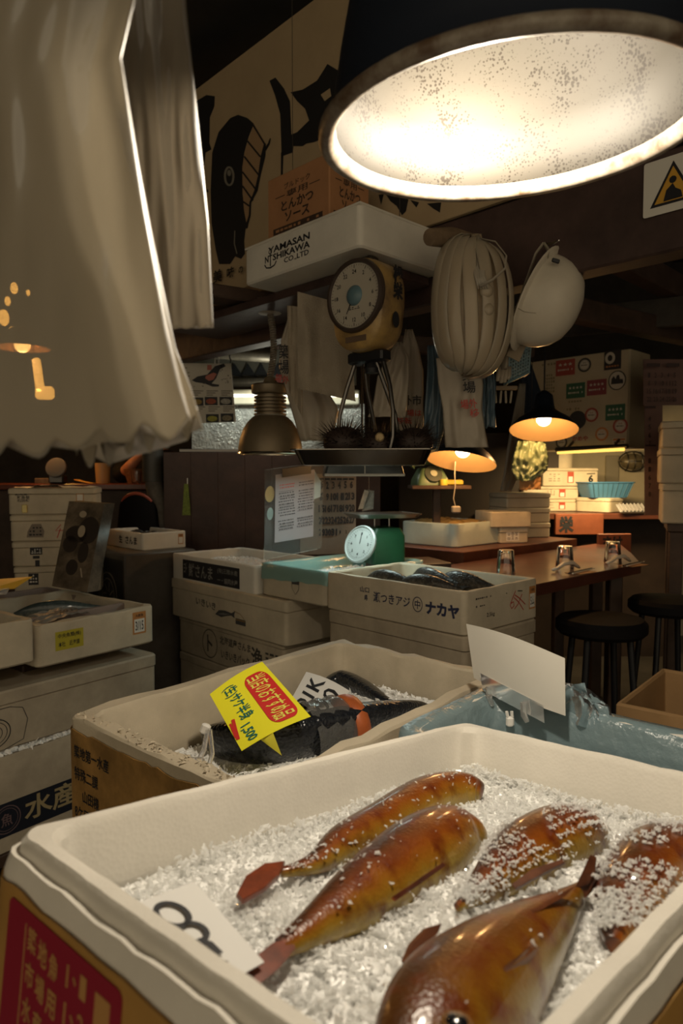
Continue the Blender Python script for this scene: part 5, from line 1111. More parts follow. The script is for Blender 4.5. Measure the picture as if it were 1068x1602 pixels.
STRINGM = M('string_dark', (.05, .042, .035), .8)
WBAG = M('bag_white_plastic', (.46, .40, .32), .4, .4, var=.12, vscale=6)
def printed_bag(label, pts, Y, seed, prints, group='printed carrier bags on the pegs', mat=WBAG, th=.02, crumple=1.0):
    """pts: (y, xl, xr) rows of the hanging bag"""
    mb = MB(); L = []; n = 26
    def ed(t):
        k = t*(len(pts) - 1); i = min(int(k), len(pts) - 2); f_ = k - i; return [pts[i][j]*(1 - f_) + pts[i + 1][j]*f_ for j in range(3)]
    for r in range(31):
        t = r/30; y, xl, xr = ed(t); ring = []
        for side in (0, 1):
            for j in range(n):
                u = j/n if side == 0 else 1 - j/n; w = math.sin(PI*u)**.6 if 0 < u < 1 else 0
                d = th*w*(1 if side else -1)*(.3 + .7*t) + .010*crumple*noise.noise(Vector((u*6*crumple**.5 + t*1.5, t*4*crumple**.5, seed*2.3 + side))) + .004*math.sin(u*14 + seed)
                ring.append(at(xl + (xr - xl)*u, y + 4*t*noise.noise(Vector((u*5, seed, 0))), Y + d))
        L.append(ring)
    t_ = thing('carrier_bag', label, 'bag', at((pts[-1][1] + pts[-1][2])/2, pts[-1][0], Y), 0, group); p_ = at((pts[0][1] + pts[0][2])/2, pts[0][0] + 4, Y); sb_ = MB(); sb_.tube([p_, Vector((p_.x, p_.y, CEIL))], .0012, 5); sb_.build('string', STRINGM, t_, 60, world=True); mb.loft(L, True, True); mb.build('bag', mat, t_, 180, world=True)
    if prints:
        for nm, lst, m_ in prints:
            mb = MB()
            for body, px, py, sw, sh_, rot in lst:
                c_ = at(px, py, Y - th - .016); Fr(c_, (1, 0, 0), (0, 0, 1)).text(mb, body, 0, 0, sw/FPX*c_.y, sh_/FPX*c_.y, 0, .014, 0, rot)
            mb.build(nm, m_, t_, 0, world=True)
    return t_
printed_bag('white carrier bag with black and red characters behind the bell lamp', [(480, 455, 462), (530, 440, 475), (575, 436, 490), (640, 455, 530), (690, 470, 520)], 2.66, 3, (('black_print', [('築\n場', 444, 562, 16, 46, 0)], INK), ('red_print', [('場外', 441, 593, 22, 13, -.2)], INKR)))
printed_bag('plain white carrier bag hanging behind the right hanger arm of the scale', [(535, 620, 628), (560, 604, 640), (590, 590, 640), (640, 582, 636), (652, 575, 634)], 2.40, 7, (), th=.014)
printed_bag('white carrier bag with round emblem and black and red characters', [(515, 634, 645), (545, 628, 655), (580, 622, 662), (640, 622, 662), (690, 618, 664)], 2.52, 11, (('black_print', [('外市', 644, 626, 30, 16, 0)], INK), ('red_print', [('市場は', 642, 646, 34, 11, 0), ('移転', 632, 658, 24, 10, 0)], INKR)), th=.012)
BLUB = M('bag_blue_plastic', (.075, .125, .17), .35, .5, var=.3, vscale=7)
printed_bag('blue plastic bag hanging left of the white bag with red characters', [(540, 668, 690), (580, 668, 700), (640, 664, 700), (670, 662, 696), (706, 676, 684)], 2.34, 13, (), 'blue bags on the pegs', BLUB, .016)
printed_bag('blue plastic bag showing right of the white bag with red characters', [(545, 752, 768), (600, 752, 776), (640, 752, 774), (668, 754, 776)], 2.36, 17, (), 'blue bags on the pegs', BLUB, .012)
printed_bag('long white carrier bag with red characters below the translucent bag bundle', [(560, 682, 752), (600, 685, 756), (640, 692, 754), (680, 694, 760), (700, 696, 764)][:5], 2.28, 19, (('black_print', [('築\n場', 733, 596, 20, 38, .1)], INK), ('red_print', [('場外', 733, 632, 26, 15, .12), ('移', 742, 646, 15, 13, .1)], INKR)), th=.018)
# ------------------------------------------------------------------ bundle of translucent bags, peg, helmet
BUN = M_film('bundle_film', (.78, .68, .52), rough=.22, trans_fac=.38, bump=.35, bscale=26)
bn = thing('bag_bundle', 'tied bundle of translucent plastic bags hanging from the wooden peg', 'bag', at(732, 590, 2.02))
BC = at(732, 482, 2.02); mb = MB()
for q_ in range(7):
    L = []; sx = .112 + .0035*q_; ph = -1.15 + q_*.36
    for i in range(19):
        t = i/18; a_ = PI*t; r_ = math.sin(a_)**.62; z_ = .195*math.cos(a_) - .012*math.sin(ph)
        ring = []
        for j in range(12):
            b_ = 2*PI*j/12; w_ = .020*math.cos(b_); d_ = .006*math.sin(b_)
            ang = ph + .05*math.sin(t*6 + q_); rad = sx*r_ + d_
            ring.append(BC + Vector((rad*math.sin(ang) + w_*math.cos(ang), -rad*math.cos(ang)*.75 + w_*math.sin(ang), z_ + .004*noise.noise(Vector((t*8, j, q_))))))
        L.append(ring)
    mb.loft(L, True, True)
mb.sphere(BC, .108, 24, 0, (1, .72, 1.72)); mb.build('bags', BUN, bn, 180, world=True)
mb = MB(); KN = at(746, 372, 1.98)
for q_ in range(5): mb.tube([KN + Vector((.004*q_ - .01, 0, .01)), at(738 + 4*q_, 400, 1.95), at(744 + 3*q_, 430, 1.925), at(748 + q_*4, 452, 1.915)], [.007, .008, .006, .002], 7, 0, .35)
mb.tube([KN, at(775, 378, 1.95), at(792, 400, 1.93), at(790, 420, 1.92), at(770, 438, 1.91), at(750, 448, 1.91)], [.005]*6, 7, 0, .4); mb.build('tie_tape', M_film('tape_film', (.72, .65, .53), .2, .06, .25, .3), bn, 180, world=True)
mb = MB()
for (x, y, r_) in ((760, 455, .020), (763, 484, .017)): mb.sphere(at(x, y, 1.93), r_, 12, 0, (1, .6, 1.05))
mb.build('knot', BUN, bn, 180, world=True)
PG = [at(672, 371, 1.98), at(706, 372, 2.05), at(742, 381, 2.14)]; mb = MB(); mb.tube(PG, [.024, .030, .027], 14); pg = mb.build('wooden_peg', M('peg_wood', (.22, .15, .09), .65, var=.4, vscale=20, bump=.3, bscale=40)); tag(pg, 'short round wooden peg sticking out below the lettered foam box', 'peg')
HEL = M('helmet_cream', (.58, .52, .42), .38, .5, var=.12, vscale=8)
hm = thing('helmet', 'cream safety helmet hanging on its strap from the beam', 'helmet', at(850, 525, 2.02)); HC = at(842, 470, 2.05)
# dome pointing to the lower right, opening to the upper left
axd = Vector((.68, -.42, -.36)).normalized(); upv = Vector((.30, -.1, .9)); s1_ = axd.cross(upv).normalized(); u1_ = s1_.cross(axd).normalized()
R_h = Matrix((u1_, s1_, axd)).transposed()
mb = MB(); prof = [(1.10, -.05), (1.06, -.02), (1.0, .0), (.985, .2), (.93, .42), (.83, .62), (.66, .80), (.42, .92), (.18, .975), (0, .985)]
L = []
for r_, z_ in prof: L.append([HC + R_h @ Vector((.136*r_*math.cos(a_), .108*r_*math.sin(a_), .125*z_)) for a_ in [2*PI*j/36 for j in range(36)]])
mb.loft(L, False, True); L2 = [[HC + R_h @ Vector((.136*r_*.97*math.cos(a_), .108*r_*.97*math.sin(a_), .125*z_ - .003)) for a_ in [2*PI*j/36 for j in range(36)]] for r_, z_ in prof]; mb.loft([l[::-1] for l in L2], False, True); mb.build('shell', HEL, hm, 60, world=True)
mb = MB(); L = []
for r_, z_ in ((1.07, -.055), (1.14, -.075), (1.16, -.06), (1.13, -.03), (1.06, -.02)): L.append([HC + R_h @ Vector((.136*r_*math.cos(a_), .108*r_*math.sin(a_), .125*z_)) for a_ in [2*PI*j/36 for j in range(36)]])
mb.loft(L); mb.build('brim', HEL, hm, 60, world=True)
STR = M('strap_webbing', (.34, .30, .23), .8)
mb = MB(); mb.tube([at(850, 380, 1.98), at(838, 396, 1.99), at(828, 425, 2.02), at(812, 470, 2.05), at(798, 505, 2.06)], [.010, .010, .009, .008, .007], 8, 0, .25); mb.tube([at(850, 380, 1.98), at(858, 392, 1.98), at(856, 404, 1.97)], [.010]*3, 8, 0, .25); mb.build('strap', STR, hm, 60, world=True)
mb = MB(); mb.bbox(at(869, 408, 1.935), (.022, .006, .012), .002, Matrix.Rotation(.3, 3, 'Y')); mb.build('slot_plug', BLACK, hm, 0, world=True)
mb = MB(); mb.tube([at(806, 480, 1.98), at(820, 488, 1.93), at(838, 490, 1.92)], .0012, 6); mb.build('elastic', STR, hm, 60, world=True)
mb = MB(); mb.tube([at(846, 384, 2.02), at(866, 380, 1.98), at(874, 376, 1.95)], [.006, .004, .002], 7); tag(mb.build('iron_nail', STEEL), 'bent iron nail in the beam holding the helmet strap', 'nail')
# glove like cloth and card under the helmet, blue basket, wooden clip rack
mb = MB(); q = [at(792, 556, 2.1), at(806, 518, 2.08), at(830, 524, 2.08), at(812, 566, 2.1)]; mb.loft([q, [p + Vector((0, .004, 0)) for p in q]], True, True); tag(mb.build('cardboard_tag', M('tag_kraft', (.24, .19, .13), .8)), 'small kraft cardboard tag hanging below the helmet', 'tag')
gl = thing('work_glove', 'limp off white work glove hanging right of the bag bundle', 'glove', at(786, 596, 2.22)); mb = MB(); GM = M('glove_cotton', (.36, .31, .24), .95, .1)
mb.tube([at(792, 552, 2.22), at(789, 566, 2.22), at(788, 578, 2.22)], [.018, .028, .026], 12, 0, .4)
for k_ in range(4): mb.tube([at(781 + 5*k_, 574, 2.22), at(779 + 5.5*k_, 588, 2.215), at(778 + 5.5*k_, (596, 599, 598, 593)[k_], 2.21)], [.008, .008, .006], 8, 0, .6)
mb.build('glove', GM, gl, 180, world=True); p_ = at(792, 553, 2.22); mb = MB(); mb.tube([p_, Vector((p_.x, p_.y, CEIL))], .0012, 5); mb.build('string', STRINGM, gl, 60, world=True)
bb = thing('hanging_basket', 'small pale blue plastic basket hanging behind the helmet', 'basket', at(814, 596, 2.45)); mb = MB(); BBM = M('basket_pale_blue', (.16, .25, .28), .5)
A0, A1, A2, A3 = at(797, 555, 2.42), at(830, 540, 2.40), at(827, 582, 2.42), at(796, 597, 2.44)
for i in range(9):
    u = i/8; mb.tube([A0.lerp(A1, u), A3.lerp(A2, u)], .0032, 6); mb.tube([A0.lerp(A3, u), A1.lerp(A2, u)], .0032 if 0 < i < 8 else .006, 6)
mb.tube([A0, A0 + Vector((.01, .10, .0)), A3 + Vector((.01, .10, 0)), A3], .005, 6); mb.tube([A1, A1 + Vector((.01, .10, .0)), A2 + Vector((.01, .10, 0)), A2], .005, 6); mb.build('lattice', BBM, bb, 60, world=True)
cr = thing('peg_rack', 'thin wooden rack of clothes pegs under the pale blue basket', 'rack', at(790, 610, 2.5)); mb = MB(); mb.bbox(at(789, 607, 2.5), (.09, .02, .014), .002); mb.build('bar', M('rack_wood', (.26, .19, .12), .7), cr, 0, world=True); p_ = at(789, 606, 2.5); mb = MB(); mb.tube([p_, Vector((p_.x, p_.y, CEIL))], .0012, 5); mb.build('string', STRINGM, cr, 60, world=True)
for k_ in range(4):
    mb = MB(); mb.bbox(at(775 + 8*k_, 621, 2.5), (.007, .008, .045), .002, Matrix.Rotation((-.1, .08, -.05, .1)[k_], 3, 'Y')); mb.build('clothes_peg', M('peg_cream', (.40, .34, .25), .6), cr, 0, world=True)
# ------------------------------------------------------------------ acrylic menu stand, calendar, green scale
A_ = MW[b3.root.name]; a0 = at(413, 876, 2.88); a1 = at(503, 858, 3.16); b0 = at(415, 735, 2.88); b1 = at(506, 723, 3.16)
ac = thing('menu_stand', 'clear acrylic stand with a handwritten price sheet under black tape', 'stand', a0.lerp(a1, .5)); ACR = M('acrylic', (.93, .97, .95), .04, .5, trans=.97, ior=1.2)
nrm = (a1 - a0).cross(b0 - a0).normalized(); mb = MB(); mb.loft([[a0, a1, b1, b0], [p - nrm*.004 for p in (a0, a1, b1, b0)]], True, True); mb.build('acrylic_sheet', ACR, ac, 0, world=True)
def ap(u, v, o=0): return a0.lerp(a1, u).lerp(b0.lerp(b1, u), v) + nrm*o
class AFr(Fr):
    def P(s, x, y, off=.001): return ap(x, y, .001 + off)
af = AFr((0, 0, 0), (1, 0, 0), (0, 1, 0)); mb = MB(); mb.loft([[ap(.16, .17, .001), ap(.83, .16, .001), ap(.83, .93, .001), ap(.16, .93, .001)], [ap(.16, .17, .0018), ap(.83, .16, .0018), ap(.83, .93, .0018), ap(.16, .93, .0018)]], True, True); pg_ = mb.build('price_sheet', M('sheet_lilac', (.27, .245, .255), .5), ac, 0, world=True)
mb = MB()
for (x0, w, seed) in ((.21, .26, 3), (.53, .28, 6)):
    rn = random.Random(seed); y = .80
    while y > .29:
        if rn.random() < .86:
            x = x0 + rn.uniform(0, .03)
            while x < x0 + w: d = rn.uniform(.012, .03); mb.add([ap(x, y, .003), ap(x + d, y, .003), ap(x + d, y + .010, .003), ap(x, y + .010, .003)], [(0, 1, 2, 3)], 1 if (y > .72 and x0 < .4) else 0); x += d + rn.uniform(.004, .02)
        if rn.random() < .3: mb.add([ap(x0, y - .008, .003), ap(x0 + w, y - .008, .003), ap(x0 + w, y - .005, .003), ap(x0, y - .005, .003)], [(0, 1, 2, 3)], 0)
        y -= .031
mb.build('handwriting', [INK, INKR], pg_, 0, world=True)
mb = MB(); mb.loft([[ap(.26, .89, .0035), ap(.76, .89, .0035), ap(.76, .985, .0035), ap(.26, .985, .0035)], [ap(.26, .89, .0045), ap(.76, .89, .0045), ap(.76, .985, .0045), ap(.26, .985, .0045)]], True, True); mb.build('black_tape', BLACK, ac, 0, world=True)
mb = MB(); af.disc(mb, .10, .72, .075, .09, 0, -.008); af.disc(mb, .11, .50, .05, .07, 1, -.008); mb.loft([[ap(.84, .58, -.009), ap(.99, .60, -.009), ap(.99, .78, -.009), ap(.86, .92, -.009)], [ap(.84, .58, -.008), ap(.99, .60, -.008), ap(.99, .78, -.008), ap(.86, .92, -.008)]], True, True, 2); mb.build('backing_stickers', [M('sticker_orange', (.55, .30, .08), .5), M('sticker_clear', (.30, .34, .32), .4), PAPERW], ac, 0, world=True)
cal = thing('wall_calendar', 'large page calendar with black day numbers hanging behind the green scale', 'calendar', at(532, 868, 3.55)); c0_, c1_, c2_, c3_ = at(470, 868, 3.55), at(556, 866, 3.50), at(557, 744, 3.50), at(470, 740, 3.55)
mb = MB(); mb.loft([[c0_, c1_, c2_, c3_], [p + Vector((0, .004, 0)) for p in (c0_, c1_, c2_, c3_)]], True, True); mb.build('page', M('calendar_page', (.33, .26, .20), .8, var=.25, vscale=5), cal, 0, world=True)
mb = MB()
for r, row in enumerate((('1', '2', '3', '4', '5', '6'), ('8', '9', '10', '11', '12', '13'), ('15', '16', '17', '18', '19', '20'), ('22', '23', '24', '25', '26', '27'), ('29', '30', '31', '1', '2', '3'))):
    for c, s_ in enumerate(row):
        small = r == 4 and c > 2; c_ = at(502.5 + 9.4*c + (.3*r), (759.5, 777.5, 796, 814.5, 833)[r] - .25*c, 3.49); Fr(c_, (1, 0, 0), (0, 0, 1)).text(mb, s_, 0, 0, (.010 if small else .030) if len(s_) > 1 else (.006 if small else .014), .016 if small else .038, 0, .045, 0)
for c in range(6): c_ = at(502.5 + 9.4*c, 749.5, 3.49); Fr(c_, (1, 0, 0), (0, 0, 1)).rect(mb, 0, 0, .026, .010, 0, 0)
mb.build('day_numbers', INK, cal, 0, world=True)
gp = at(597, 872, 3.02); gs = thing('kitchen_scale', 'green kitchen scale with white round dial tilted to the left', 'scale', (gp.x, gp.y, gp.z - .02), math.radians(20)); GRNP = M('scale_green', (.015, .085, .035), .4, .5, var=.3, vscale=8)
mb = MB(); mb.loft([rloop(.155, .17, .015, 0, 4, 2), rloop(.155, .17, .015, .12, 4, 2), rloop(.13, .14, .02, .155, 4, 2), rloop(.06, .06, .01, .16, 4, 2)], True, True); mb.build('body', GRNP, gs, 40)
dc = at(563, 851, 2.88); Dn = Vector((-.62, -.70, .35)).normalized(); Rd_ = Dn.to_track_quat('Z', 'Y').to_matrix()
mb = MB(); mb.lathe([(0, -.015), (.075, -.015), (.082, -.005), (.082, .004), (.076, .008), (.073, .002), (0, .002)], 36, MW[gs.name].inverted() @ dc, MW[gs.name].to_3x3().inverted() @ Rd_); dlo = mb.build('dial', M('dial_white_cool', (.40, .43, .42), .35), gs, 40); dlo['label'] = 'round white dial'
xd_ = Vector((0, 0, 1)).cross(Dn).normalized(); fr = Fr(dc, xd_, Dn.cross(xd_)); mb = MB()
for i in range(40): a_ = 2*PI*i/40; fr.stroke(mb, [(.064*math.cos(a_), .064*math.sin(a_)), ((.056 if i % 5 == 0 else .06)*math.cos(a_), (.056 if i % 5 == 0 else .06)*math.sin(a_))], .0015, 0, .0035)
for i in range(8): a_ = PI/2 - 2*PI*i/8; fr.text(mb, str(i or 8), .045*math.cos(a_), .045*math.sin(a_), None, .012, 0, .01, .0035)
fr.stroke(mb, [(0, 0), (.0, .05)], .003, 0, .004); mb.build('dial_marks', INK, dlo, 0, world=True)
mb = MB(); zt_ = at(597, 807, 3.02).z - (gp.z - .02); mb.loft([rloop(.30, .24, .03, zt_ + .012, 4, 4), rloop(.26, .20, .03, zt_ - .006, 4, 4), rloop(.24, .18, .03, zt_ - .004, 4, 4), rloop(.29, .23, .03, zt_ + .013, 4, 4)], True, False); mb.build('pan', STEEL, gs, 40)
for sx in (-1, 1): mb = MB(); mb.tube([(.035*sx, 0, .15), (.035*sx, 0, zt_ - .004)], .004, 8); mb.build('pan_post', STEEL, gs, 60)
gst = MW[gs.name].translation; stand('dark stand under the green kitchen scale', (gst.x + .12, gst.y + .05), .3, .32, .24, gst.z - .001)
nb_ = thing('paper_sheaf', 'crumpled printed paper sheaf clipped above the green kitchen scale', 'paper', at(573, 800, 3.35)); mb = MB(); q = [at(566, 800, 3.35), at(584, 796, 3.35), at(585, 768, 3.33), at(574, 766, 3.36)]; mb.loft([q, [p + Vector((0, .006, 0)) for p in q]], True, True); q = [at(560, 797, 3.30), at(568, 796, 3.31), at(577, 769, 3.32), at(570, 766, 3.32)]; mb.loft([q, [p + Vector((0, .003, 0)) for p in q]], True, True); p_ = at(577, 768, 3.35); mb.tube([p_, Vector((p_.x, p_.y, CEIL))], .001, 5); mb.build('sheaf', M('paper_dim', (.30, .27, .22), .8, var=.4, vscale=30), nb_, 0, world=True)
# ------------------------------------------------------------------ tank with lit bubbles behind the bell lamp
TK = 3.95
tk = thing('fish_tank', 'lit bubbly glass tank with a pale top rail behind the bell lamp', 'tank', at(430, 708, TK)); mb = MB()
q = [at(300, 704, TK), at(570, 704, TK), at(570, 632, TK), at(300, 632, TK)]; mb.loft([q, [p + Vector((0, .006, 0)) for p in q]], True, True)
TANKG = M('tank_glass', (.42, .43, .40), .18, .6, var=.5, vscale=22, bump=1.0, bscale=70, coat=.5); mb.build('front_glass', TANKG, tk, 0, world=True)
mb = MB(); rn = random.Random(77)
for i in range(420):
    px = rn.choice((rn.uniform(340, 376), rn.uniform(300, 560), rn.gauss(585, 25), rn.gauss(515, 20))); py = 632 + 70*rn.random()**1.6
    if 300 < px < 568: mb.sphere(at(px, py, TK - .002), rn.choice((.0025, .0035, .005)), 6)
tag(mb.build('bubbles', M('bubble', (.85, .86, .82), .08, .8, coat=.6), tk, 180, world=True), kind='stuff')
mb = MB(); c_ = at(425, 622, TK - .02); mb.bbox(c_, (1.0, .06, .085), .006); mb.build('top_rail', M('rail_cream', (.46, .43, .33), .5, var=.15), tk, 30, world=True)
mb = MB(); mb.bbox(at(420, 705, TK - .015), (1.02, .04, .02), .003); mb.build('bottom_rail', STEEL_D, tk, 0, world=True)
mb = MB(); mb.sphere(at(500, 682, TK - .03), .028, 14, 0, (1, .5, .8)); tag(mb.build('float', M('float_lime', (.32, .42, .16), .5), tk, 180, world=True), 'pale lime round float')
mb = MB(); mb.tube([at(330, 619, TK - .06), at(560, 619, TK - .06)], .010, 10); mb.build('tube', M('tube_tank', (1, 1, 1), .3, emit=(1, .95, .72), estr=1.6), tk, 60, world=True)
lamp_light('tank_glow', at(420, 612, TK - .12), 1.6, (1, .95, .78), .05)
tl_ = area_light('tank_light', at(440, 618, TK - .14), 1.3, (.92, .97, .85), .9, .02, (.35, 0, 0))
PAN = M('panel_grey_green', (.22, .22, .18), .6, .3, var=.2)
mb = MB(); mb.bbox(at(400, 575, 4.28), (1.25, .03, .22), .004); tag(mb.build('sign_board', PAN), 'grey board with dark zigzag triangles behind the coiled cord', 'board')
zz_ = thing('zigzag_garland', 'row of dark triangular peaks on the grey board behind the coiled cord', 'decoration', at(390, 588, 4.24)); 
for i, (xa, xm, xb) in enumerate(((358, 366, 381), (378, 387, 402), (398, 408, 420), (424, 434, 446))):
    mb = MB(); q = [at(xa, 586, 4.24), at(xb, 590, 4.24), at(xm, 568, 4.24)]; mb.loft([q, [p + Vector((0, .004, 0)) for p in q]], True, True); mb.build('triangle', M('triangle_dark', (.02, .025, .03), .5), zz_, 0, world=True)
PIPE = M('duct_grey', (.24, .22, .17), .45, .5, metal=.4, var=.4, vscale=9, bump=.2, bscale=20)
mb = MB(); mb.tube([at(250, 600, 3.75), at(272, 562, 3.78), at(292, 548, 3.8), at(340, 550, 3.82), at(430, 556, 3.88)], .042, 14); tag(mb.build('duct_pipe', PIPE), 'fat grey bent pipe running above the whale menu poster', 'pipe')
mb = MB(); mb.tube([at(330, 600, 4.15), at(425, 598, 4.15)], .028, 12); p_ = at(340, 600, 4.15); mb.tube([p_, Vector((p_.x, p_.y, CEIL))], .008, 8); tag(mb.build('conduit_pipe', PIPE), 'straight grey pipe under the zigzag triangles', 'pipe')
# whale menu poster
PS = 3.60; ps = thing('menu_poster', 'white menu poster with a dark whale drawing and food photos hanging by the bags', 'poster', at(330, 662, PS)); D0, D1, D2, D3 = at(286, 663, PS), at(369, 660, PS), at(361, 569, PS), at(275, 568, PS)
def dp(px, py, o=.002):
    return at(px, py, PS) + Vector((0, -o, 0))
mb = MB(); mb.loft([[D0, D1, D2, D3], [p + Vector((0, .003, 0)) for p in (D0, D1, D2, D3)]], True, True); mb.build('sheet', M('poster_white', (.50, .46, .38), .5, .4), ps, 0, world=True)
def dpoly(mb, pts, m_, o=.0015):
    a = sum(pts[i][0]*pts[(i + 1) % len(pts)][1] - pts[(i + 1) % len(pts)][0]*pts[i][1] for i in range(len(pts)))
    if a > 0: pts = pts[::-1]
    mb.add([dp(x, y, o) for x, y in pts], [tuple(range(len(pts)))], m_)
mb = MB(); dpoly(mb, [(300, 595), (309, 589), (324, 586), (336, 573), (350, 569), (353, 573), (344, 578), (338, 592), (331, 600), (343, 602), (342, 605), (332, 605), (320, 600), (306, 598)], 0); dpoly(mb, [(322, 588), (334, 583), (339, 585), (334, 594), (327, 596), (321, 592)], 1, .002); dpoly(mb, [(324, 571), (331, 571), (331, 579), (324, 579)], 1, .002); mb.build('whale_drawing', [INK, M('print_salmon', (.42, .12, .08), .5)], ps, 0, world=True)
mb = MB(); rn = random.Random(5)
for i in range(26):
    px, py = rn.choice(((292, 580), (348, 585), (356, 590), (300, 606), (318, 606), (345, 577)));
    px += rn.uniform(-4, 4); py += rn.uniform(-9, 9); w_ = rn.uniform(1.2, 3); dpoly(mb, [(px, py), (px + w_, py), (px + w_, py + 1.5), (px, py + 1.5)], 0)
for r, y0_ in ((0, 611), (1, 636)):
    for c in range(3):
        for k2 in range(3): x0_ = 300 + 23*c + r*3; dpoly(mb, [(x0_, y0_ + 3.2*k2), (x0_ + 18 - 4*k2, y0_ + 3.2*k2), (x0_ + 18 - 4*k2, y0_ + 1.4 + 3.2*k2), (x0_, y0_ + 1.4 + 3.2*k2)], 0)
mb.build('small_print', M('print_faded', (.16, .14, .11), .6), ps, 0, world=True)
for i, (x0_, y0_, cc) in enumerate(((298, 622, (.35, .22, .04)), (320, 621, (.40, .08, .03)), (343, 621, (.45, .42, .36)), (322, 648, (.42, .40, .05)), (345, 647, (.30, .25, .15)))):
    mb = MB(); dpoly(mb, [(x0_, y0_), (x0_ + 20, y0_), (x0_ + 20.5, y0_ + 13), (x0_ + .5, y0_ + 13)], 0, .0015); dpoly(mb, [(x0_ + 10 + 8*math.cos(t), y0_ + 7 + 4.4*math.sin(t)) for t in [2*PI*k2/14 for k2 in range(14)]], 1, .0022); mb.build('food_photo', [INK, M('food_%d' % i, cc, .6, var=.5, vscale=90)], ps, 0, world=True)
mb = MB(); mb.tube([at(336, 569, PS), at(337, 520, PS), at(338, 480, PS)], .002, 6); mb.tube([at(342, 569, PS), at(343, 520, PS), at(344, 480, PS)], .002, 6); mb.build('string', PAPER, ps, 0, world=True)
mb = MB(); pts = [at(360, 568, PS + .02) + Vector((.004*math.sin(k2*1.7), 0, .012*k2)) for k2 in range(24)]; mb.tube(pts, .004, 6); tag(mb.build('chain', STEEL_D), 'thin dark chain hanging beside the whale menu poster', 'chain')
# ------------------------------------------------------------------ tables on the right
def slab(name, label, poly, zrel, th, legs, mat, leg_s=.06):
    c = sum((uv(u, v) for u, v in poly), Vector())/len(poly); t_ = thing(name, label, 'table', (c.x, c.y, 0)); I = Vector((c.x, c.y, 0)); mb = MB()
    pp = [uv(u, v, zrel) - I for u, v in poly]; mb.loft([[p - Vector((0, 0, th)) for p in pp], [p - Vector((0, 0, .003)) for p in pp], [p + (Vector((0, 0, p.z)) - p)*.006 for p in pp]], True, True); mb.build('top', mat, t_, 0)
    for u, v in legs:
        p = uv(u, v, zrel) - I; mb = MB(); mb.bbox((p.x, p.y, (p.z - th)/2), (leg_s, leg_s, p.z - th), .004); mb.build('leg', WOOD, t_, 30)
    return t_
LACQ = M('lacquer_brown', (.12, .038, .022), .34, .5, var=.45, vscale=6, coat=.3)
slab('counter_table', 'red brown lacquered counter with upturned glasses behind the katakana box', [(2.2, 1.335), (3.164, 1.324), (3.55, 1.535), (4.0, 1.80), (3.9, 1.91), (2.2, 1.91)], -.40, .045, ((2.28, 1.42), (2.3, 1.84), (3.1, 1.42), (3.7, 1.8)), LACQ)
slab('serving_table', 'dark serving table carrying the green lit box and the small foam boxes', [(2.66, 1.955), (3.72, 1.93), (3.76, 2.62), (2.66, 2.62)], -.36, .055, ((2.74, 2.03), (2.74, 2.54), (3.66, 2.01), (3.66, 2.54)), WOODR)
gbx = Box(at(712, 820, 3.43), .44, .365, .121, 'foam box painted as lit by greenish light, with amber film spilling over its top, on the serving table', 'near', YAW, FOAM_GREENLIT, t=.02, r=.03, jz=.003)
AMF = M_film('film_amber', (.75, .50, .20), .2, .12, .15, .7, 25); mb = MB(); mb.grid(lambda a, b: Vector((-.20 + .40*a, -.165 + .33*b, .105 + .020*math.sin(PI*a) + .022*noise.noise(Vector((a*6, b*6, 1))))), 26, 22); tag(mb.build('amber_film', AMF, gbx.root, 180), 'crumpled amber film')
def sbox(px, py, Y, Lu, Lv, H, lab, mat=FOAM_OLD, which='near', yaw=YAW, open_=False, lid_h=.03, dec=None):
    b = Box(at(px, py, Y), Lu, Lv, H, lab, which, yaw, mat, open_=open_, lid_h=lid_h, t=.014, r=.01, jz=.001)
    return b
zt1 = EYE - .36
y1_ = math.radians(12)
s1b = sbox(782, 822, 3.66, .17, .22, .088, 'small lower foam box with a price sticker right of the green lit box', yaw=y1_)
s1b.root.location.z = zt1; MW[s1b.root.name].translation.z = zt1
fr = s1b.R; mb = MB(); fr.rect(mb, .075, .045, .075, .060, 0, .0006); fr.dashes(mb, .042, .02, .066, .05, 7, 3, 1, .001); mb.build('price_sticker', [PAPER, M('print_brown', (.12, .08, .05), .6)], s1b.root, 0)
s1a = sbox(768, 795, 3.63, .235, .22, .085, 'open small foam box stacked right of the green lit box', yaw=y1_, open_=True); s1a.root.location.z = zt1 + .0885; MW[s1a.root.name].translation.z = zt1 + .0885
for i, lab in enumerate(('bottom', 'middle', 'top')):
    b = sbox(792, 815, 3.98, .29, .24, .088, lab + ' box of the pale three box stack beside the hanging lamps', yaw=math.radians(14)); b.root.location.z = zt1 + .0885*i; MW[b.root.name].translation.z = zt1 + .0885*i
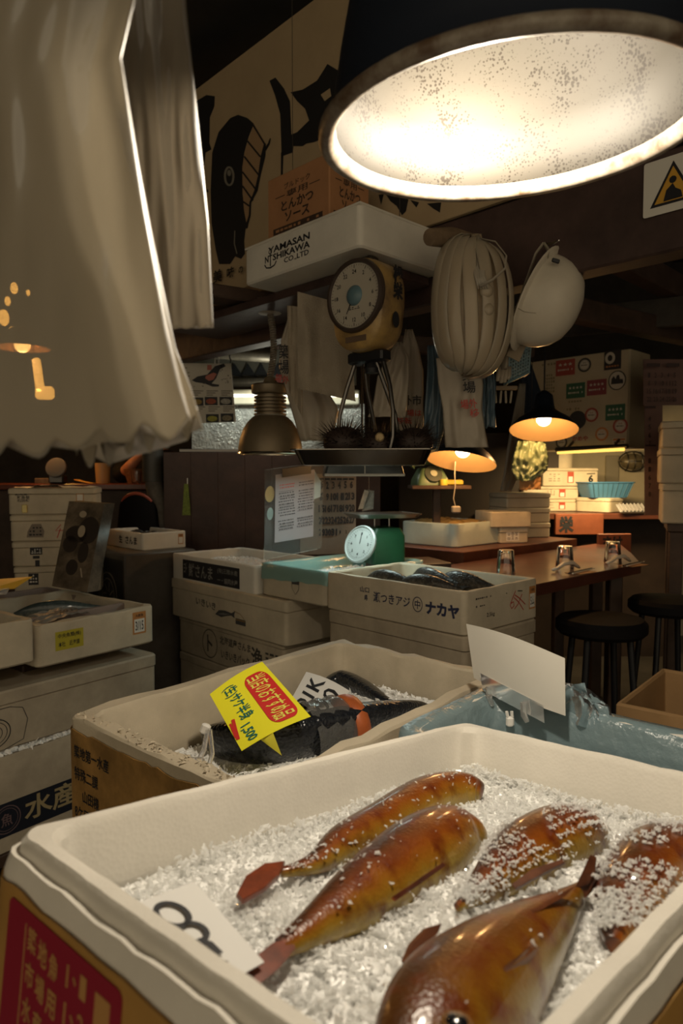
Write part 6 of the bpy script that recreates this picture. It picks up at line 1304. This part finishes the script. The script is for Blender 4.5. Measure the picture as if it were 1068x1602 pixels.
# glasses, spoon rests, chopsticks
z2 = EYE - .40
def onT(px, py): return atz(px, py, -.3995)
for i, (px, py, lab) in enumerate(((791, 897, 'upturned tumbler nearest the katakana box on the red brown counter'), (883, 889, 'upturned tumbler in the middle of the red brown counter, behind a spoon rest'), (958, 880, 'upturned tumbler at the far end of the red brown counter'))):
    glass_cup(lab, onT(px, py), .040, .098, group='upturned tumblers on the counter', inv=True)
PORC = M('porcelain', (.62, .56, .46), .2, .5)
for i, (px, py, lab) in enumerate(((884, 893, 'white folded napkin rest before the middle tumbler'), (966, 882, 'white folded napkin rest before the far tumbler'))):
    c_ = onT(px, py); t_ = thing('napkin', lab, 'napkin', c_, math.radians(25), 'napkins on the counter'); mb = MB(); mb.tube([(-.075, -.01, .010), (-.05, -.005, .014), (-.01, 0, .030), (.035, 0, .034), (.07, .005, .016), (.085, .01, .008)], [.011, .010, .014, .016, .012, .008], 10, 0, .6); mb.build('fold', PORC, t_, 180)
    t_ = thing('place_card', 'tan paper mat under the chopsticks ' + ('by the middle tumbler' if i == 0 else 'by the far tumbler'), 'mat', c_ + Vector((.05, -.055, 0)), math.radians(35)); mb = MB(); mb.bbox((0, 0, .001), (.13, .07, .002), .0005); mb.build('mat', M('mat_tan', (.35, .20, .10), .7), t_, 0)
    t_ = thing('chopsticks', 'pair of chopsticks ' + ('before the middle tumbler' if i == 0 else 'at the far end of the counter'), 'chopsticks', c_ + Vector((.05, -.05, .0025)), math.radians(47), 'chopsticks on the counter')
    for k2 in (-1, 1): mb = MB(); mb.tube([(-.10, .008*k2, .004), (.12, .006*k2, .004)], [.0035, .0022], 8); mb.build('stick', (PORC if k2 < 0 else BLACK), t_, 60)
# ------------------------------------------------------------------ warm lamps on the right
WL = M('shade_lining_warm', (.20, .135, .065), .5, .3); WB = M('bulb_warm', (1, 1, 1), .3, emit=(1, .85, .6), estr=6)
def warm_lamp(label, c, r, tilt, axis, power, neck):
    Mt = Matrix.Translation(c) @ Matrix.Rotation(tilt, 4, axis); t_ = thing('pendant_lamp', label, 'lamp', None, mat=Mt)
    mb = MB(); mb.lathe([(r, 0), (r*.96, r*.09), (r*.80, r*.27), (r*.55, r*.45), (r*.34, r*.62), (r*.30, r*.78), (r*.26, r*1.09), (r*.10, r*1.25), (0, r*1.27)], 44); mb.build('shade', SHADE_D, t_, 60)
    mb = MB(); mb.lathe([(r*.995, .0), (r*.94, r*.08), (r*.78, r*.25), (r*.53, r*.43), (r*.33, r*.60), (0, r*.61)], 44); mb.build('shade_lining', WL, t_, 60)
    mb = MB(); mb.sphere((0, 0, r*.34), r*.22, 16, 0, (1, 1, .9)); mb.build('bulb', WB, t_, 180)
    mb = MB(); mb.tube([(0, 0, r*1.25), (.0, 0, .4), neck], .004, 6); mb.build('cord', BLACK, t_)
    lamp_light('lamp_glow', (0, 0, r*.08), power, (1, .52, .18), .03, t_); return t_
warm_lamp('navy pendant lamp with glowing amber inside hanging before the sticker covered cabinet', at(850, 673, 3.45), .168, math.radians(-17), Vector((1, -.30, 0)), POW_WARM, (-.05, 0, 1.0))
warm_lamp('dark pendant lamp tipped to one side, amber inside, under the white printed bags', at(721, 723, 3.28), .168, math.radians(-17), Vector((1, -.75, 0)), POW_WARM, (-.10, 0, .9))
CLO = M('cloth_navy', (.02, .028, .045), .8, .2)
printed_bag('dark navy bag draped behind the upper amber lamp', [(555, 818, 826), (590, 815, 838), (625, 812, 850), (650, 808, 852)], 3.80, 23, (), 'bags around the amber lamps', CLO, .02)
printed_bag('pale grey cloth strip hanging left of the green plastic bag', [(600, 812, 822), (680, 796, 818), (740, 788, 812), (768, 782, 800)], 3.78, 27, (), 'bags around the amber lamps', M('strip_grey', (.22, .20, .16), .6), .008)
GPL = M('bag_green_film', (.30, .38, .22), .32, .5, var=.45, vscale=14, bump=.5, bscale=30, coat=.4)
printed_bag('crumpled green plastic bag under the upper amber lamp', [(690, 810, 852), (715, 802, 858), (735, 800, 856), (752, 808, 838)], 3.62, 31, (), 'bags around the amber lamps', GPL, .035, 3.2)
printed_bag('orange paper bag bottom showing below the green plastic bag', [(736, 815, 845), (752, 812, 846), (766, 812, 846)], 3.62, 33, (), 'bags around the amber lamps', M('bag_orange', (.52, .27, .10), .6), .01)
# ------------------------------------------------------------------ telephone shelf
shp = at(686, 762, 3.55); mb = MB(); mb.bbox(shp, (.30, .22, .02), .003); mb.bbox((shp.x, shp.y + .08, (shp.z - .01)/2), (.04, .04, shp.z - .01), .003); shf = tag(mb.build('telephone_shelf', WOOD), 'narrow dark shelf carrying the green telephone', 'shelf')
tp = thing('telephone', 'green rotary dial telephone on the narrow shelf', 'telephone', (shp.x - .05, shp.y - .02, shp.z + .0105), math.radians(12)); TG = M('telephone_green', (.10, .16, .085), .3, .5, coat=.3); mb = MB()
mb.loft([rloop(.17, .14, .015, 0, 4, 2), rloop(.165, .135, .02, .03, 4, 2), rloop(.115, .09, .02, .085, 4, 2), rloop(.09, .06, .02, .09, 4, 2)], True, True); mb.build('body', TG, tp, 50)
mb = MB(); mb.lathe([(.020, .004), (.046, .004), (.048, 0), (.046, -.004)], 28, (0, -.058, .058), Matrix.Rotation(1.05, 3, 'X')); mb.build('rotary_dial', M('dial_dark', (.05, .06, .045), .4), tp, 40)
mb = MB(); mb.lathe([(0, .007), (.018, .006), (.019, 0)], 20, (0, -.060, .059), Matrix.Rotation(1.05, 3, 'X')); mb.build('dial_centre', M('dial_pale', (.30, .32, .24), .5), tp, 40)
mb = MB(); mb.tube([(-.10, .0, .095), (-.085, 0, .112), (0, 0, .118), (.085, 0, .112), (.10, 0, .095)], [.022, .018, .012, .018, .022], 12); mb.build('handset', TG, tp, 60)
yk = thing('key_tag', 'yellow plastic tag beside the green telephone', 'tag', (shp.x + .06, shp.y - .07, shp.z + .0105), .1); mb = MB(); mb.bbox((0, 0, .014), (.11, .025, .028), .006); mb.lathe([(.010, 0), (.020, .0), (.022, .014), (.020, .03), (.010, .03)], 16, (-.05, -.014, .0)); mb.build('tag', M('tag_plastic_yellow', (.52, .40, .05), .4), yk, 40)
wc_ = thing('white_cord', 'white cord with small plug hanging beneath the tipped amber lamp', 'cord', at(712, 800, 3.4)); mb = MB(); mb.tube([at(712, 722, 3.38), at(711, 740, 3.4), at(712, 760, 3.4), at(709, 780, 3.4), at(712, 792, 3.4)], .003, 6); mb.build('cord', M('cord_grey', (.28, .25, .20), .6), wc_, 60, world=True); mb = MB(); mb.bbox(at(713, 797, 3.4), (.045, .03, .035), .006); mb.build('plug', MATS['cord_grey'], wc_, 30, world=True)
wall_c = at(760, 730, 4.9); struct(MB().box((.95, 4.75, (EYE + .30)/2), (1.1, .05, EYE + .30)).build('wall_counter', M('wall_umber', (.035, .024, .018), .7, var=.4, vscale=4)))
# ------------------------------------------------------------------ sticker cabinet, tube, shelf and boxes at the far right
cabC = at(985, 545, 3.90); cabH = .56; cab = thing('hanging_cabinet', 'cream wall cabinet covered in round and square stickers', 'cabinet', corner_base(cabC, 'near', .28, .70, cabH, YAW), YAW); CABM = M('cabinet_cream', (.44, .37, .25), .5, .4, var=.15, vscale=4)
mb = MB(); mb.bbox((.005, 0, cabH/2), (.27, .70, cabH), .004); mb.build('body', CABM, cab, 0); mb = MB(); mb.bbox((-.139, 0, cabH/2), (.012, .695, cabH - .006), .003); dr = mb.build('door', CABM, cab, 0)
fr = Fr((-.1455, .35, 0), (0, -1, 0), (0, 0, 1)); CI = MW[cab.name].inverted()
def cs(px, py):
    """pixel on the door plane, as distance along the door and height"""
    o_ = CI @ Vector((0, 0, EYE)); d = CI.to_3x3() @ ray(px, py); k2 = (-.1455 - o_.x)/d.x; p = o_ + d*k2; return .35 - p.y, p.z
SR, SG, SK, SW, SM_ = M('sticker_red', (.30, .05, .035), .5), M('sticker_green', (.03, .10, .05), .5), M('sticker_black', (.03, .025, .022), .5), M('sticker_white', (.50, .45, .36), .5), M('sticker_maroon', (.22, .045, .05), .5); ms_ = [SR, SG, SK, SW, SM_, M('sticker_orange2', (.45, .17, .05), .5)]
def stk_rect(px, py, w, h, m_, txt_col=3, star='★★★★'):
    x, y = cs(px, py); mb = MB(); fr.rect(mb, x, y, w, h, m_, .001, .0008); fr.text(mb, star, x, y + h*.2, w*.75, h*.22, txt_col, .0, .0014); fr.dashes(mb, x - w*.4, y - h*.25, w*.8, h*.22, 1, 8, txt_col, .0014); mb.build('sticker', ms_, dr, 0)
def stk_ring(px, py, r, m_, fill=3, txt='★★'):
    x, y = cs(px, py); mb = MB(); fr.disc(mb, x, y, r, r, m_, .0008); fr.disc(mb, x, y, r*.74, r*.74, fill, .0012); fr.ring(mb, x, y, r*.66, r*.66, r*.04, m_, .0016); fr.dashes(mb, x - r*.5, y - r*.18, r, r*.3, 1, 5, 2, .0017); fr.text(mb, txt, x, y + r*.32, r*.55, r*.22, m_, 0, .0017); mb.build('sticker', ms_, dr, 0)
stk_rect(884, 575, .125, .095, 0, 3, '★★★'); stk_rect(900, 611, .12, .09, 1); stk_rect(933, 606, .12, .09, 4); stk_rect(962, 645, .115, .09, 1)
stk_ring(914, 571, .042, 2); stk_ring(925, 649, .042, 0); stk_ring(970, 666, .044, 0); stk_ring(941, 679, .040, 5); stk_ring(903, 657, .055, 2, 2); stk_ring(878, 692, .038, 2); 
x, y = cs(958, 563); mb = MB(); fr.rect(mb, x, y, .10, .11, 2, .001, .0008); fr.disc(mb, x - .015, y + .012, .030, .034, 3, .0013); fr.disc(mb, x - .015, y + .012, .014, .018, 2, .0016); fr.dashes(mb, x - .04, y - .045, .08, .018, 1, 5, 5, .0014); mb.build('sticker', ms_, dr, 0)
x, y = cs(965, 595); mb = MB(); fr.disc(mb, x, y, .052, .056, 2, .0008); fr.disc(mb, x, y, .046, .050, 3, .0011); fr.poly(mb, [(x - .035, y - .02), (x + .036, y - .02), (x + .034, y + .004), (x + .016, y + .006), (x + .012, y + .03), (x - .002, y + .028), (x - .008, y + .008), (x - .02, y + .026), (x - .032, y + .012)], 2, .0016); mb.build('sticker', ms_, dr, 0)
x, y = cs(968, 690); mb = MB(); fr.rect(mb, x, y, .075, .035, 3, .001, .0008); fr.rect(mb, x, y + .009, .07, .012, 5, .0013); fr.dashes(mb, x - .03, y - .012, .06, .012, 1, 6, 2, .0014); mb.build('sticker', ms_, dr, 0)
x, y = cs(907, 686); mb = MB(); fr.text(mb, 'かめや', x, y, .10, .030, 0, .03, .001); mb.build('red_brush_writing', ms_, dr, 0)
for px, py, w, h in ((859, 600, .075, .12), (858, 570, .10, .02), (899, 628, .09, .02), (896, 640, .09, .02)):
    x, y = cs(px, py); mb = MB(); fr.dashes(mb, x - w/2, y - h/2, w, h, max(1, int(h/.02)), 5, 0, .001, .8, int(px)); mb.build('faded_print', M('print_olive', (.20, .165, .10), .6), dr, 0)
# fluorescent tube under the cabinet
t0, t1 = at(872, 708, 4.13), at(976, 703, 3.84); ft = thing('tube_lamp', 'yellow glowing tube lamp under the sticker covered cabinet', 'lamp', t0.lerp(t1, .5) + Vector((0, 0, -.012))); mb = MB(); mb.tube([t0, t1], .010, 10); mb.build('tube', M('tube_yellow', (1, 1, 1), .3, emit=(1, .60, .10), estr=1.5), ft, 60, world=True)
mb = MB(); mb.tube([t0 + Vector((-.01, 0, .018)), t1 + Vector((.02, 0, .018))], .014, 8)
for e_ in (.15, .85): p_ = t0.lerp(t1, e_); mb.tube([p_ + Vector((0, 0, .018)), p_ + Vector((.05, .05, .06)), p_ + Vector((.10, .10, .11))], .008, 6)
mb.build('fitting', STEEL_D, ft, 40, world=True)
fl_ = area_light('tube_glow', t0.lerp(t1, .5) + Vector((.12, .14, -.03)), POW_BACK, (1, .70, .32), .5, .05, (.5, 0, math.radians(-38)))
# shelf
shz_ = EYE - .24; mb = MB(); mb.bbox((1.62, 4.85, shz_ - .02), (1.35, .75, .04), .004); tag(mb.build('back_shelf', WOODR), 'reddish back shelf carrying white boxes and the blue basket', 'shelf')
for i, (lab, px, H, mk_) in enumerate((('bottom box of the white boxes with red tags on the back shelf', 848, .082, '三'), ('middle box of the white boxes with red tags on the back shelf', 848, .090, '山'), ('top box of the white boxes, marked with a bold black sign', 842, .125, '6'))):
    zz = shz_ + .001 + (0, .083, .174)[i]; pC = at(905 if i < 2 else 935, 800, 4.72 - .0*i); b = Box(Vector((pC.x, pC.y, zz + H)), .40, .24, H, lab, 'right', math.radians(6), FOAM_OLD, open_=False, lid_h=.02, r=.008)
    f = b.R; mb = MB(); f.rect(mb, .20 if i == 2 else .28, H*.5, .045, H*.62, 0, .0008); f.rect(mb, .20 if i == 2 else .28, H*.38, .03, H*.3, 1, .0012)
    if i == 2: f.text(mb, '6', .345, H*.42, .035, H*.42, 2, .04, .0012); f.stroke(mb, [(.315, H*.68), (.375, H*.70)], .006, 2, .0012); f.dashes(mb, .04, .03, .09, .06, 4, 3, 3, .0012)
    else: f.text(mb, mk_, .20, H*.55, .05, H*.5, 3, .0, .0012)
    mb.build('red_tag_print', [M('tag_brick', (.36, .06, .03), .5), PAPER, INK, M('print_grey2', (.25, .21, .16), .6)], b.root, 0)
pl = thing('round_tub', 'low round cream tub standing on top of the white boxes', 'tub', Vector((at(880, 730, 4.75).x, 4.85, shz_ + .301))); mb = MB(); mb.lathe([(0, 0), (.095, 0), (.10, .11), (.103, .115), (.103, .125), (.06, .128), (0, .128)], 28); mb.build('tub', FOAM_OLD, pl, 40)
fbx = Box(Vector((at(952, 780, 4.50).x, 4.50, shz_ + .001 + .098)), .20, .26, .098, 'rounded foam box under the blue basket on the back shelf', 'near', math.radians(38), FOAM_OLD, open_=False, lid_h=.025, r=.03)
Fm = MW[fbx.root.name].translation; bkc = Vector((Fm.x + .03, Fm.y, shz_ + .100)); bsk = thing('blue_basket', 'ribbed blue plastic basket on the rounded foam box', 'basket', bkc, math.radians(8)); BLP = M('basket_blue', (.06, .17, .31), .4, .5); mb = MB()
mb.loft([rloop(.26, .18, .03, 0, 4, 6), rloop(.325, .235, .035, .098, 4, 6), rloop(.345, .255, .04, .10, 4, 6), rloop(.345, .255, .04, .106, 4, 6), rloop(.318, .228, .035, .106, 4, 6), rloop(.252, .172, .03, .004, 4, 6)], True, True); mb.build('tub', BLP, bsk, 40)
for i in range(9):
    x = -.115 + .029*i; mb = MB(); mb.tube([(x, -.0905, .006), (x*1.24, -.118, .098)], .0035, 6); mb.build('rib', M('rib_navy', (.04, .11, .18), .5), bsk, 60)
tp_ = at(990, 797, 4.45); tyr = thing('egg_tray', 'grey ridged plastic tray leaning at the end of the back shelf', 'tray', (tp_.x, tp_.y, shz_ + .001), math.radians(8)); mb = MB(); GT = M('tray_grey', (.26, .25, .25), .5)
Rt = Matrix.Rotation(math.radians(40), 3, 'X'); mb.bbox((0, .02, .033), (.19, .075, .010), .003, Rt); mb.build('base', GT, tyr, 0)
for i in range(7): mb = MB(); mb.bbox((-.078 + .026*i, .012, .038), (.006, .070, .022), .002, Rt); mb.build('ridge', GT, tyr, 0)
cl_ = at(989, 721, 4.9); cgl = thing('bulkhead_lamp', 'oval caged bulkhead lamp, unlit, on the cream wall', 'lamp', at(989, 735, 5.28)); cc_ = at(989, 722, 5.24); mb = MB(); mb.sphere(cc_, .085, 20, 0, (1.12, .55, .72)); mb.build('glass_dome', M('dome_brass', (.30, .24, .14), .2, .6, metal=.5), cgl, 180, world=True)
mb = MB()
for k2 in (-1, 0, 1): mb.tube([cc_ + Vector((.055*k2 + .03*k2*math.sin(a_)*0, -.055*math.sin(a_), .072*math.cos(a_))) for a_ in [PI*i/12 for i in range(13)]], .004, 6)
mb.tube([cc_ + Vector((.105*math.cos(a_), -.055*math.sin(a_), 0)) for a_ in [PI*i/12 for i in range(13)]], .004, 6); mb.tube([cc_ + Vector((.105*math.cos(a_), .0, .075*math.sin(a_))) for a_ in [2*PI*i/24 for i in range(25)]], .005, 6); mb.build('wire_cage', STEEL_D, cgl, 60, world=True)
mb = MB(); mb.bbox(at(957, 735, 5.30), (.10, .02, .22), .003); tag(mb.build('meter_box', M('meter_grey', (.34, .30, .22), .6)), 'pale upright switch cover on the cream wall left of the caged lamp', 'switch cover')
# red sign boards below the shelf
for (px, py, Y, w, h, ch_, lab) in ((905, 820, 4.42, .32, .135, '栄', 'brown red board with a bold black character under the back shelf'), (960, 850, 4.05, .20, .115, 'さけ', 'small brown red board with two black characters behind the far tumbler')):
    c_ = at(px, py, Y); t_ = thing('sign_plank', lab, 'sign', (c_.x, c_.y, c_.z - h/2), math.radians(4)); mb = MB(); mb.bbox((0, 0, h/2), (w, .03, h), .003); mb.build('plank', M('plank_red', (.22, .065, .03), .5, var=.3, vscale=8), t_, 0); mb = MB(); f = Fr((0, -.0155, h/2), (1, 0, 0), (0, 0, 1))
    if ch_ == '栄': f.text(mb, ch_, -w*.28, 0, .10, h*.8, 0, .05)
    else: f.text(mb, ch_, -w*.08, .01, w*.6, h*.6, 0, .05)
    mb.build('brush_characters', INK, t_, 0)
mb = MB(); mb.box((1.5, 4.95, (shz_ - .05)/2), (1.6, .5, shz_ - .05)); tag(mb.build('shelf_base', M('base_umber', (.04, .025, .018), .6, var=.4, vscale=5)), 'dark cupboard base holding up the reddish back shelf', 'cupboard')
# red calendar strips and the box stack on the far right
cr_ = thing('wall_calendar', 'dim reddish calendar sheets hanging right of the sticker covered cabinet', 'calendar', at(1040, 800, 3.7)); RCAL = M('calendar_red', (.17, .10, .085), .8, var=.2, vscale=5); fr = None
for nm, x0_, x1_, y0_, y1__ in (('upper_sheet', 1006, 1100, 562, 634), ('lower_sheet', 1008, 1036, 634, 806)):
    mb = MB(); q = [at(x0_, y1__, 3.7), at(x1_, y1__, 3.66), at(x1_, y0_, 3.66), at(x0_, y0_, 3.7)]; mb.loft([q, [p + Vector((0, .004, 0)) for p in q]], True, True); sh_o = mb.build(nm, RCAL, cr_, 0, world=True); mb = MB()
    if nm == 'upper_sheet':
        for r in range(4):
            for c in range(5):
                n_ = 1 + c + 7*r; Fr(at(1015 + 10*c, 587 + 12.5*r, 3.655), (1, 0, 0), (0, 0, 1)).text(mb, str(n_), 0, 0, .012 if n_ < 10 else .022, .026, 0, .02, 0)
        for px in (1022, 1052): Fr(at(px, 571, 3.655), (1, 0, 0), (0, 0, 1)).rect(mb, 0, 0, .07, .018, 0, 0)
    else:
        for r in range(9): Fr(at(1016, 655 + 13*r + (14 if r > 3 else 0), 3.675), (1, 0, 0), (0, 0, 1)).text(mb, '4567' [r % 4] if r < 4 else '1一678'[r - 4], 0, 0, .014, .026, 0, .02, 0)
        Fr(at(1022, 697, 3.675), (1, 0, 0), (0, 0, 1)).rect(mb, 0, 0, .09, .008, 0, 0); Fr(at(1022, 637, 3.675), (1, 0, 0), (0, 0, 1)).rect(mb, 0, 0, .09, .012, 0, 0)
    mb.build('numbers', M('print_umber3', (.05, .03, .028), .7), sh_o, 0, world=True)
zc = at(1032, 819, 3.25).z; rsh = stand('tall dark stand under the far right box stack', (1.86, 3.33), math.radians(-23), .50, .36, zc - .001)
for i, (h, lab) in enumerate(((.190, 'bottom tan foam box of the far right stack'), (.168, 'middle tan foam box of the far right stack'), (.125, 'whitish top foam box of the far right stack'))):
    zz = zc + (0, .191, .376)[i] + (.0 if i < 2 else -.016); pC = at((1033, 1029, 1030)[i], 800, 3.25); b = Box(Vector((pC.x, pC.y, zz + h)), .50, .36, h, lab, 'near', math.radians(-23), FOAM_OLD, open_=False, lid_h=.035, r=.012)
# warning triangle on the beam at the top right
wt = thing('warning_sticker', 'white warning sticker with a yellow and black triangle on the overhead beam', 'sticker', ban(bx_s(1040), .74)); ws = BAN0 + BV*bx_s(1040); wl = at(1040, 287, ws.y).z - EYE; fr = Fr(ban(bx_s(1041), wl, .0), BV, (0, 0, 1)); 
k2 = ws.y/FPX*1.35; mb = MB(); fr.rect(mb, 0, 0, 66*k2, 62*k2, 0, .002, .0015, .006); mb.build('backing', PAPER, wt, 0, world=True)
mb = MB(); fr.poly(mb, [(-25*k2, -22*k2), (25*k2, -22*k2), (0, 25*k2)], 0, .0025); fr.poly(mb, [(-20*k2, -19*k2), (20*k2, -19*k2), (0, 19*k2)], 1, .003); fr.disc(mb, 0, 4*k2, 4*k2, 4*k2, 0, .0036); fr.poly(mb, [(-10*k2, -18*k2), (-7*k2, -6*k2), (0, 0), (3*k2, -6*k2), (9*k2, -10*k2), (11*k2, -18*k2)], 0, .0036); mb.build('triangle', [INK, M('warning_yellow', (.60, .33, .04), .5)], wt, 0, world=True)
# dark stools under the counter
for i, (px, Y) in enumerate(((940, 2.55), (1045, 2.95))):
    p = at(px, 960, Y); t_ = thing('stool', ('dark round stool nearest under the red brown counter', 'dark round stool further right of the red brown counter')[i], 'stool', (p.x, Y, 0)); hz_ = .72; mb = MB(); mb.lathe([(0, hz_ - .06), (.15, hz_ - .06), (.165, hz_ - .045), (.165, hz_ - .015), (.15, hz_), (0, hz_ + .005)], 28); mb.build('seat', MATS['vinyl_black'], t_, 40)
    for k3 in range(4): a_ = PI/4 + PI/2*k3; mb = MB(); mb.tube([(.11*math.cos(a_), .11*math.sin(a_), hz_ - .06), (.17*math.cos(a_), .17*math.sin(a_), 0)], .013, 8); mb.build('leg', BLACK, t_, 60)
    mb = MB(); mb.lathe([(.145, .25), (.153, .25), (.153, .262), (.145, .262), (.145, .25)], 28); mb.build('foot_ring', BLACK, t_, 40)
# added unseen lamp, giving the bags and far left counter their orange glow
wl_ = thing('pendant_lamp', 'amber glowing lamp added over the far left counter for the orange glow behind the bags', 'lamp', at(35, 545, 4.5)); mb = MB(); mb.lathe([(.17, 0), (.165, .02), (.11, .09), (.05, .14), (0, .15)], 32); mb.lathe([(.0, .142), (.045, .135), (.10, .086), (.155, .018), (.162, .002)], 32); mb.build('shade', M('shade_amber', (.50, .28, .10), .5), wl_, 60); mb = MB(); mb.sphere((0, 0, .02), .05, 16); mb.build('bulb', M('bulb_amber', (1, 1, 1), .3, emit=(1, .55, .16), estr=30), wl_, 180); mb = MB(); mb.tube([(0, 0, .15), (0, 0, CEIL - MW[wl_.name].translation.z)], .004, 6); mb.build('cord', BLACK, wl_)
lamp_light('lamp_glow', (0, 0, -.04), POW_LEFT, (1, .48, .16), .05, wl_)

# added amber emitters behind the bags, imitating highlights on the plastic
AML = M('amber_glow', (1, 1, 1), .4, emit=(1, .50, .10), estr=16)
ln_ = thing('bag_glow_bar', 'narrow amber lit lantern added to imitate a highlight streak on the bags', 'glowbar', at(62, 622, 4.7)); mb = MB(); mb.bbox(at(60, 588, 4.7), (.05, .05, .24), .01, Matrix.Rotation(-.12, 3, 'Y')); mb.bbox(at(70, 615, 4.7), (.13, .05, .09), .02); mb.build('shade', AML, ln_, 40, world=True); p_ = at(56, 562, 4.7); mb = MB(); mb.tube([p_, Vector((p_.x, p_.y, CEIL))], .003, 6); mb.build('cord', BLACK, ln_, 60, world=True)
for i, (px, py, r_) in enumerate(((22, 451, .030), (12, 471, .024), (6, 497, .042), (19, 518, .024), (3, 537, .026), (44, 458, .016))):
    p_ = at(px, py, 4.6); t_ = thing('bag_glow_ball', ('top', 'second', 'biggest', 'fourth', 'lowest', 'rightmost small')[i] + ' amber glow ball added to imitate highlights on the bags at the far left', 'bulb', p_, 0, 'amber glow balls added behind the bags'); mb = MB(); mb.sphere((0, 0, 0), r_, 12, 0, (.8, .8, 1.3)); mb.build('bulb', AML, t_, 180); mb = MB(); mb.tube([(0, 0, r_), (0, 0, CEIL - p_.z)], .002, 5); mb.build('cord', BLACK, t_)
